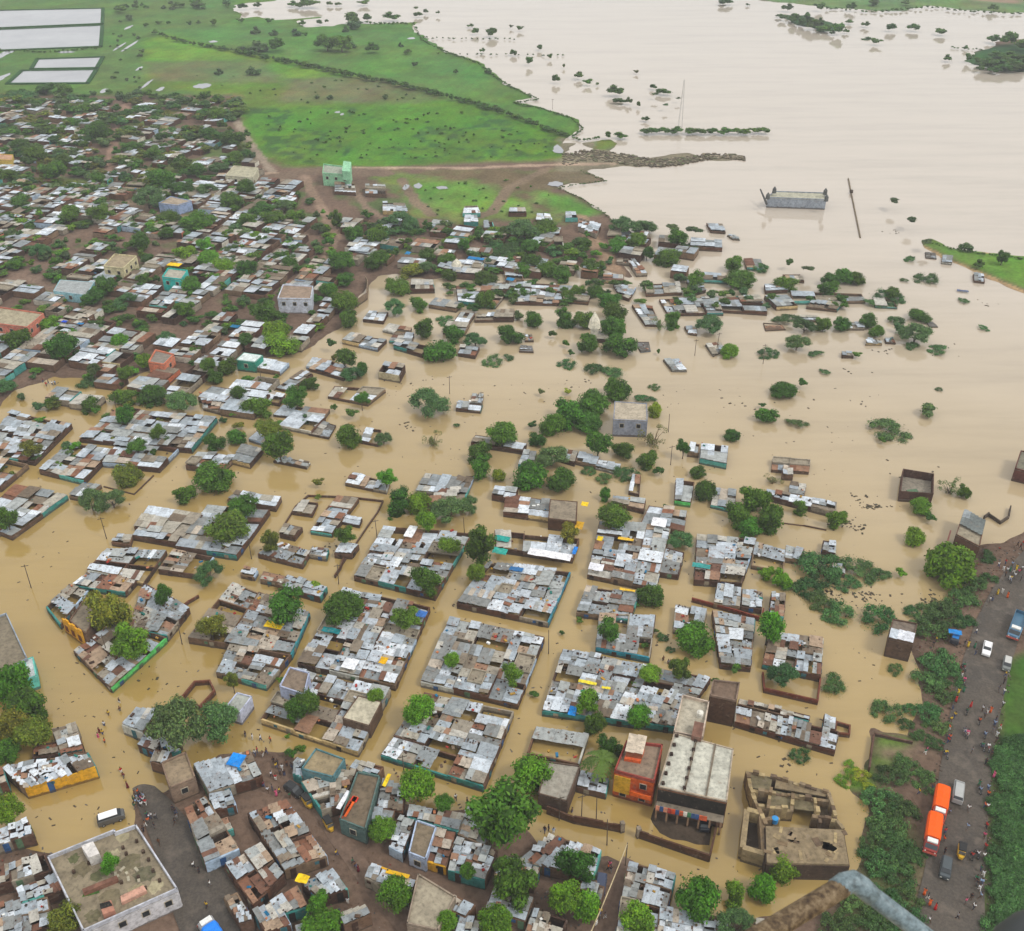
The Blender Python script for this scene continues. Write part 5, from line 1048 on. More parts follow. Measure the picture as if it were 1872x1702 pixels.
# palm
def palm(px, py, hgt, rad):
    P = up(px, py, hgt); root = thing('palm_tree', Vector((P.x, P.y, 0)), 'coconut palm with long arching fronds left of the orange house', 'palm tree', None, (px, py))
    mb = MB(); mb.tube([(P.x, P.y, -.8), (P.x + .2, P.y, hgt * .5), (P.x, P.y, hgt)], [.25, .2, .16], 7, (1, 1, 1)); mb.build('trunk', M['bark'], root, True)
    for i in range(18):
        a = i * 2.4; fr = MB(); L = rad * random.uniform(.85, 1.1); el = random.uniform(.1, .9); prev = None; d = Vector((math.cos(a), math.sin(a), 0)); sd = Vector((-d.y, d.x, 0)); g = random.uniform(.8, 1.3)
        spine = [P + d * (L * t) + Vector((0, 0, L * (el * t - (el + .5) * t * t))) for t in [j / 7 for j in range(8)]]
        for j in range(7):
            wv = L * .17 * math.sin((j + .8) / 8 * 3.14)
            for s_ in (-1, 1):
                fr.add([spine[j], spine[j + 1], spine[j + 1] + sd * s_ * wv + d * wv * .5 - Vector((0, 0, wv * .5)), spine[j].lerp(spine[j + 1], .55) + sd * s_ * wv + d * wv * .4 - Vector((0, 0, wv * .5))], [(0, 1, 2, 3)], (.10 * g, .17 * g, .025 * g))
        fr.build('frond', M['leaf'], root)
palm(1100, 1388, 5.5, 3.4); 

# ------------------------------------------------------------------ the buildings one remembers
CONC = srgb(168, 160, 142); CONCD = srgb(135, 124, 108)
def lift(q, h): return [up(a, b, h) for a, b in q]
def bld(name, label, cat, q, h, wall, roof, para=.5, paracol=None, wins=None, ppx=None, floors=1, doors=0, base=-1.2):
    Q = lift(q, h); c = sum((Vector((p.x, p.y, 0)) for p in Q), Vector()) / len(Q)
    root = thing(name, c, label, cat, None, ppx or (sum(a for a, b in q) / len(q), sum(b for a, b in q) / len(q)))
    n = len(Q); w = MB()
    for i in range(n): w.bar(Q[i], Q[(i + 1) % n], .25, base, h - .13, wall, .0)
    w.build('wall', M['paint'], root)
    r_ = MB(); r_.prism([(p.x, p.y) for p in Q], h - .12, h + .08, roof); r_.build('roof', M['paint'], root)
    if para:
        for i in range(n):
            p = MB(); p.bar(Q[i], Q[(i + 1) % n], .22, h + .082, h + para, paracol or wall, .09); p.build('parapet', M['paint'], root)
    for sd in (wins or []):
        a, b = Q[sd], Q[(sd + 1) % n]; d = Vector((b.x - a.x, b.y - a.y)); L = d.length; d.normalize(); nn = Vector((d.y, -d.x)); k = max(1, int(L / 3.2)); yaw = math.atan2(d.y, d.x)
        for f in range(floors):
            for i in range(k):
                t = (i + .5) / k * L; x, y = a.x + d.x * t + nn.x * .14, a.y + d.y * t + nn.y * .14; z = h - 1.5 - f * 3.1
                fr = MB(); fr.box((x, y, z), (1.25, .12, 1.35), yaw, srgb(180, 170, 150)); fo = fr.build('window', M['paint'], root)
                pn_ = MB(); pn_.box((x + nn.x * .05, y + nn.y * .05, z), (1.0, .10, 1.1), yaw, (.02, .022, .025)); pn_.build('pane', M['paint'], None)
                o2 = bpy.context.scene.objects[-1] if False else COL.objects[-1]; o2.parent = fo; o2.location = -root.location
    return root, Q
def sub(root, mb, name, mt_='paint', kind=None):
    o = mb.build(name, M[mt_], root)
    if kind: o['kind'] = kind
    return o
# big grey building: three roof bays, open gallery and laundry
q = [(1204,1439),(1328,1466),(1340,1371),(1233,1342)]
r, Q = bld('concrete_building', 'big flat roofed grey building with three roof bays and laundry on its gallery', 'building', q, 6.6, srgb(120,84,62), srgb(192,190,176), .28, srgb(176,160,140))
for t in (.38, .70):
    a = Q[0].lerp(Q[1], t); b = Q[3].lerp(Q[2], t); m_ = MB(); m_.bar(a, b, .3, 6.69, 6.95, srgb(120, 108, 92)); sub(r, m_, 'roof_ridge')
for i, t in enumerate((.0, .18, .36, .54, .72, .9)):      # water spouts / dark stains blocks along the ridges
    for u_ in (.05, .37):
        p = Q[0].lerp(Q[1], u_).lerp(Q[3].lerp(Q[2], u_), t + .06); m_ = MB(); m_.box((p.x, p.y, 6.95), (.5, .5, .5), 0, srgb(60, 45, 38)); sub(r, m_, 'roof_block')
d = (Q[1] - Q[0]).normalized(); nn = Vector((d.y, -d.x, 0)); g = MB()
g.prism([Q[0] + nn * .1, Q[1] + nn * .1, Q[1] + nn * 1.6, Q[0] + nn * 1.6], 3.1, 3.3, CONCD); sub(r, g, 'gallery_floor')
g = MB(); g.bar(Q[0] + nn * .16, Q[1] + nn * .16, .06, 3.4, 6.2, (.03, .025, .02)); sub(r, g, 'gallery_shade')  # near-black strip on the wall, painting the shade inside the gallery
for i in range(7):
    p = Q[0].lerp(Q[1], (i + .1) / 6.3) + nn * 1.5; g = MB(); g.box((p.x, p.y, 1.2), (.28, .28, 4.0), 0, srgb(150, 120, 95)); sub(r, g, 'pillar')
L_ = (Q[1] - Q[0]).length
for i in range(13):
    t = (i + .5) / 17; p = Q[0].lerp(Q[1], t) + nn * 1.72; c = random.choice([srgb(214,80,40), srgb(220,100,60), srgb(190,60,50), srgb(70,130,90), srgb(225,150,120), srgb(235,225,215), srgb(60,90,140)])
    g = MB(); g.box((p.x, p.y, 3.5), (L_ / 18, .08, 1.15), math.atan2(d.y, d.x), c); o = g.build('hanging_cloth', M['paint']); tagt(o, 'coloured cloth hung to dry over the gallery edge of the grey building', 'laundry', 'laundry on the gallery of the big grey building', p)
# orange house
r, Q = bld('orange_house', 'orange and yellow painted house with brown roof terrace and stair head', 'house', [(1124,1412),(1195,1431),(1210,1366),(1145,1359)], 6.0, srgb(200, 92, 40), srgb(140, 122, 104), .7, srgb(150, 70, 60), [0], None, 2)
d = (Q[1] - Q[0]).normalized(); nn = Vector((d.y, -d.x, 0)); g = MB(); a = Q[0] + nn * .2; b = Q[0].lerp(Q[1], .42) + nn * .2
g.bar(a, b, .18, 1.6, 5.6, srgb(205, 160, 45)); sub(r, g, 'painted_wall')
g = MB(); b2 = Q[1]; a2 = Q[0].lerp(Q[1], .45); g.prism([a2 + nn * .15, b2 + nn * .15, b2 + nn * 1.4, a2 + nn * 1.4], 2.9, 3.1, srgb(190,80,30)); g.bar(a2 + nn * 1.4, b2 + nn * 1.4, .12, 3.1, 4.1, srgb(225, 100, 30)); sub(r, g, 'balcony')
q4 = lift([(1141,1389),(1171,1394),(1178,1372),(1149,1367)], 6.4); g = MB(); g.prism([(p.x, p.y) for p in q4], 6.09, 6.7, srgb(214, 96, 48)); sub(r, g, 'orange_sheeting')
q4 = lift([(1145,1372),(1174,1377),(1181,1350),(1152,1345)], 8.2); g = MB(); g.prism([(p.x, p.y) for p in q4], 6.1, 8.0, srgb(150, 88, 56)); o = sub(r, g, 'stair_head')
g = MB(); roof_patch(None, g, q4, -.05, 1.05, -.05, 1.05, 8.2, 8.5, 'rust', False, cc=srgb(205, 190, 170)); sub(r, g, 'tin_roof')
# slim terrace building with the water tank
r, Q = bld('terrace_house', 'narrow house with pale terrace and white water tank beside the orange house', 'house', [(1232,1341),(1283,1352),(1295,1287),(1248,1275)], 6.0, srgb(170, 150, 128), srgb(176, 168, 150), .7, srgb(196, 178, 160), [0], None, 2)
q4 = lift([(1264,1345),(1282,1349),(1287,1322),(1270,1318)], 7.8); g = MB(); g.prism([(p.x, p.y) for p in q4], 6.1, 7.8, srgb(120, 88, 74)); sub(r, g, 'stair_head')
p = up(1280, 1304, 6.9); g = MB(); g.tube([(p.x, p.y, 6.1), (p.x, p.y, 7.2), (p.x, p.y, 7.5)], [.6, .6, .25], 12, srgb(225, 222, 210)); o = g.build('water_tank', M['paint']); tagt(o, 'round cream water tank on the narrow pale terrace', 'water tank', None, p)
# dark brick tower
r, Q = bld('brick_tower', 'tall dark brick building with a small walled terrace, rising from the flood', 'building', [(1298,1273),(1345,1283),(1351,1251),(1304,1246)], 6.4, srgb(84, 62, 48), srgb(120, 100, 84), .5, srgb(130, 110, 95))
# crumbling ruin
r = thing('ruin', up(1460, 1490, 0), 'crumbling pale stone ruin with broken walls, open rooms and one stained slab roof', 'ruin', None, (1460, 1490))
STO = [srgb(150,132,100), srgb(128,108,82), srgb(172,152,112), srgb(104,86,68), srgb(140,122,96)]
S1 = lift([(1402,1577),(1552,1580),(1541,1517),(1400,1510)], 3.9); g = MB(); g.prism([(p.x, p.y) for p in S1], 3.5, 3.9, srgb(134, 118, 92)); sub(r, g, 'roof_slab')
for i in range(4): g = MB(); g.bar(S1[i], S1[(i + 1) % 4], .4, -1.2, 3.49, srgb(70, 56, 46)); sub(r, g, 'wall')
def jag(a, b, h0, h1, w=.55, col=None):
    a, b = up(*a, 3), up(*b, 3); L = (b - a).length; n = max(2, int(L / .9))
    g = MB()
    for i in range(n): g.bar(a.lerp(b, i / n), a.lerp(b, (i + 1) / n), w * random.uniform(.8, 1.3), -1.2, random.uniform(h0, h1), random.choice(STO), .02)
    g2 = sub(r, g, 'broken_wall')
for a, b, h0, h1 in [((1366,1408),(1372,1440),2.6,3.6),((1366,1408),(1420,1420),2.2,3.4),((1420,1420),(1515,1447),2.0,3.3),((1515,1447),(1530,1500),2.6,3.5),((1530,1500),(1541,1517),3,3.6),((1372,1440),(1388,1480),2.6,3.5),((1388,1480),(1400,1510),2.8,3.6),
                     ((1376,1442),(1516,1460),2.4,3.4),((1386,1475),(1450,1478),2.4,3.5),((1410,1440),(1404,1478),2.2,3.2),((1450,1450),(1448,1480),2.4,3.3),((1490,1456),(1500,1505),2.2,3.4),((1400,1500),(1425,1495),2.8,3.6),((1485,1492),(1530,1500),2.8,3.6)]: jag(a, b, h0, h1)
for q_, z in [([(1404,1478),(1450,1480),(1448,1452),(1410,1444)], 2.3), ([(1452,1478),(1495,1484),(1490,1458),(1452,1450)], 2.0), ([(1505,1512),(1528,1514),(1514,1462),(1494,1460)], .9), ([(1374,1440),(1408,1446),(1412,1422),(1370,1412)], 2.4), ([(1416,1440),(1510,1456),(1514,1446),(1420,1420)], 2.5)]:
    qq = lift(q_, z); g = MB(); g.prism([(p.x, p.y) for p in qq], z - .25, z, random.choice([srgb(118,108,82), srgb(132,116,90), srgb(100,88,70)])); sub(r, g, 'floor_slab')
for _ in range(26):
    a = random.uniform(1402, 1545); b = random.uniform(1512, 1574); p = up(a, b, 4); g = MB() if _ == 0 else g; g.box((p.x, p.y, 3.93), (random.uniform(.4, 2), random.uniform(.4, 1.6), .08), random.uniform(0, 3), random.choice(STO))
sub(r, g, 'crumbled_plaster', kind='stuff')
W1 = lift([(1358,1548),(1398,1560),(1392,1485),(1366,1478)], 3.2)
for i in range(4): g = MB(); g.bar(W1[i], W1[(i + 1) % 4], .9, -1.2, 3.2 - .05 * i, STO[i % 3]); sub(r, g, 'thick_wall')
g = MB(); g.prism([(p.x, p.y) for p in W1], .2, .4, srgb(60, 50, 42)); sub(r, g, 'floor_slab')
p = up(1417, 1497, 3.2); g = MB(); g.tube([(p.x, p.y, 2.4), (p.x, p.y, 3.4)], .55, 10, srgb(60, 150, 215)); tagt(g.build('barrel', M['paint']), 'light blue barrel standing on the stone ruin', 'barrel', None, p)
# compound wall round the dry yard
cw = thing('compound_wall', up(1240, 1540, 0), 'long brown brick compound wall with a gate round the muddy yard', 'wall', None, (1240, 1540))
for a, b in [((1000,1474),(1050,1492)),((1050,1492),(1138,1508)),((1168,1518),(1298,1562)),((1298,1562),(1316,1482)),((1316,1482),(1322,1462))]:
    A_, B_ = up(*a, 1.9), up(*b, 1.9); n = max(3, int((B_ - A_).length / 1.6)); 
    for i in range(n):
        g = MB(); g.bar(A_.lerp(B_, i / n), A_.lerp(B_, (i + 1) / n), .3, -1.2, 1.9 + random.uniform(-.25, .1), shade(srgb(92, 64, 48), .1), .01); sub(cw, g, 'wall_panel')
for x, y in ((1138,1506),(1168,1516)): p = up(x, y, 2); g = MB(); g.box((p.x, p.y, .8), (.7, .7, 3.2), .3, srgb(140, 128, 112)); sub(cw, g, 'gate_pillar')
# yard walls seen empty, brown brick rings with water inside
def ring(label, P, h, col=srgb(110, 66, 48), closed=True, w=.3):
    Q = lift(P, h); c = sum((Vector((p.x, p.y, 0)) for p in Q), Vector()) / len(Q); r = thing('yard_wall', c, label, 'wall', None, (sum(a for a, b in P) / len(P), sum(b for a, b in P) / len(P)))
    for i in range(len(Q) if closed else len(Q) - 1): g = MB(); g.bar(Q[i], Q[(i + 1) % len(Q)], w, -1.2, h + random.uniform(-.15, .1), shade(col, .12), .1); g.build('wall_panel', M['paint'], r)
    return r
ring('curved red brown brick enclosure full of flood water beside the white box house', [(338,1283),(365,1290),(392,1262),(383,1243),(355,1245),(333,1272)], 1.2)
ring('low sunken wall outline round the half drowned ruins', [(518,960),(540,925),(563,905),(640,908),(700,915),(690,935),(672,960),(612,1050)], .5, closed=False)
ring('red brown yard wall with debris corner right of the flooded corner yard', [(950,1168),(994,1165),(985,1190),(960,1225),(945,1245)], 1.0, closed=False)
ring('long red brown yard wall in front of the white roofed sheds', [(1266,1092),(1340,1112),(1392,1128),(1396,1112)], 1.3, srgb(120,58,42), False)
ring('brick yard wall in front of the walled houses at the flood edge', [(1395,1228),(1398,1258),(1495,1280),(1500,1240)], 1.2, srgb(112,60,44), False)
ring('short brick pen at the end of the long tin row', [(1527,1338),(1553,1341),(1554,1325),(1530,1318)], 1.0)
ring('broken U shaped wall standing alone in open water', [(1800,943),(1808,937),(1830,952),(1845,942),(1848,925)], 1.0, srgb(80,70,60), False)
ring('thin drowned wall line between the tree and the tin shed', [(1430,955),(1470,960),(1510,968)], .3, closed=False, w=.25)
ring('grey concrete wall by the backwater pool', [(645,552),(670,535),(672,512),(668,505)], 2.6, srgb(130,112,92), False)
ring('sunken brown yard outline with one tree inside', [(190,888),(245,902),(280,868)], .4, closed=False)
ring('low brick yard wall beside the left compound', [(330,1110),(345,1098),(362,1088)], .8, closed=False)
ring('broken brick wall corner near the white roofed ruin', [(612,1050),(622,1035),(628,1018)], 1.0, srgb(90,60,45), False)
ring('small brick corner left of the dry green yard', [(1598,1342),(1594,1370),(1590,1402)], 1.2, srgb(95,70,60), False)
ring('brick edge behind the dry green yard', [(1600,1340),(1635,1348),(1668,1355)], .8, srgb(95,70,60), False)
# roofless brick room
r, Q = bld('roofless_room', 'roofless brick room with grey rubble floor standing alone in open water', 'ruin', [(1643,912),(1702,916),(1703,880),(1648,871)], .7, srgb(90, 62, 50), srgb(140, 132, 118), 2.3, srgb(84, 60, 50))
g = MB(); p = up(1668, 898, 1); g.box((p.x, p.y, 1.0), (2.6, 1.1, .35), .2, srgb(95,125,95)); sub(r, g, 'fallen_sheet')
# ruined roof by the road
r, Q = bld('ruined_house', 'tall ruined house by the road with a bare broken tin roof', 'ruin', [(1748,978),(1790,1000),(1799,958),(1762,937)], 3.6, srgb(104, 76, 60), srgb(150, 140, 120), .3)
g = MB(); roof_patch(None, g, Q, 0, 1, .42, 1, 4.2, 4.6, 'grey', False, sw=.5, cc=srgb(112, 118, 116)); sub(r, g, 'tin_roof')
ring('leaning brick wall left of the ruined house by the road', [(1732,992),(1738,970)], 2.8, srgb(130,80,70), False)
r, Q = bld('brick_building', 'brown brick building cut by the right edge of the photograph', 'building', [(1856,858),(1905,870),(1915,832),(1866,826)], 3.4, srgb(98, 60, 52), srgb(120, 116, 100), .4)
r, Q = bld('brick_building', 'tall brown brick building with half white roof, alone near the road side', 'building', [(1625,1168),(1668,1178),(1676,1142),(1632,1134)], 4.6, srgb(96, 76, 62), srgb(120, 108, 96), .4)
g = MB(); roof_patch(None, g, Q, 0, 1, .0, .45, 5.1, 5.2, 'white', False, cc=srgb(225, 228, 235)); sub(r, g, 'tin_roof')
# big terrace at the bottom left
P = [(155,1706),(325,1630),(250,1514),(212,1528),(211,1523),(90,1572)]
r, Q = bld('concrete_building', 'large concrete terrace building with white parapet, moss stains and a courtyard tree', 'building', P, 4.2, srgb(200, 198, 200), srgb(140, 128, 106), .9, srgb(190, 192, 200), [0])
for q_, z0, z1, c, nm in [([(162,1568),(182,1560),(170,1538),(148,1546)], 4.3, 6.4, srgb(210,205,200), 'stair_room'), ([(152,1632),(216,1606),(213,1600),(150,1625)], 4.3, 5.2, srgb(130,92,76), 'roof_wall'), ([(222,1650),(268,1628),(262,1618),(220,1638)], 4.3, 5.0, srgb(196,150,130), 'roof_wall'),
                          ([(188,1672),(210,1664),(203,1645),(182,1652)], 4.3, 5.8, srgb(170,120,100), 'roof_room')]:
    qq = lift(q_, z1); g = MB(); g.prism([(p.x, p.y) for p in qq], z0, z1, c); sub(r, g, nm)
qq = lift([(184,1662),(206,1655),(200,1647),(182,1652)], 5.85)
g = MB(); g.prism([(p.x, p.y) for p in qq], 5.81, 5.86, (.02, .018, .016)); sub(r, g, 'roof_opening_shade')  # near-black sheet on the solid roof room, painted as an opening's inner shade
for x, y in [(250,1538),(225,1550),(231,1561),(262,1557),(280,1592),(253,1604),(292,1610),(266,1624),(222,1613),(135,1594),(163,1578),(272,1572)]:
    p = up(x, y, 4.5); g = MB(); g.box((p.x, p.y, 4.5), (.42, .42, .75), .3, srgb(78, 62, 50)); sub(r, g, 'column_stub')
qq = lift([(150,1640),(182,1632),(178,1622),(156,1628)], 4.32); g = MB(); g.prism([(p.x, p.y) for p in qq], 4.282, 4.33, (.06, .15, .02)); sub(r, g, 'moss_patch')
for x, y, rr_, c in [(240,1575,26,(112,104,80)),(150,1590,22,(118,108,84)),(262,1600,24,(104,100,78)),(200,1640,26,(120,110,86)),(285,1620,18,(168,158,128)),(225,1530,14,(162,152,122)),(250,1630,22,(160,150,118)),(135,1570,14,(96,98,66)),(180,1600,16,(100,100,70)),(170,1675,18,(110,104,78)),(212,1560,12,(170,160,130))]:
    p = up(x, y, 4.29); s0 = scl(x, y); g = MB(); nn_ = 18; zz = 4.284 + random.uniform(0, .02)
    g.add([(p.x + math.cos(k * 6.2832 / nn_) * rr_ / s0 * random.uniform(.45, 1.0), p.y + math.sin(k * 6.2832 / nn_) * rr_ / s0 * random.uniform(.45, .95), zz) for k in range(nn_)], [tuple(range(nn_))], srgb(*c)); sub(r, g, 'moss_stain')
for k in range(7):
    p = up(random.uniform(205, 262), random.uniform(1588, 1612), 4.3); g = MB(); g.box((p.x, p.y, 4.4), (random.uniform(.4, 1.2), .4, .22), random.uniform(0, 3), srgb(180, 172, 150)); sub(r, g, 'masonry_block')
# others: flat roofed
for nm, lb, q, h, wc, rc, pa, wn in [
 ('house', 'house with lavender walls and bare roof terrace at the corner of its block', [(512,1256),(556,1271),(565,1232),(530,1222)], 4.6, srgb(172,180,205), srgb(128,112,96), .4, [0, 1]),
 ('house', 'flat cream concrete roof on the street corner of the middle block', [(627,1313),(675,1327),(697,1284),(655,1273)], 3.2, srgb(100,78,62), srgb(186,178,156), .12, []),
 ('house', 'flat brownish concrete roof at the right end of the dark brick row', [(1003,948),(1053,954),(1055,918),(1006,914)], 3.2, srgb(92,66,50), srgb(140,128,110), .15, []),
 ('house', 'bare brown terrace among the green crowned trees of the yellow facade', [(128,1136),(158,1160),(180,1110),(160,1090)], 3.6, srgb(120,95,78), srgb(134,122,104), .4, []),
 ('house', 'square brown concrete terrace with moss stains above the muddy lane', [(552,1407),(609,1422),(630,1390),(578,1371)], 4.2, srgb(90,130,135), srgb(150,134,104), .4, [0]),
 ('house', 'small flat roof littered with orange cloth by the flooded street', [(312,1442),(357,1424),(340,1378),(297,1397)], 4.0, srgb(140,118,100), srgb(150,132,108), .5, [0]),
 ('house', 'open concrete terrace with long orange cloths in the curved row', [(622,1500),(668,1518),(694,1422),(654,1414)], 3.8, srgb(86,110,105), srgb(112,98,80), .5, [0]),
 ('house', 'brown terrace with a blue tank in the pale blue walled row', [(748,1560),(778,1572),(797,1514),(762,1502)], 3.4, srgb(175,190,215), srgb(126,112,92), .4, [0]),
 ('house', 'bare grey concrete terrace with red cloth at the bottom of the picture', [(745,1690),(800,1702),(832,1642),(765,1601)], 4.2, srgb(150,135,118), srgb(158,148,128), .5, []),
 ('house', 'grey concrete roof between the coconut palm and the water', [(985,1452),(1036,1466),(1060,1402),(1000,1394)], 3.4, srgb(94,76,64), srgb(156,150,138), .3, []),
 ('house', 'flat dark roof with white parapet left of the flooded street', [(-40,1262),(50,1206),(12,1124),(-60,1150)], 3.6, srgb(150,160,170), srgb(128,118,100), .5, []),
 ('house', 'small cubic house with white walls at the corner of the yellow walled block', [(412,1296),(438,1304),(460,1275),(434,1268)], 3.0, srgb(190,195,215), srgb(165,168,160), .3, [0]),
 ('house', 'two storey grey house with flat stained roof and blue shutters in the flood', [(1122,768),(1183,770),(1182,739),(1124,735)], 5.0, srgb(140,146,160), srgb(178,166,146), .25, [0]),
 ('house', 'turquoise flat roofed house among the trees', [(297,508),(332,512),(343,496),(308,492)], 5.2, srgb(50,185,175), srgb(170,165,150), .5, [0, 1]),
 ('house', 'pale blue long house with a small orange room at its end', [(290,372),(325,376),(350,368),(312,360)], 4.2, srgb(150,170,205), srgb(165,150,130), .3, []),
 ('house', 'white arcaded two storey house on a dark roof edge', [(508,547),(568,548),(572,525),(518,522)], 5.2, srgb(205,210,222), srgb(150,130,112), .5, [0]),
 ('house', 'pink two storey house with flat grey roof at the left edge', [(-30,590),(50,600),(80,575),(-10,562)], 5.4, srgb(200,120,100), srgb(165,155,130), .5, [0, 1]),
 ('house', 'teal sided house with a bright white roof at the water edge', [(432,658),(466,662),(480,650),(446,645)], 3.6, srgb(50,140,120), srgb(215,225,222), .1, [0]),
 ('house', 'salmon walled terrace house beside the backwater', [(272,664),(300,668),(318,650),(285,642)], 3.4, srgb(215,130,100), srgb(135,128,118), .6, [1]),
 ('house', 'cream two storey house with arcade in the old quarter', [(190,488),(225,492),(250,470),(210,466)], 5.4, srgb(205,195,155), srgb(160,145,118), .5, [0, 1]),
 ('house', 'pale blue walled row house with tin roof by the mud street', [(98,532),(158,540),(172,516),(110,512)], 3.6, srgb(150,200,210), srgb(160,165,165), .1, [0, 1]),
 ('house', 'mint green building with a raised stair tower at the field edge', [(590,318),(638,322),(642,308),(592,302)], 5.5, srgb(150,205,165), srgb(160,165,150), .7, [0]),
 ('house', 'cream house with a yellow band by the far dirt lane', [(-10,292),(22,294),(24,284),(-8,282)], 4.5, srgb(200,170,80), srgb(190,150,120), .4, []),
 ('house', 'cream flat roofed school house near the field road', [(412,322),(462,326),(472,308),(428,304)], 4.0, srgb(200,195,170), srgb(175,170,145), .4, [0]),
 ('temple', 'white spired temple between the grove trees', [(1081,602),(1092,602),(1092,594),(1081,594)], 4.5, srgb(215,210,195), srgb(205,200,185), .2, []),
 ('temple', 'small white domed shrine on the dry rise', [(828,489),(842,490),(842,482),(829,482)], 3.5, srgb(215,220,225), srgb(205,210,215), .2, []),
 ('house', 'teal faced end house on the flooded street corner', [(50,1242),(66,1236),(60,1202),(46,1208)], 3.2, srgb(110,205,190), srgb(200,205,205), .2, [])]:
    r, Q = bld(nm, lb, nm, q, h, wc, rc, pa, None, wn, None, 1)
    if 'mint' in lb:
        qq = lift([(625,312),(640,314),(642,296),(628,294)], 9.5); g = MB(); g.prism([(p.x, p.y) for p in qq], 5.6, 9.5, srgb(150,205,165)); sub(r, g, 'stair_tower')
    if 'spired' in lb or 'domed' in lb:
        c = (Q[0] + Q[2]) / 2; g = MB(); hh = 9.5 if 'spired' in lb else 6; g.tube([(c.x, c.y, h), (c.x, c.y, h + (hh - h) * .5), (c.x, c.y, hh)], [2.0, 1.5, .2], 8, srgb(222,215,195)); sub(r, g, 'spire')
    if 'orange cloths' in lb:
        for (x, y, c_, w_, l_) in [(648,1461,srgb(220,50,30),1.1,1.0),(640,1474,srgb(225,95,30),.7,4.2),(632,1480,srgb(160,60,30),.6,3.5),(628,1462,srgb(235,235,240),.8,3.8)]:
            p = up(x, y, 4); g = MB(); g.box((p.x, p.y, 4.0), (w_, l_, .08), -.35, c_); tagt(g.build('cloth', M['paint']), f'{"small red" if w_ > 1 and l_ < 2 else "orange" if c_[0] > .5 and c_[1] < .3 and c_[2] < .1 else "brown" if c_[0] < .5 else "white"} cloth spread on the open terrace', 'cloth', None, p)
# the ornate grey riverside hall
r, Q = bld('riverside_hall', 'long grey walled riverside shrine with small corner turrets rising from the river', 'shrine', [(1403,362),(1510,366),(1508,354),(1415,351)], 4.0, srgb(150, 158, 168), srgb(178, 175, 155), .5)
for x, y in ((1403,364),(1510,368),(1415,353),(1508,356)):
    p = up(x, y, 5); g = MB(); g.tube([(p.x, p.y, 5.1), (p.x, p.y, 6.8), (p.x, p.y, 7.8)], [.9, .8, .1], 8, srgb(90, 92, 90)); sub(r, g, 'turret')
a, b = up(1390, 346, 5), up(1403, 362, 5); g = MB(); g.tube([(a.x, a.y, 5), (b.x, b.y, 2.5)], [.3, .5], 5, srgb(80, 80, 78)); sub(r, g, 'stair_rail')
# yellow facade
r = thing('painted_facade', up(130, 1165, 0), 'saffron yellow shop facade with scalloped top facing the flooded street', 'building front', None, (132, 1140))
a, b = up(114, 1132, 3.6), up(150, 1158, 3.6); n = 6
for i in range(n):
    g = MB(); g.bar(a.lerp(b, i / n), a.lerp(b, (i + 1) / n), .3, -1.2, 3.9 + (.45 if i % 2 else 0), srgb(225, 165, 45)); sub(r, g, 'wall_panel')
for i in range(3):
    p = a.lerp(b, (i * 2 + 1) / 6); g = MB(); d = (b - a).normalized(); nn = Vector((d.y, -d.x, 0)); p = p + nn * .2; g.box((p.x, p.y, 1.8), (1.0, .1, 1.5), math.atan2(d.y, d.x), srgb(110, 60, 30)); sub(r, g, 'doorway')
# long thin mast-like wall in the river
a, b = up(1551, 325, .5), up(1573, 433, .5); g = MB(); g.bar(a, b, .42, -1, .5, srgb(170, 152, 118)); g.box((up(1556, 352, .5).x, up(1556, 352, .5).y, 1), (1.2, 1.2, 1.2), 0, srgb(80, 70, 60))
tagt(g.build('river_wall', M['paint']), 'long thin sandy embankment wall just above the river surface', 'wall', None, a)
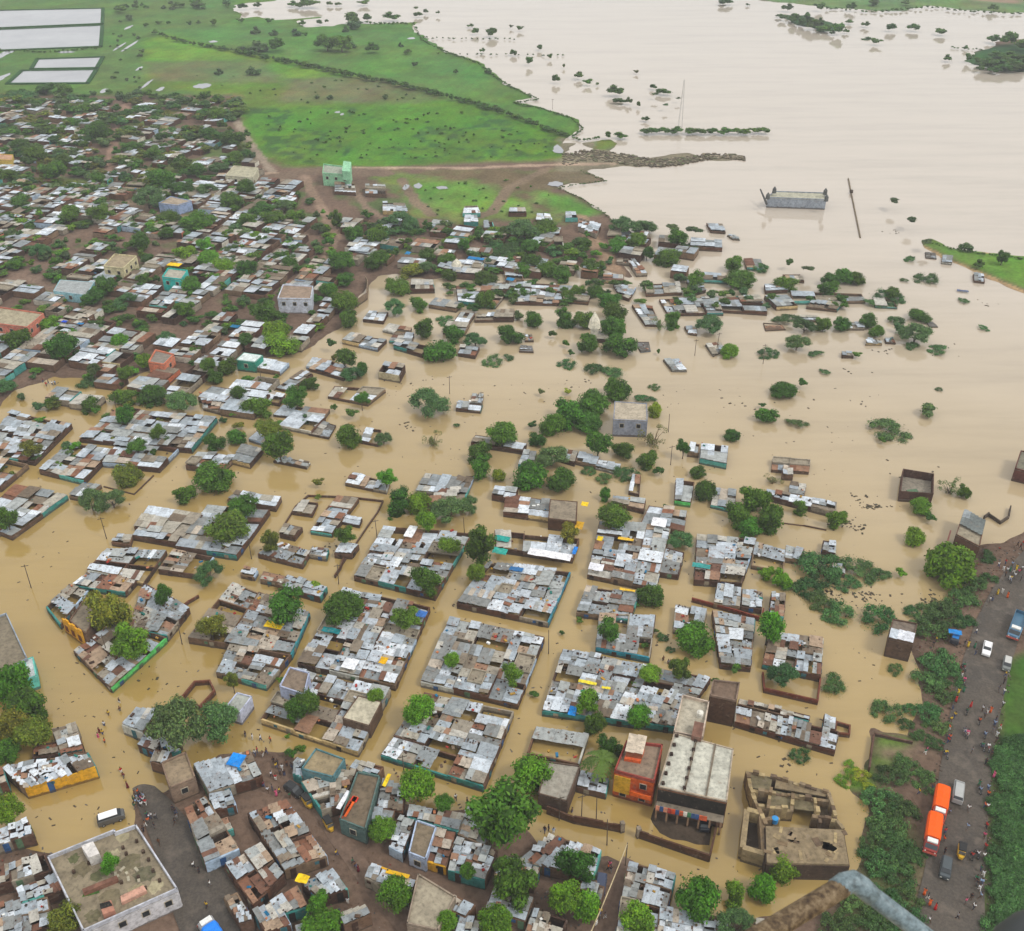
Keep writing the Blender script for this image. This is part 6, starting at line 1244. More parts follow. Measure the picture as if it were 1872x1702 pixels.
# tarpaulins
for x, y, w_, h_, c, z, nm in [(432,1390,26,20,(30,140,230),3.6,'bright blue'),(1047,1300,14,16,(30,140,225),2.3,'bright blue'),(1074,1248,33,5,(240,220,60),2.4,'lemon yellow'),(1108,1258,16,4,(240,220,60),2.4,'lemon yellow'),(501,1143,34,12,(235,195,20),2.3,'yellow'),
    (701,1208,14,12,(240,185,20),2.4,'yellow'),(771,1123,18,12,(60,110,180),2.3,'faded blue'),(606,1153,34,9,(30,125,130),2.3,'teal'),(1069,922,12,9,(240,200,40),3.9,'yellow'),(1059,961,14,16,(215,165,40),2.3,'mustard'),(1097,985,10,9,(235,200,30),2.3,'yellow'),
    (1144,986,28,5,(235,190,60),2.4,'yellow'),(1147,1079,28,4,(235,190,60),2.4,'yellow'),(1051,1007,7,16,(40,130,215),2.3,'blue'),(944,1041,24,8,(50,110,165),2.2,'blue'),(918,985,28,11,(40,150,140),2.3,'teal'),(914,1008,26,12,(50,165,150),2.2,'teal'),(1282,1035,32,9,(60,150,145),2.3,'turquoise'),
    (707,1427,7,20,(245,210,30),3.4,'yellow'),(553,1607,22,12,(240,200,30),3.6,'yellow'),(727,1598,44,6,(235,185,30),3.2,'yellow'),(319,484,24,10,(250,200,10),4,'yellow'),(870,473,30,8,(30,125,185),3.2,'blue'),(933,511,14,9,(30,125,175),3,'blue'),(746,463,9,9,(40,130,185),3,'blue'),
    (1760,532,20,5,(110,150,215),.3,'pale blue'),(1746,1156,22,9,(40,130,200),2.6,'blue'),(147,592,12,5,(30,120,175),3.2,'blue'),(118,588,10,5,(40,80,200),3.2,'deep blue'),(430,597,16,8,(30,110,150),3.2,'blue'),(1005,1014,78,14,(240,240,244),2.6,'bright white'),(1090,1037,26,14,(232,232,238),2.5,'white'),(751,972,16,24,(236,238,240),2.5,'white'),
    (640,1214,26,18,(232,234,238),2.7,'white'),(1205,955,26,18,(238,238,242),2.6,'white'),(985,1005,1,1,(0,0,0),0,'')]:
    if not nm: continue
    s0 = scl(x, y); P = up(x, y, z); wm_, lm_ = w_ / s0, h_ / s0 / .72; rot = -R(15.5); mb = MB(); nx, ny = 5, 4; vs = []
    for j in range(ny + 1):
        for i in range(nx + 1):
            a, b = (i / nx - .5) * wm_, (j / ny - .5) * lm_; vs.append((P.x + a * math.cos(rot) - b * math.sin(rot), P.y + a * math.sin(rot) + b * math.cos(rot), P.z + .15 + random.uniform(-.09, .09)))
    mb.add(vs, [(j * (nx + 1) + i, j * (nx + 1) + i + 1, (j + 1) * (nx + 1) + i + 1, (j + 1) * (nx + 1) + i) for j in range(ny) for i in range(nx)], srgb(*c))
    o = mb.build('tarpaulin', M['paint'], None); md = o.modifiers.new('thick', 'SOLIDIFY'); md.thickness = .05; tagt(o, f'{nm} tarpaulin spread on the roofs {where(x, y)}', 'tarpaulin', None, P)
tag(clut.build('household_clutter', M['paint']), 'small household things and scraps lying on roofs and in yards', 'clutter', kind='stuff')
# poles
def pole(x, y, hgt, lab, tilt=0, cross=True):
    b = up(x, y, 0); r = thing('utility_pole', b, lab, 'pole', 'utility poles standing in the flood', (x, y)); g = MB(); g.tube([(b.x, b.y, -1), (b.x + tilt, b.y, hgt)], [.11, .07], 6, srgb(95, 84, 72)); sub(r, g, 'post')
    if cross: g = MB(); g.box((b.x + tilt, b.y, hgt - .4), (1.5, .1, .1), .3, srgb(80, 72, 62)); sub(r, g, 'crossarm')
for x, y in [(195,985),(333,1178),(57,1075),(460,1022),(619,1068),(690,988),(1003,1195),(1226,850),(1222,790),(1310,640),(1270,650),(1395,665),(478,700),(1010,200),(822,720),(880,750),(215,760),(1110,1545),(1063,1500),(1090,1505),(1022,1500),(198,1200),(1100,1185),(740,1430),(850,985)]:
    pole(x, y, random.uniform(5.5, 7), f'thin grey utility pole {where(x, y)}', random.uniform(-.3, .3), random.random() < .6)
b = up(1243, 235, 0); r = thing('lattice_mast', b, 'tall faint lattice mast in the river behind the drowned tree row', 'mast', None, (1243, 200)); g = MB()
for sx, sy in ((-1, -1), (1, -1), (1, 1), (-1, 1)): g.tube([(b.x + sx, b.y + sy, -1), (b.x + sx * .15, b.y + sy * .15, 24)], .045, 4, srgb(170, 170, 165))
sub(r, g, 'leg_frame')
g = MB()
for k in range(8):
    z = k * 3; w_ = 1 - .85 * z / 24; g.tube([(b.x - w_, b.y - w_, z), (b.x + w_, b.y - w_, z + 2.6), (b.x + w_, b.y + w_, z), (b.x - w_, b.y + w_, z + 2.6), (b.x - w_, b.y - w_, z)], .03, 4, srgb(170, 170, 165))
sub(r, g, 'bracing')
a, b = up(1147, 1542, 6), up(1055, 1760, 6.0); r = thing('cable_pole', Vector((a.x, a.y, 0)), 'pale overhead cable running down from a pole by the compound gate', 'cable', None, (1120, 1600))
g = MB(); g.tube([(a.x, a.y, -1), (a.x, a.y, 6.2)], [.13, .09], 6, srgb(110, 96, 80)); sub(r, g, 'post')
g = MB(); g.tube([a.lerp(b, t / 8) - Vector((0, 0, .9 * (1 - (t / 4 - 1) ** 2))) for t in range(9)], .09, 5, srgb(196, 178, 140)); sub(r, g, 'cable')

# ------------------------------------------------------------------ vehicles
def objpart(mb, name, root, m_='car', col=None, smooth=False):
    me = mb.mesh(name, M[m_], smooth); o = link(name, me, root)
    if col: o.color = (*col, 1)
    return o
def loft(mb, secs, col=(1, 1, 1)):           # sections: (x, [(y, z)...]) joined along x
    vs = []; n = len(secs[0][1])
    for x, s_ in secs: vs += [(x, y, z) for y, z in s_]
    fs = []
    for i in range(len(secs) - 1):
        for k in range(n): fs.append((i * n + k, (i + 1) * n + k, (i + 1) * n + (k + 1) % n, i * n + (k + 1) % n))
    fs += [tuple(range(n)), tuple((len(secs) - 1) * n + k for k in range(n - 1, -1, -1))]
    mb.add(vs, fs, col)
def wheel(root, x, y, r, w=.22):
    g = MB(); g.tube([(x, y - w / 2, r), (x, y + w / 2, r)], r, 12, (.03, .03, .03)); o = objpart(g, 'wheel', root, 'obj')
    g = MB(); g.tube([(x, y - w / 2 - .01, r), (x, y + w / 2 + .01, r)], r * .5, 8, (.35, .35, .35)); objpart(g, 'rim', o, 'obj')
def place(root, px, py, face):               # face: pixel it points towards
    p = up(px, py, .5); f = up(face[0], face[1], .5); z = .5 if px > 1650 else max(.0, gz(p.x, p.y)) + (.14 if px < 1650 else 0)
    root.location = (p.x, p.y, z); root.rotation_euler = (0, 0, math.atan2(f.y - p.y, f.x - p.x))
def truck(lab, tarp, cabc, L=7.2, open_=False):
    r = thing('truck', Vector((0, 0, 0)), lab, 'truck', None, (0, 0))
    g = MB(); g.box((-.2, 0, .85), (L - .6, 1.0, .25), 0, (.04, .04, .04)); objpart(g, 'chassis', r, 'obj')
    g = MB(); x0 = -L / 2; x1 = L / 2 - 2.0
    def sec(w, z1): return [(-w, 1.0), (w, 1.0), (w, z1 * .82), (w * .8, z1), (0, z1 + .12), (-w * .8, z1), (-w, z1 * .82)]
    if not open_:
        loft(g, [(x0, sec(1.22, 2.7)), (x0 + .1, sec(1.25, 2.85))] + [(x0 + (x1 - x0) * t, sec(1.25 + .03 * (i % 2), 2.85 + .1 * (i % 2))) for i, t in enumerate([.2, .4, .6, .8])] + [(x1, sec(1.22, 2.8))]); objpart(g, 'tarpaulin_cover', r, 'cloth', tarp)
        g = MB(); g.box(((x0 + x1) / 2, 0, 1.15), (x1 - x0 + .04, 2.56, .5), 0, (1, 1, 1)); objpart(g, 'side_board', r, 'car', cabc)
    else:
        for nm, c, s_ in (('bed', (0, 0, 1.05), (x1 - x0, 2.3, .1)), ('side_board', (0, 1.15, 1.45), (x1 - x0, .08, .8)), ('side_board', (0, -1.15, 1.45), (x1 - x0, .08, .8)), ('tail_board', (-(x1 - x0) / 2, 0, 1.45), (.08, 2.3, .8))):
            g = MB(); g.box(((x0 + x1) / 2 + c[0], c[1], c[2]), s_, 0, (1, 1, 1)); objpart(g, nm, r, 'car', tarp)
    g = MB(); loft(g, [(x1 + .15, [(-1.15, .6), (1.15, .6), (1.15, 2.3), (1.0, 2.45), (-1.0, 2.45), (-1.15, 2.3)]), (x1 + 1.3, [(-1.15, .6), (1.15, .6), (1.15, 2.25), (1.0, 2.4), (-1.0, 2.4), (-1.15, 2.25)]), (x1 + 1.75, [(-1.1, .6), (1.1, .6), (1.1, 1.5), (1.05, 1.55), (-1.05, 1.55), (-1.1, 1.5)]), (x1 + 2.0, [(-1.05, .6), (1.05, .6), (1.05, 1.3), (1.0, 1.35), (-1.0, 1.35), (-1.05, 1.3)])]); objpart(g, 'cab', r, 'car', cabc)
    g = MB(); g.add([(x1 + 1.34, -1.0, 2.28), (x1 + 1.34, 1.0, 2.28), (x1 + 1.75, 1.0, 1.58), (x1 + 1.75, -1.0, 1.58), (x1 + 1.36, -1.0, 2.30), (x1 + 1.36, 1.0, 2.30), (x1 + 1.78, 1.0, 1.6), (x1 + 1.78, -1.0, 1.6)], [(4, 5, 6, 7), (0, 3, 2, 1), (0, 1, 5, 4), (2, 3, 7, 6)], (.05, .06, .07)); objpart(g, 'windscreen', r, 'car')
    g = MB(); g.box((x1 + .75, 0, 2.62), (.9, 1.7, .3), 0, (.75, .75, .72)); objpart(g, 'roof_rack', r, 'obj')
    g = MB(); g.box((x1 + 2.05, 0, .75), (.16, 2.3, .35), 0, (.5, .1, .07)); objpart(g, 'bumper', r, 'obj')
    for s_ in (-1, 1):
        g = MB(); g.tube([(x1 + 1.98, s_ * .8, 1.1), (x1 + 2.04, s_ * .8, 1.1)], .14, 8, (.8, .8, .7)); objpart(g, 'headlight', r, 'obj')
        for x in (x0 + 1.3, x0 + 2.4, x1 + 1.1): wheel(r, x, s_ * 1.05, .48, .3)
    return r
OR = srgb(245, 95, 20)
t = truck('orange tarpaulin covered truck parked at the road edge, the farther of two', OR, srgb(170, 60, 40)); t.scale = (.93, .93, .93); place(t, 1716, 1480, (1704, 1560)); LAB[-1][2:] = [1716, 1480]
t = truck('orange tarpaulin covered truck with red cab, the nearer of two', OR, srgb(150, 50, 40), 7.6); t.scale = (.93, .93, .93); place(t, 1702, 1533, (1691, 1610)); LAB[-1][2:] = [1702, 1533]
t = truck('blue open truck with pale cab roof coming down the road at the right edge', srgb(70, 110, 135), srgb(90, 130, 160), 8.2, True); place(t, 1857, 1150, (1838, 1200)); LAB[-1][2:] = [1857, 1150]
t = truck('blue covered truck at the bottom edge of the dark street', srgb(40, 130, 230), srgb(150, 150, 150), 4.8); place(t, 388, 1712, (368, 1680)); LAB[-1][2:] = [392, 1702]
def car(lab, col, L=4.0, Wd=1.6, Ht=1.45, van=False, cat='car', roofc=None):
    r = thing('car' if not van else 'van', Vector((0, 0, 0)), lab, cat, None, (0, 0)); w = Wd / 2; h = L / 2
    def s_(ww, a, b): return [(-ww, a), (ww, a), (ww * 1.0, b * .9 + a * .1), (ww * .9, b), (-ww * .9, b), (-ww * 1.0, b * .9 + a * .1)]
    g = MB(); hood = Ht * (.72 if not van else .78); loft(g, [(-h, s_(w * .9, .35, hood * .9)), (-h + .12, s_(w, .25, hood)), (h - .9, s_(w, .25, hood)), (h - .1, s_(w * .95, .25, hood * .82)), (h, s_(w * .85, .35, hood * .7))]); objpart(g, 'body', r, 'car', col)
    x0, x1 = (-h + .35, h * .32) if not van else (-h + .05, h - .75)
    g = MB(); loft(g, [(x0, s_(w * .9, hood - .05, hood)), (x0 + .35, s_(w * .82, hood - .05, Ht - .06)), (x1 - .3, s_(w * .82, hood - .05, Ht - .06)), (x1 + .25, s_(w * .88, hood - .05, hood))], (.03, .035, .04)); objpart(g, 'window_glass', r, 'car')
    g = MB(); g.box(((x0 + x1) / 2, 0, Ht - .02), (x1 - x0 - .55, w * 1.55, .07), 0, (1, 1, 1)); objpart(g, 'roof_panel', r, 'car', roofc or col)
    for sx in (-h * .62, h * .62):
        for sy in (-1, 1): wheel(r, sx, sy * (w - .05), .31, .18)
    for sy in (-1, 1): g = MB(); g.box((h - .02, sy * w * .65, .62), (.06, .28, .16), 0, (.85, .85, .75)); objpart(g, 'headlight', r, 'obj')
    return r
def put(o, x, y, f): place(o, x, y, f); LAB[-1][2:] = [x, y]
put(car('white car driving alone up the middle of the asphalt road', srgb(235, 235, 235)), 1803, 1190, (1795, 1230))
put(car('small grey jeep at the right side of the road above the crowd', srgb(120, 125, 122), 3.4, 1.5, 1.7, True, 'jeep', srgb(190, 190, 185)), 1839, 1219, (1834, 1250))
put(car('silver grey van ahead of the orange trucks', srgb(170, 172, 170), 4.6, 1.7, 1.8, True, 'van'), 1750, 1453, (1756, 1405))
put(car('dark grey jeep behind the orange trucks near the bottom', srgb(70, 78, 82), 3.8, 1.6, 1.7, True, 'jeep'), 1727, 1592, (1722, 1630))
put(car('white topped van stranded in the brown water by the big terrace', srgb(90, 90, 88), 4.3, 1.7, 1.8, True, 'van', srgb(240, 240, 240)), 204, 1497, (225, 1490))
put(car('black car standing half in water at the left lane', srgb(30, 32, 34), 3.8, 1.6, 1.5), 538, 1447, (560, 1462))
put(car('dark blue jeep parked under trees beside the muddy lane', srgb(60, 70, 95), 3.6, 1.6, 1.7, True, 'jeep'), 1098, 1622, (1094, 1650))
put(car('dark car parked in the dry yard behind the grey building', srgb(28, 32, 40), 3.8, 1.6, 1.5), 1286, 1504, (1284, 1480))
put(car('black van parked in the muddy bottom yard', srgb(40, 36, 38), 3.8, 1.6, 1.6, True, 'van'), 976, 1681, (990, 1690))
put(car('dark tarpaulined stall truck at the roadside bend', srgb(45, 50, 60), 3.6, 1.6, 1.7, True, 'van', srgb(40, 120, 190)), 1745, 1170, (1750, 1150))
def rick(lab):
    r = thing('auto_rickshaw', Vector((0, 0, 0)), lab, 'auto rickshaw', None, (0, 0))
    g = MB(); loft(g, [(-1.3, [(-.6, .3), (.6, .3), (.6, 1.0), (-.6, 1.0)]), (.5, [(-.6, .3), (.6, .3), (.6, .9), (-.6, .9)]), (1.3, [(-.25, .35), (.25, .35), (.25, .85), (-.25, .85)])]); objpart(g, 'body', r, 'car', srgb(210, 165, 40))
    g = MB(); loft(g, [(-1.25, [(-.6, 1.02), (.6, 1.02), (.58, 1.7), (-.58, 1.7)]), (-.9, [(-.6, 1.5), (.6, 1.5), (.58, 1.85), (-.58, 1.85)]), (.6, [(-.58, 1.6), (.58, 1.6), (.5, 1.8), (-.5, 1.8)])]); objpart(g, 'canopy', r, 'cloth', (.03, .03, .03))
    g = MB(); g.box((.8, 0, 1.3), (.05, 1.0, .7), 0, (.1, .11, .12)); objpart(g, 'windscreen', r, 'car')
    wheel(r, 1.05, 0, .24, .12); wheel(r, -.8, .55, .26, .12); wheel(r, -.8, -.55, .26, .12); return r
put(rick('black hooded yellow auto rickshaw on the right road beside motorcycles'), 1756, 1562, (1752, 1600))
put(rick('black hooded yellow auto rickshaw by the curved teal fronted row'), 602, 1512, (612, 1530))
put(rick('black hooded auto rickshaw in the muddy lane mouth'), 563, 1470, (575, 1488))

# ------------------------------------------------------------------ people and motorcycles
def skin(pts_, edges, rad, name, m_, lv=1):
    me = bpy.data.meshes.new(name); me.from_pydata(pts_, edges, []); o = bpy.data.objects.new(name, me); COL.objects.link(o)
    md = o.modifiers.new('s', 'SKIN'); md.use_smooth_shade = True
    sv = me.skin_vertices[0].data
    for i, r in enumerate(rad): sv[i].radius = r if isinstance(r, tuple) else (r, r)
    sv[0].use_root = True
    sd = o.modifiers.new('u', 'SUBSURF'); sd.levels = lv; sd.render_levels = lv
    dg = bpy.context.evaluated_depsgraph_get(); m2 = bpy.data.meshes.new_from_object(o.evaluated_get(dg)); m2.name = name
    bpy.data.objects.remove(o); bpy.data.meshes.remove(me); m2.materials.clear(); m2.materials.append(M[m_])
    at = m2.color_attributes.new('Col', 'FLOAT_COLOR', 'POINT'); at.data.foreach_set('color', np.ones(len(m2.vertices) * 4, np.float32)); return m2
def fig(pose):
    w = {'stand': 0, 'walk': 1, 'ride': 0}[pose]
    if pose == 'ride': L1, L2 = [(.32, .16, .82), (.22, .17, .38)], [(.32, -.16, .82), (.22, -.17, .38)]; A1, A2 = [(.22, .24, 1.12), (.48, .2, 1.08)], [(.22, -.24, 1.12), (.48, -.2, 1.08)]
    elif w: L1, L2 = [(.16, .09, .48), (.26, .1, .06)], [(-.02, -.09, .47), (-.24, -.1, .10)]; A1, A2 = [(-.08, .24, 1.15), (.02, .25, .92)], [(.1, -.24, 1.15), (.26, -.22, .98)]
    else: L1, L2 = [(.02, .1, .48), (0, .11, .05)], [(.0, -.1, .48), (0, -.12, .05)]; A1, A2 = [(.0, .25, 1.15), (.06, .26, .90)], [(.02, -.25, 1.15), (.1, -.22, .92)]
    P = [(0, 0, .92), (0, 0, 1.12), (0, 0, 1.36), (.01, 0, 1.50), (.03, 0, 1.60), (.03, 0, 1.70), (0, .17, 1.38), *A1, (A1[1][0] + .05, A1[1][1], A1[1][2] - .08), (0, -.17, 1.38), *A2, (A2[1][0] + .05, A2[1][1], A2[1][2] - .08), (0, .09, .86), *L1, (L1[1][0] + .14, L1[1][1], .03 if pose != 'ride' else L1[1][2] - .02), (0, -.09, .86), *L2, (L2[1][0] + .14, L2[1][1], .03 if pose != 'ride' else L2[1][2] - .02)]
    E = [(0, 1), (1, 2), (2, 3), (3, 4), (4, 5), (2, 6), (6, 7), (7, 8), (8, 9), (2, 10), (10, 11), (11, 12), (12, 13), (0, 14), (14, 15), (15, 16), (16, 17), (0, 18), (18, 19), (19, 20), (20, 21)]
    RD = [.13, .12, .14, .055, .085, .07, .06, .045, .035, .04, .06, .045, .035, .04, .09, .065, .045, .04, .09, .065, .045, .04]
    body = skin(P, E, RD, 'body', 'obj')
    sh = skin([P[0], P[1], P[2], P[6], P[7], P[10], P[11]], [(0, 1), (1, 2), (2, 3), (3, 4), (2, 5), (5, 6)], [.16, .15, .165, .085, .075, .085, .075], 'shirt', 'cloth')
    tr = skin([(0, 0, .95), P[14], P[15], tuple(Vector(P[16]) + Vector((0, 0, .08))), P[18], P[19], tuple(Vector(P[20]) + Vector((0, 0, .08)))], [(0, 1), (1, 2), (2, 3), (0, 4), (4, 5), (5, 6)], [.145, .105, .085, .07, .105, .085, .07], 'trousers', 'cloth')
    g = MB(); g.ell((.01, 0, 1.70), (.105, .095, .085), (1, 1, 1), 8, 5); hair = g.mesh('hair', M['obj'], True)
    return body, sh, tr, hair
POSE = {k: fig(k) for k in ('stand', 'walk', 'ride')}
g = MB(); g.tube([(0, 0, .06), (0, 0, .5), (0, 0, .98)], [.24, .20, .165], 10); SARI = g.mesh('skirt', M['cloth'], True)
CL = [('white', (225,225,225)), ('white', (235,235,230)), ('white', (215,218,222)), ('dark', (52,50,58)), ('grey', (100,100,105)), ('pale blue', (150,175,205)), ('red', (190,40,40)), ('orange', (225,100,40)), ('dark', (45,42,48)), ('maroon', (110,30,45)), ('pink', (215,90,130)), ('grey', (130,130,130)), ('brown', (110,80,60)), ('green', (50,110,80)), ('yellow', (215,180,50))]
SK = srgb(105, 70, 50)
def person(px, py, pose='stand', onbike=False, wade=False):
    p = up(px, py, .8); a = random.uniform(0, 6.28); cn, c = random.choice(CL); tn, tc = random.choice([('dark', (50,48,55)), ('grey', (110,105,100)), ('white', (215,212,205)), ('brown', (90,72,58)), ('blue', (60,75,110))])
    z0 = 0
    if px > 1560 and py > 940: z = .46
    else: z = float(land_h(np.array([p.x]), np.array([p.y]))[0][0]) + .14; 
    wet = z < .05; z = max(z, -.45)
    r = thing('person', Vector((p.x, p.y, z)), '', 'person', 'people on the streets and the road', (px, py)); r.rotation_euler = (0, 0, a)
    b, s_, t_, h_ = POSE[pose]; sari = cn in ('red', 'pink', 'orange', 'yellow', 'maroon', 'green') and pose != 'ride' and random.random() < .3
    for me, col in ((b, SK), (s_, srgb(*c)), (t_ if not sari else SARI, srgb(*(tc if not sari else c))), (h_, (.012, .01, .01))):
        o = bpy.data.objects.new(me.name.split('.')[0], me); COL.objects.link(o); o.parent = r; o.color = (*col, 1)
    act = 'wading' if wet else 'walking' if pose == 'walk' else 'sitting' if pose == 'ride' else 'standing'
    lab = f'person in {cn} {"sari" if sari else "shirt"} {act} {where(px, py)}'; r['label'] = lab; LAB[-1][1] = lab; return r
def bike(px, py, col):
    p = up(px, py, .6); r = thing('motorcycle', Vector((p.x, p.y, .46)), f'{col[0]} motorcycle on the road {where(px, py)}', 'motorcycle', 'motorcycles on the road', (px, py)); a = random.choice([1.35, -1.75]) + random.uniform(-.25, .25); r.rotation_euler = (0, 0, a)
    wheel(r, .62, 0, .3, .1); wheel(r, -.62, 0, .3, .12)
    g = MB(); g.tube([(-.62, 0, .3), (-.1, 0, .45), (.35, 0, .75), (.45, 0, .95)], .05, 5, (.1, .1, .1)); g.tube([(.62, 0, .3), (.42, 0, .98)], .035, 5, (.5, .5, .5)); objpart(g, 'frame', r, 'obj')
    g = MB(); g.ell((.12, 0, .78), (.28, .15, .14), (1, 1, 1)); objpart(g, 'fuel_tank', r, 'car', srgb(*col[1]))
    g = MB(); g.box((-.4, 0, .8), (.65, .26, .1), 0, (.03, .03, .03)); objpart(g, 'seat', r, 'obj')
    g = MB(); g.tube([(.35, -.33, 1.02), (.42, 0, 1.0), (.35, .33, 1.02)], .02, 5, (.1, .1, .1)); objpart(g, 'handlebar', r, 'obj')
    q = person(px, py, 'ride'); q.location = r.location + Vector((math.cos(a) * -.22, math.sin(a) * -.22, -.02)); q.rotation_euler = (0, 0, a)
for i, (x, y) in enumerate([(1767,1302),(1790,1320),(1763,1340),(1800,1345),(1806,1370),(1796,1368),(1791,1446),(1776,1566),(1786,1563),(1762,1248),(1762,1222),(1729,1382),(1793,1618),(1784,1612),(1768,1345),(1735,1350),(1115,1583),(1846,1062),(1097,1672)]):
    bike(x, y, random.choice([('black', (30,30,30)), ('red', (150,30,30)), ('blue', (40,60,130))]))
PE = '1758,1234 1752,1267 1748,1280 1745,1310 1733,1356 1735,1333 1693,1374 1723,1365 1838,1235 1835,1248 1826,1262 1835,1267 1833,1290 1828,1331 1821,1355 1817,1418 1806,1442 1805,1477 1803,1512 1801,1550 1798,1567 1793,1590 1792,1640 1805,1302 1811,1300 1820,1318 1815,1338 1790,1434 1806,1454 1770,1480 1768,1514 1735,1487 1727,1522 1725,1537 1727,1558 1690,1633 1700,1652 1696,1642 1785,1617 1790,1626 1698,1684 1750,1677 1775,1642 1800,1310 1796,1298 1762,1262 1755,1225 1776,1375 1691,1377 1705,1440 1680,1450 1860,997 1865,1001 1870,996 1838,1030 1834,1042 1841,1045 1847,1042 1853,1046 1858,1040 1862,1048 1850,1034 1868,1042 1824,1084 1832,1083 1842,1090 1848,1060 1814,1097 1809,1099 1784,1157 1782,1182 1770,1180 1764,1178 1783,1195 1706,1180 1711,1172 1855,1055 1866,1060 1838,1052 1825,1035 1775,1290 1818,1325 1822,1345 1802,1395 1742,1295 1738,1318 1780,1660 1765,1650 1710,1660 1800,1475 1799,1530 1797,1600 1812,1380'
PN = '197,1301 217,1279 218,1294 180,1333 178,1342 189,1321 186,1336 190,1352 220,1406 225,1416 232,1434 246,1452 250,1458 254,1455 258,1461 248,1466 255,1468 262,1464 245,1474 266,1468 252,1448 259,1472 244,1462 262,1456 268,1491 273,1495 277,1493 285,1495 282,1512 271,1502 265,1508 262,1518 320,1505 321,1486 324,1497 354,1584 364,1594 291,1542 384,1618 378,1657 316,1480 448,1342 461,1347 476,1349 494,1352 470,1372 480,1380 487,1374 505,1402 512,1414 520,1416 466,1378 500,1392 507,1396 516,1405 524,1398 533,1402 496,1418 504,1424 482,1437 490,1447 505,1452 498,1443 511,1448 530,1457 615,1562 645,1577 655,1590 650,1584 833,1457 854,1464 863,1470 883,1472 996,1516 1003,1513 1012,1518 1112,1587 1117,1592 1210,1467 1242,1477 1276,1489 1106,1677 1046,1479 1213,1202 1222,1208 1226,1209 69,1583 64,1578 60,1590 33,1607 1090,1690 636,1650 475,1560 680,1408 625,1402 88,698 95,700 100,699 78,696 84,702'
for i, s_ in enumerate((PE + ' ' + PN).split()):
    x, y = map(float, s_.split(',')); person(x, y, random.choice(['stand', 'walk']))
for x, y in [(196,1440),(1130,1600),(1208,1478)]: pass
# handcart and stones along the street edge
sm = MB()
for _ in range(260):
    e = random.random(); y = random.uniform(1000, 1690); xl = np.interp(y, [1000, 1130, 1270, 1340, 1500, 1690], [1868, 1784, 1742, 1728, 1704, 1660]); x = xl + random.uniform(-9, 6) if e < .4 else np.interp(y, [1000, 1140, 1220, 1340, 1500, 1690], [1980, 1874, 1846, 1822, 1806, 1800]) + random.uniform(-5, 8)
    p = up(x, y, .5); s_ = random.uniform(.1, .32); sm.box((p.x, p.y, .45), (s_, s_, s_ * .6), random.uniform(0, 3), random.choice([srgb(130,118,104), srgb(100,88,76), srgb(150,140,128), srgb(80,70,60), srgb(90,78,66)]))
for _ in range(700):
    x, y = random.choice([(random.uniform(320, 480), random.uniform(1560, 1700)), (random.uniform(480, 760), random.uniform(1380, 1700)), (random.uniform(960, 1060), random.uniform(1600, 1700)), (random.uniform(1660, 1760), random.uniform(1130, 1200)), (random.uniform(0, 100), random.uniform(1560, 1700)), (random.uniform(1780, 1872), random.uniform(990, 1060))])
    p = up(x, y, .3); s_ = random.uniform(.08, .30)
    sm.box((p.x, p.y, .34), (s_, s_ * 1.4, s_ * .5), random.uniform(0, 3), random.choice([srgb(150,140,125), srgb(80,66,54), srgb(190,185,175), srgb(70,56,46), srgb(160,120,90), srgb(180,60,50), srgb(60,110,130)]))
tag(sm.build('rubble', M['paint']), 'loose stones and scraps along the road edges and lanes', 'rubble', kind='stuff')
# floating weed and flotsam
fl = MB()
for x, y, n, sx, sy in [(1600,925,26,30,4),(1570,910,14,20,8),(1560,1090,60,60,20),(1440,1395,8,10,10),(1520,1070,40,30,20),(1700,1095,20,20,12),(1210,1170,10,20,12),(1730,640,8,30,10),(1560,680,6,40,6),(740,780,8,20,8),(1060,700,8,30,10),(1620,640,8,20,6),(1350,740,6,20,6),(1800,555,10,30,5),(1250,420,6,30,4),(1640,425,8,20,4),(1500,740,10,120,20),(1650,860,8,80,20),(1560,960,30,30,12),(620,1000,14,30,14),(300,1250,6,40,10),(760,700,12,40,10),(900,720,8,80,20)]:
    for _ in range(n):
        p = up(x + random.gauss(0, sx * .6), y + random.gauss(0, sy * .6), 0); s_ = random.uniform(.1, .5)
        fl.box((p.x, p.y, .03), (s_ * 1.6, s_, .1), random.uniform(0, 3), random.choice([(.05, .08, .03), (.06, .05, .035), (.10, .085, .05), (.04, .07, .035)]))
for _ in range(900):
    x, y = random.uniform(0, 1600), random.uniform(700, 1600); p = up(x, y, 0)
    s_ = random.uniform(.06, .28); fl.box((p.x, p.y, .02), (s_ * random.uniform(1, 3), s_, .06), random.uniform(0, 3), random.choice([(.05, .06, .03), (.08, .06, .035), (.14, .11, .06), (.30, .28, .24), (.05, .04, .03)]))
tag(fl.build('flotsam', M['paint']), 'floating weed and twigs drifting on the brown flood water', 'flotsam', kind='stuff')

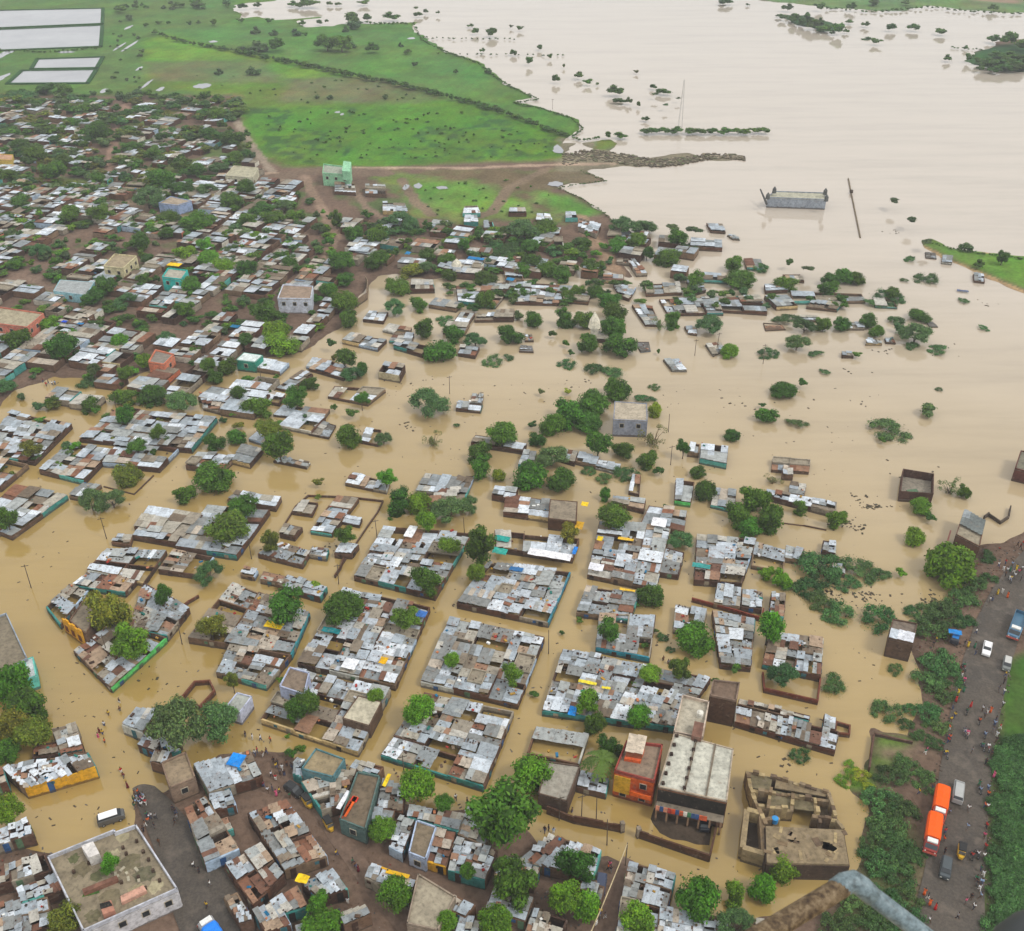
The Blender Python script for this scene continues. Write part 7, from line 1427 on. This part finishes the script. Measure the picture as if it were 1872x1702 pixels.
# ------------------------------------------------------------------ the aircraft's own step frame, close to the camera
m, n_, b_ = mat('rusted_pipe', .7, .4); a_ = noise(n_, 60, 8, wpos(n_), .7); r_ = ramp(n_, a_.outputs[0], [(.36, (.035, .020, .012)), (.5, (.12, .078, .038)), (.68, (.27, .20, .12))]); n_.links.new(r_.outputs[0], b_.inputs['Base Color']); bump(n_, b_, a_.outputs[0], .5, .004); M['rust_pipe'] = m
m, n_, b_ = mat('worn_blue_pipe', .5, .5); a_ = noise(n_, 70, 8, wpos(n_), .7); r_ = ramp(n_, a_.outputs[0], [(.34, (.06, .08, .085)), (.52, (.15, .205, .225)), (.72, (.28, .34, .36))]); n_.links.new(r_.outputs[0], b_.inputs['Base Color']); M['blue_pipe'] = m
m, n_, b_ = mat('dark_rubber', .6, .4); b_.inputs['Base Color'].default_value = (.045, .05, .052, 1); M['rubber'] = m
def near(px, py, d):
    u, v = px - 936.0, py - 851.0; D = Vector((u, F * CT - v * ST, -(F * ST + v * CT))).normalized(); return Vector((0, 0, H)) + D * d
J = near(1557, 1612, 2.3); fr = empty('step_frame', J); tag(fr, 'bent step pipe of the aircraft, rusty on one arm and blue grey on the other', 'pipe'); LAB.append([fr, fr['label'], 1557, 1612])
g = MB(); g.tube([near(1200, 1815, 2.0), near(1400, 1705, 2.15), near(1480, 1657, 2.22), near(1540, 1621, 2.28)], .0205, 16); g.build('rusty_arm', M['rust_pipe'], fr, True)
g = MB(); g.tube([near(1585, 1630, 2.31), near(1640, 1672, 2.36), near(1700, 1718, 2.4), near(1850, 1830, 2.5)], .0188, 16); g.build('blue_arm', M['blue_pipe'], fr, True)
g = MB(); g.tube([near(1528, 1627, 2.27), near(1545, 1615, 2.285), near(1560, 1611, 2.3), near(1576, 1621, 2.305), near(1596, 1640, 2.32)], [.0212, .022, .0225, .0215, .020], 16); g.build('elbow', M['blue_pipe'], fr, True)
P0 = near(1890, 1760, 1.5); g = MB(); g.tube([near(1838, 1680, 1.5), near(1846, 1690, 1.5), near(1862, 1708, 1.5), near(1890, 1745, 1.5), near(2050, 1900, 1.6)], [.015, .038, .056, .078, .085], 20, cap=True); o = link('landing_gear', g.mesh('landing_gear', M['rubber'], True)); tag(o, 'dark blurred rounded fitting of the aircraft at the bottom right corner', 'aircraft part'); LAB.append([o, o['label'], 1850, 1690])

# ------------------------------------------------------------------ labels that single things out
def fit(t):
    w = t.split()
    if len(w) > 16:
        t = t.replace('two storey ', '').replace('photograph', 'photo').replace(' feathery', '').replace(' flat roofed', ''); w = t.split()
    return ' '.join(w[:16])
ORD = ['second', 'third', 'fourth', 'fifth', 'sixth', 'seventh', 'eighth', 'ninth', 'tenth', 'eleventh', 'twelfth', 'thirteenth', 'fourteenth', 'fifteenth', 'sixteenth', 'seventeenth', 'eighteenth']
by = {}
for e in LAB: by.setdefault(fit(e[1]), []).append(e)
NW = ['', 'one', 'two', 'three', 'four', 'five', 'six', 'seven', 'eight', 'nine', 'ten', 'eleven', 'twelve', 'thirteen', 'fourteen', 'fifteen', 'sixteen', 'seventeen', 'eighteen', 'nineteen', 'twenty']
for t, L_ in by.items():
    if len(L_) == 1: L_[0][0]['label'] = t; continue
    horiz = max(e[2] for e in L_) - min(e[2] for e in L_) > 1.2 * (max(e[3] for e in L_) - min(e[3] for e in L_))
    if len(L_) == 2: names = ['the left one', 'the right one'] if horiz else ['the farther one', 'the nearer one']
    else:
        names = []
        for i in range(len(L_)):
            a, z = ('leftmost', 'rightmost') if horiz else ('farthest', 'nearest')
            names.append(a if i == 0 else z if i == len(L_) - 1 else f'{ORD[i - 1] if i - 1 < 17 else "late"} from {"left" if horiz else "far end"}')
    L_.sort(key=lambda e: e[2] if horiz else e[3])
    for e, nmx in zip(L_, names):
        w = t.split(); k = len(nmx.split())
        if len(w) + k > 16:
            w = [x for x in w if x not in ('the', 'tin', 'a', 'with', 'one')]
            w = w[:16 - k]
        e[0]['label'] = ' '.join(w) + ', ' + nmx
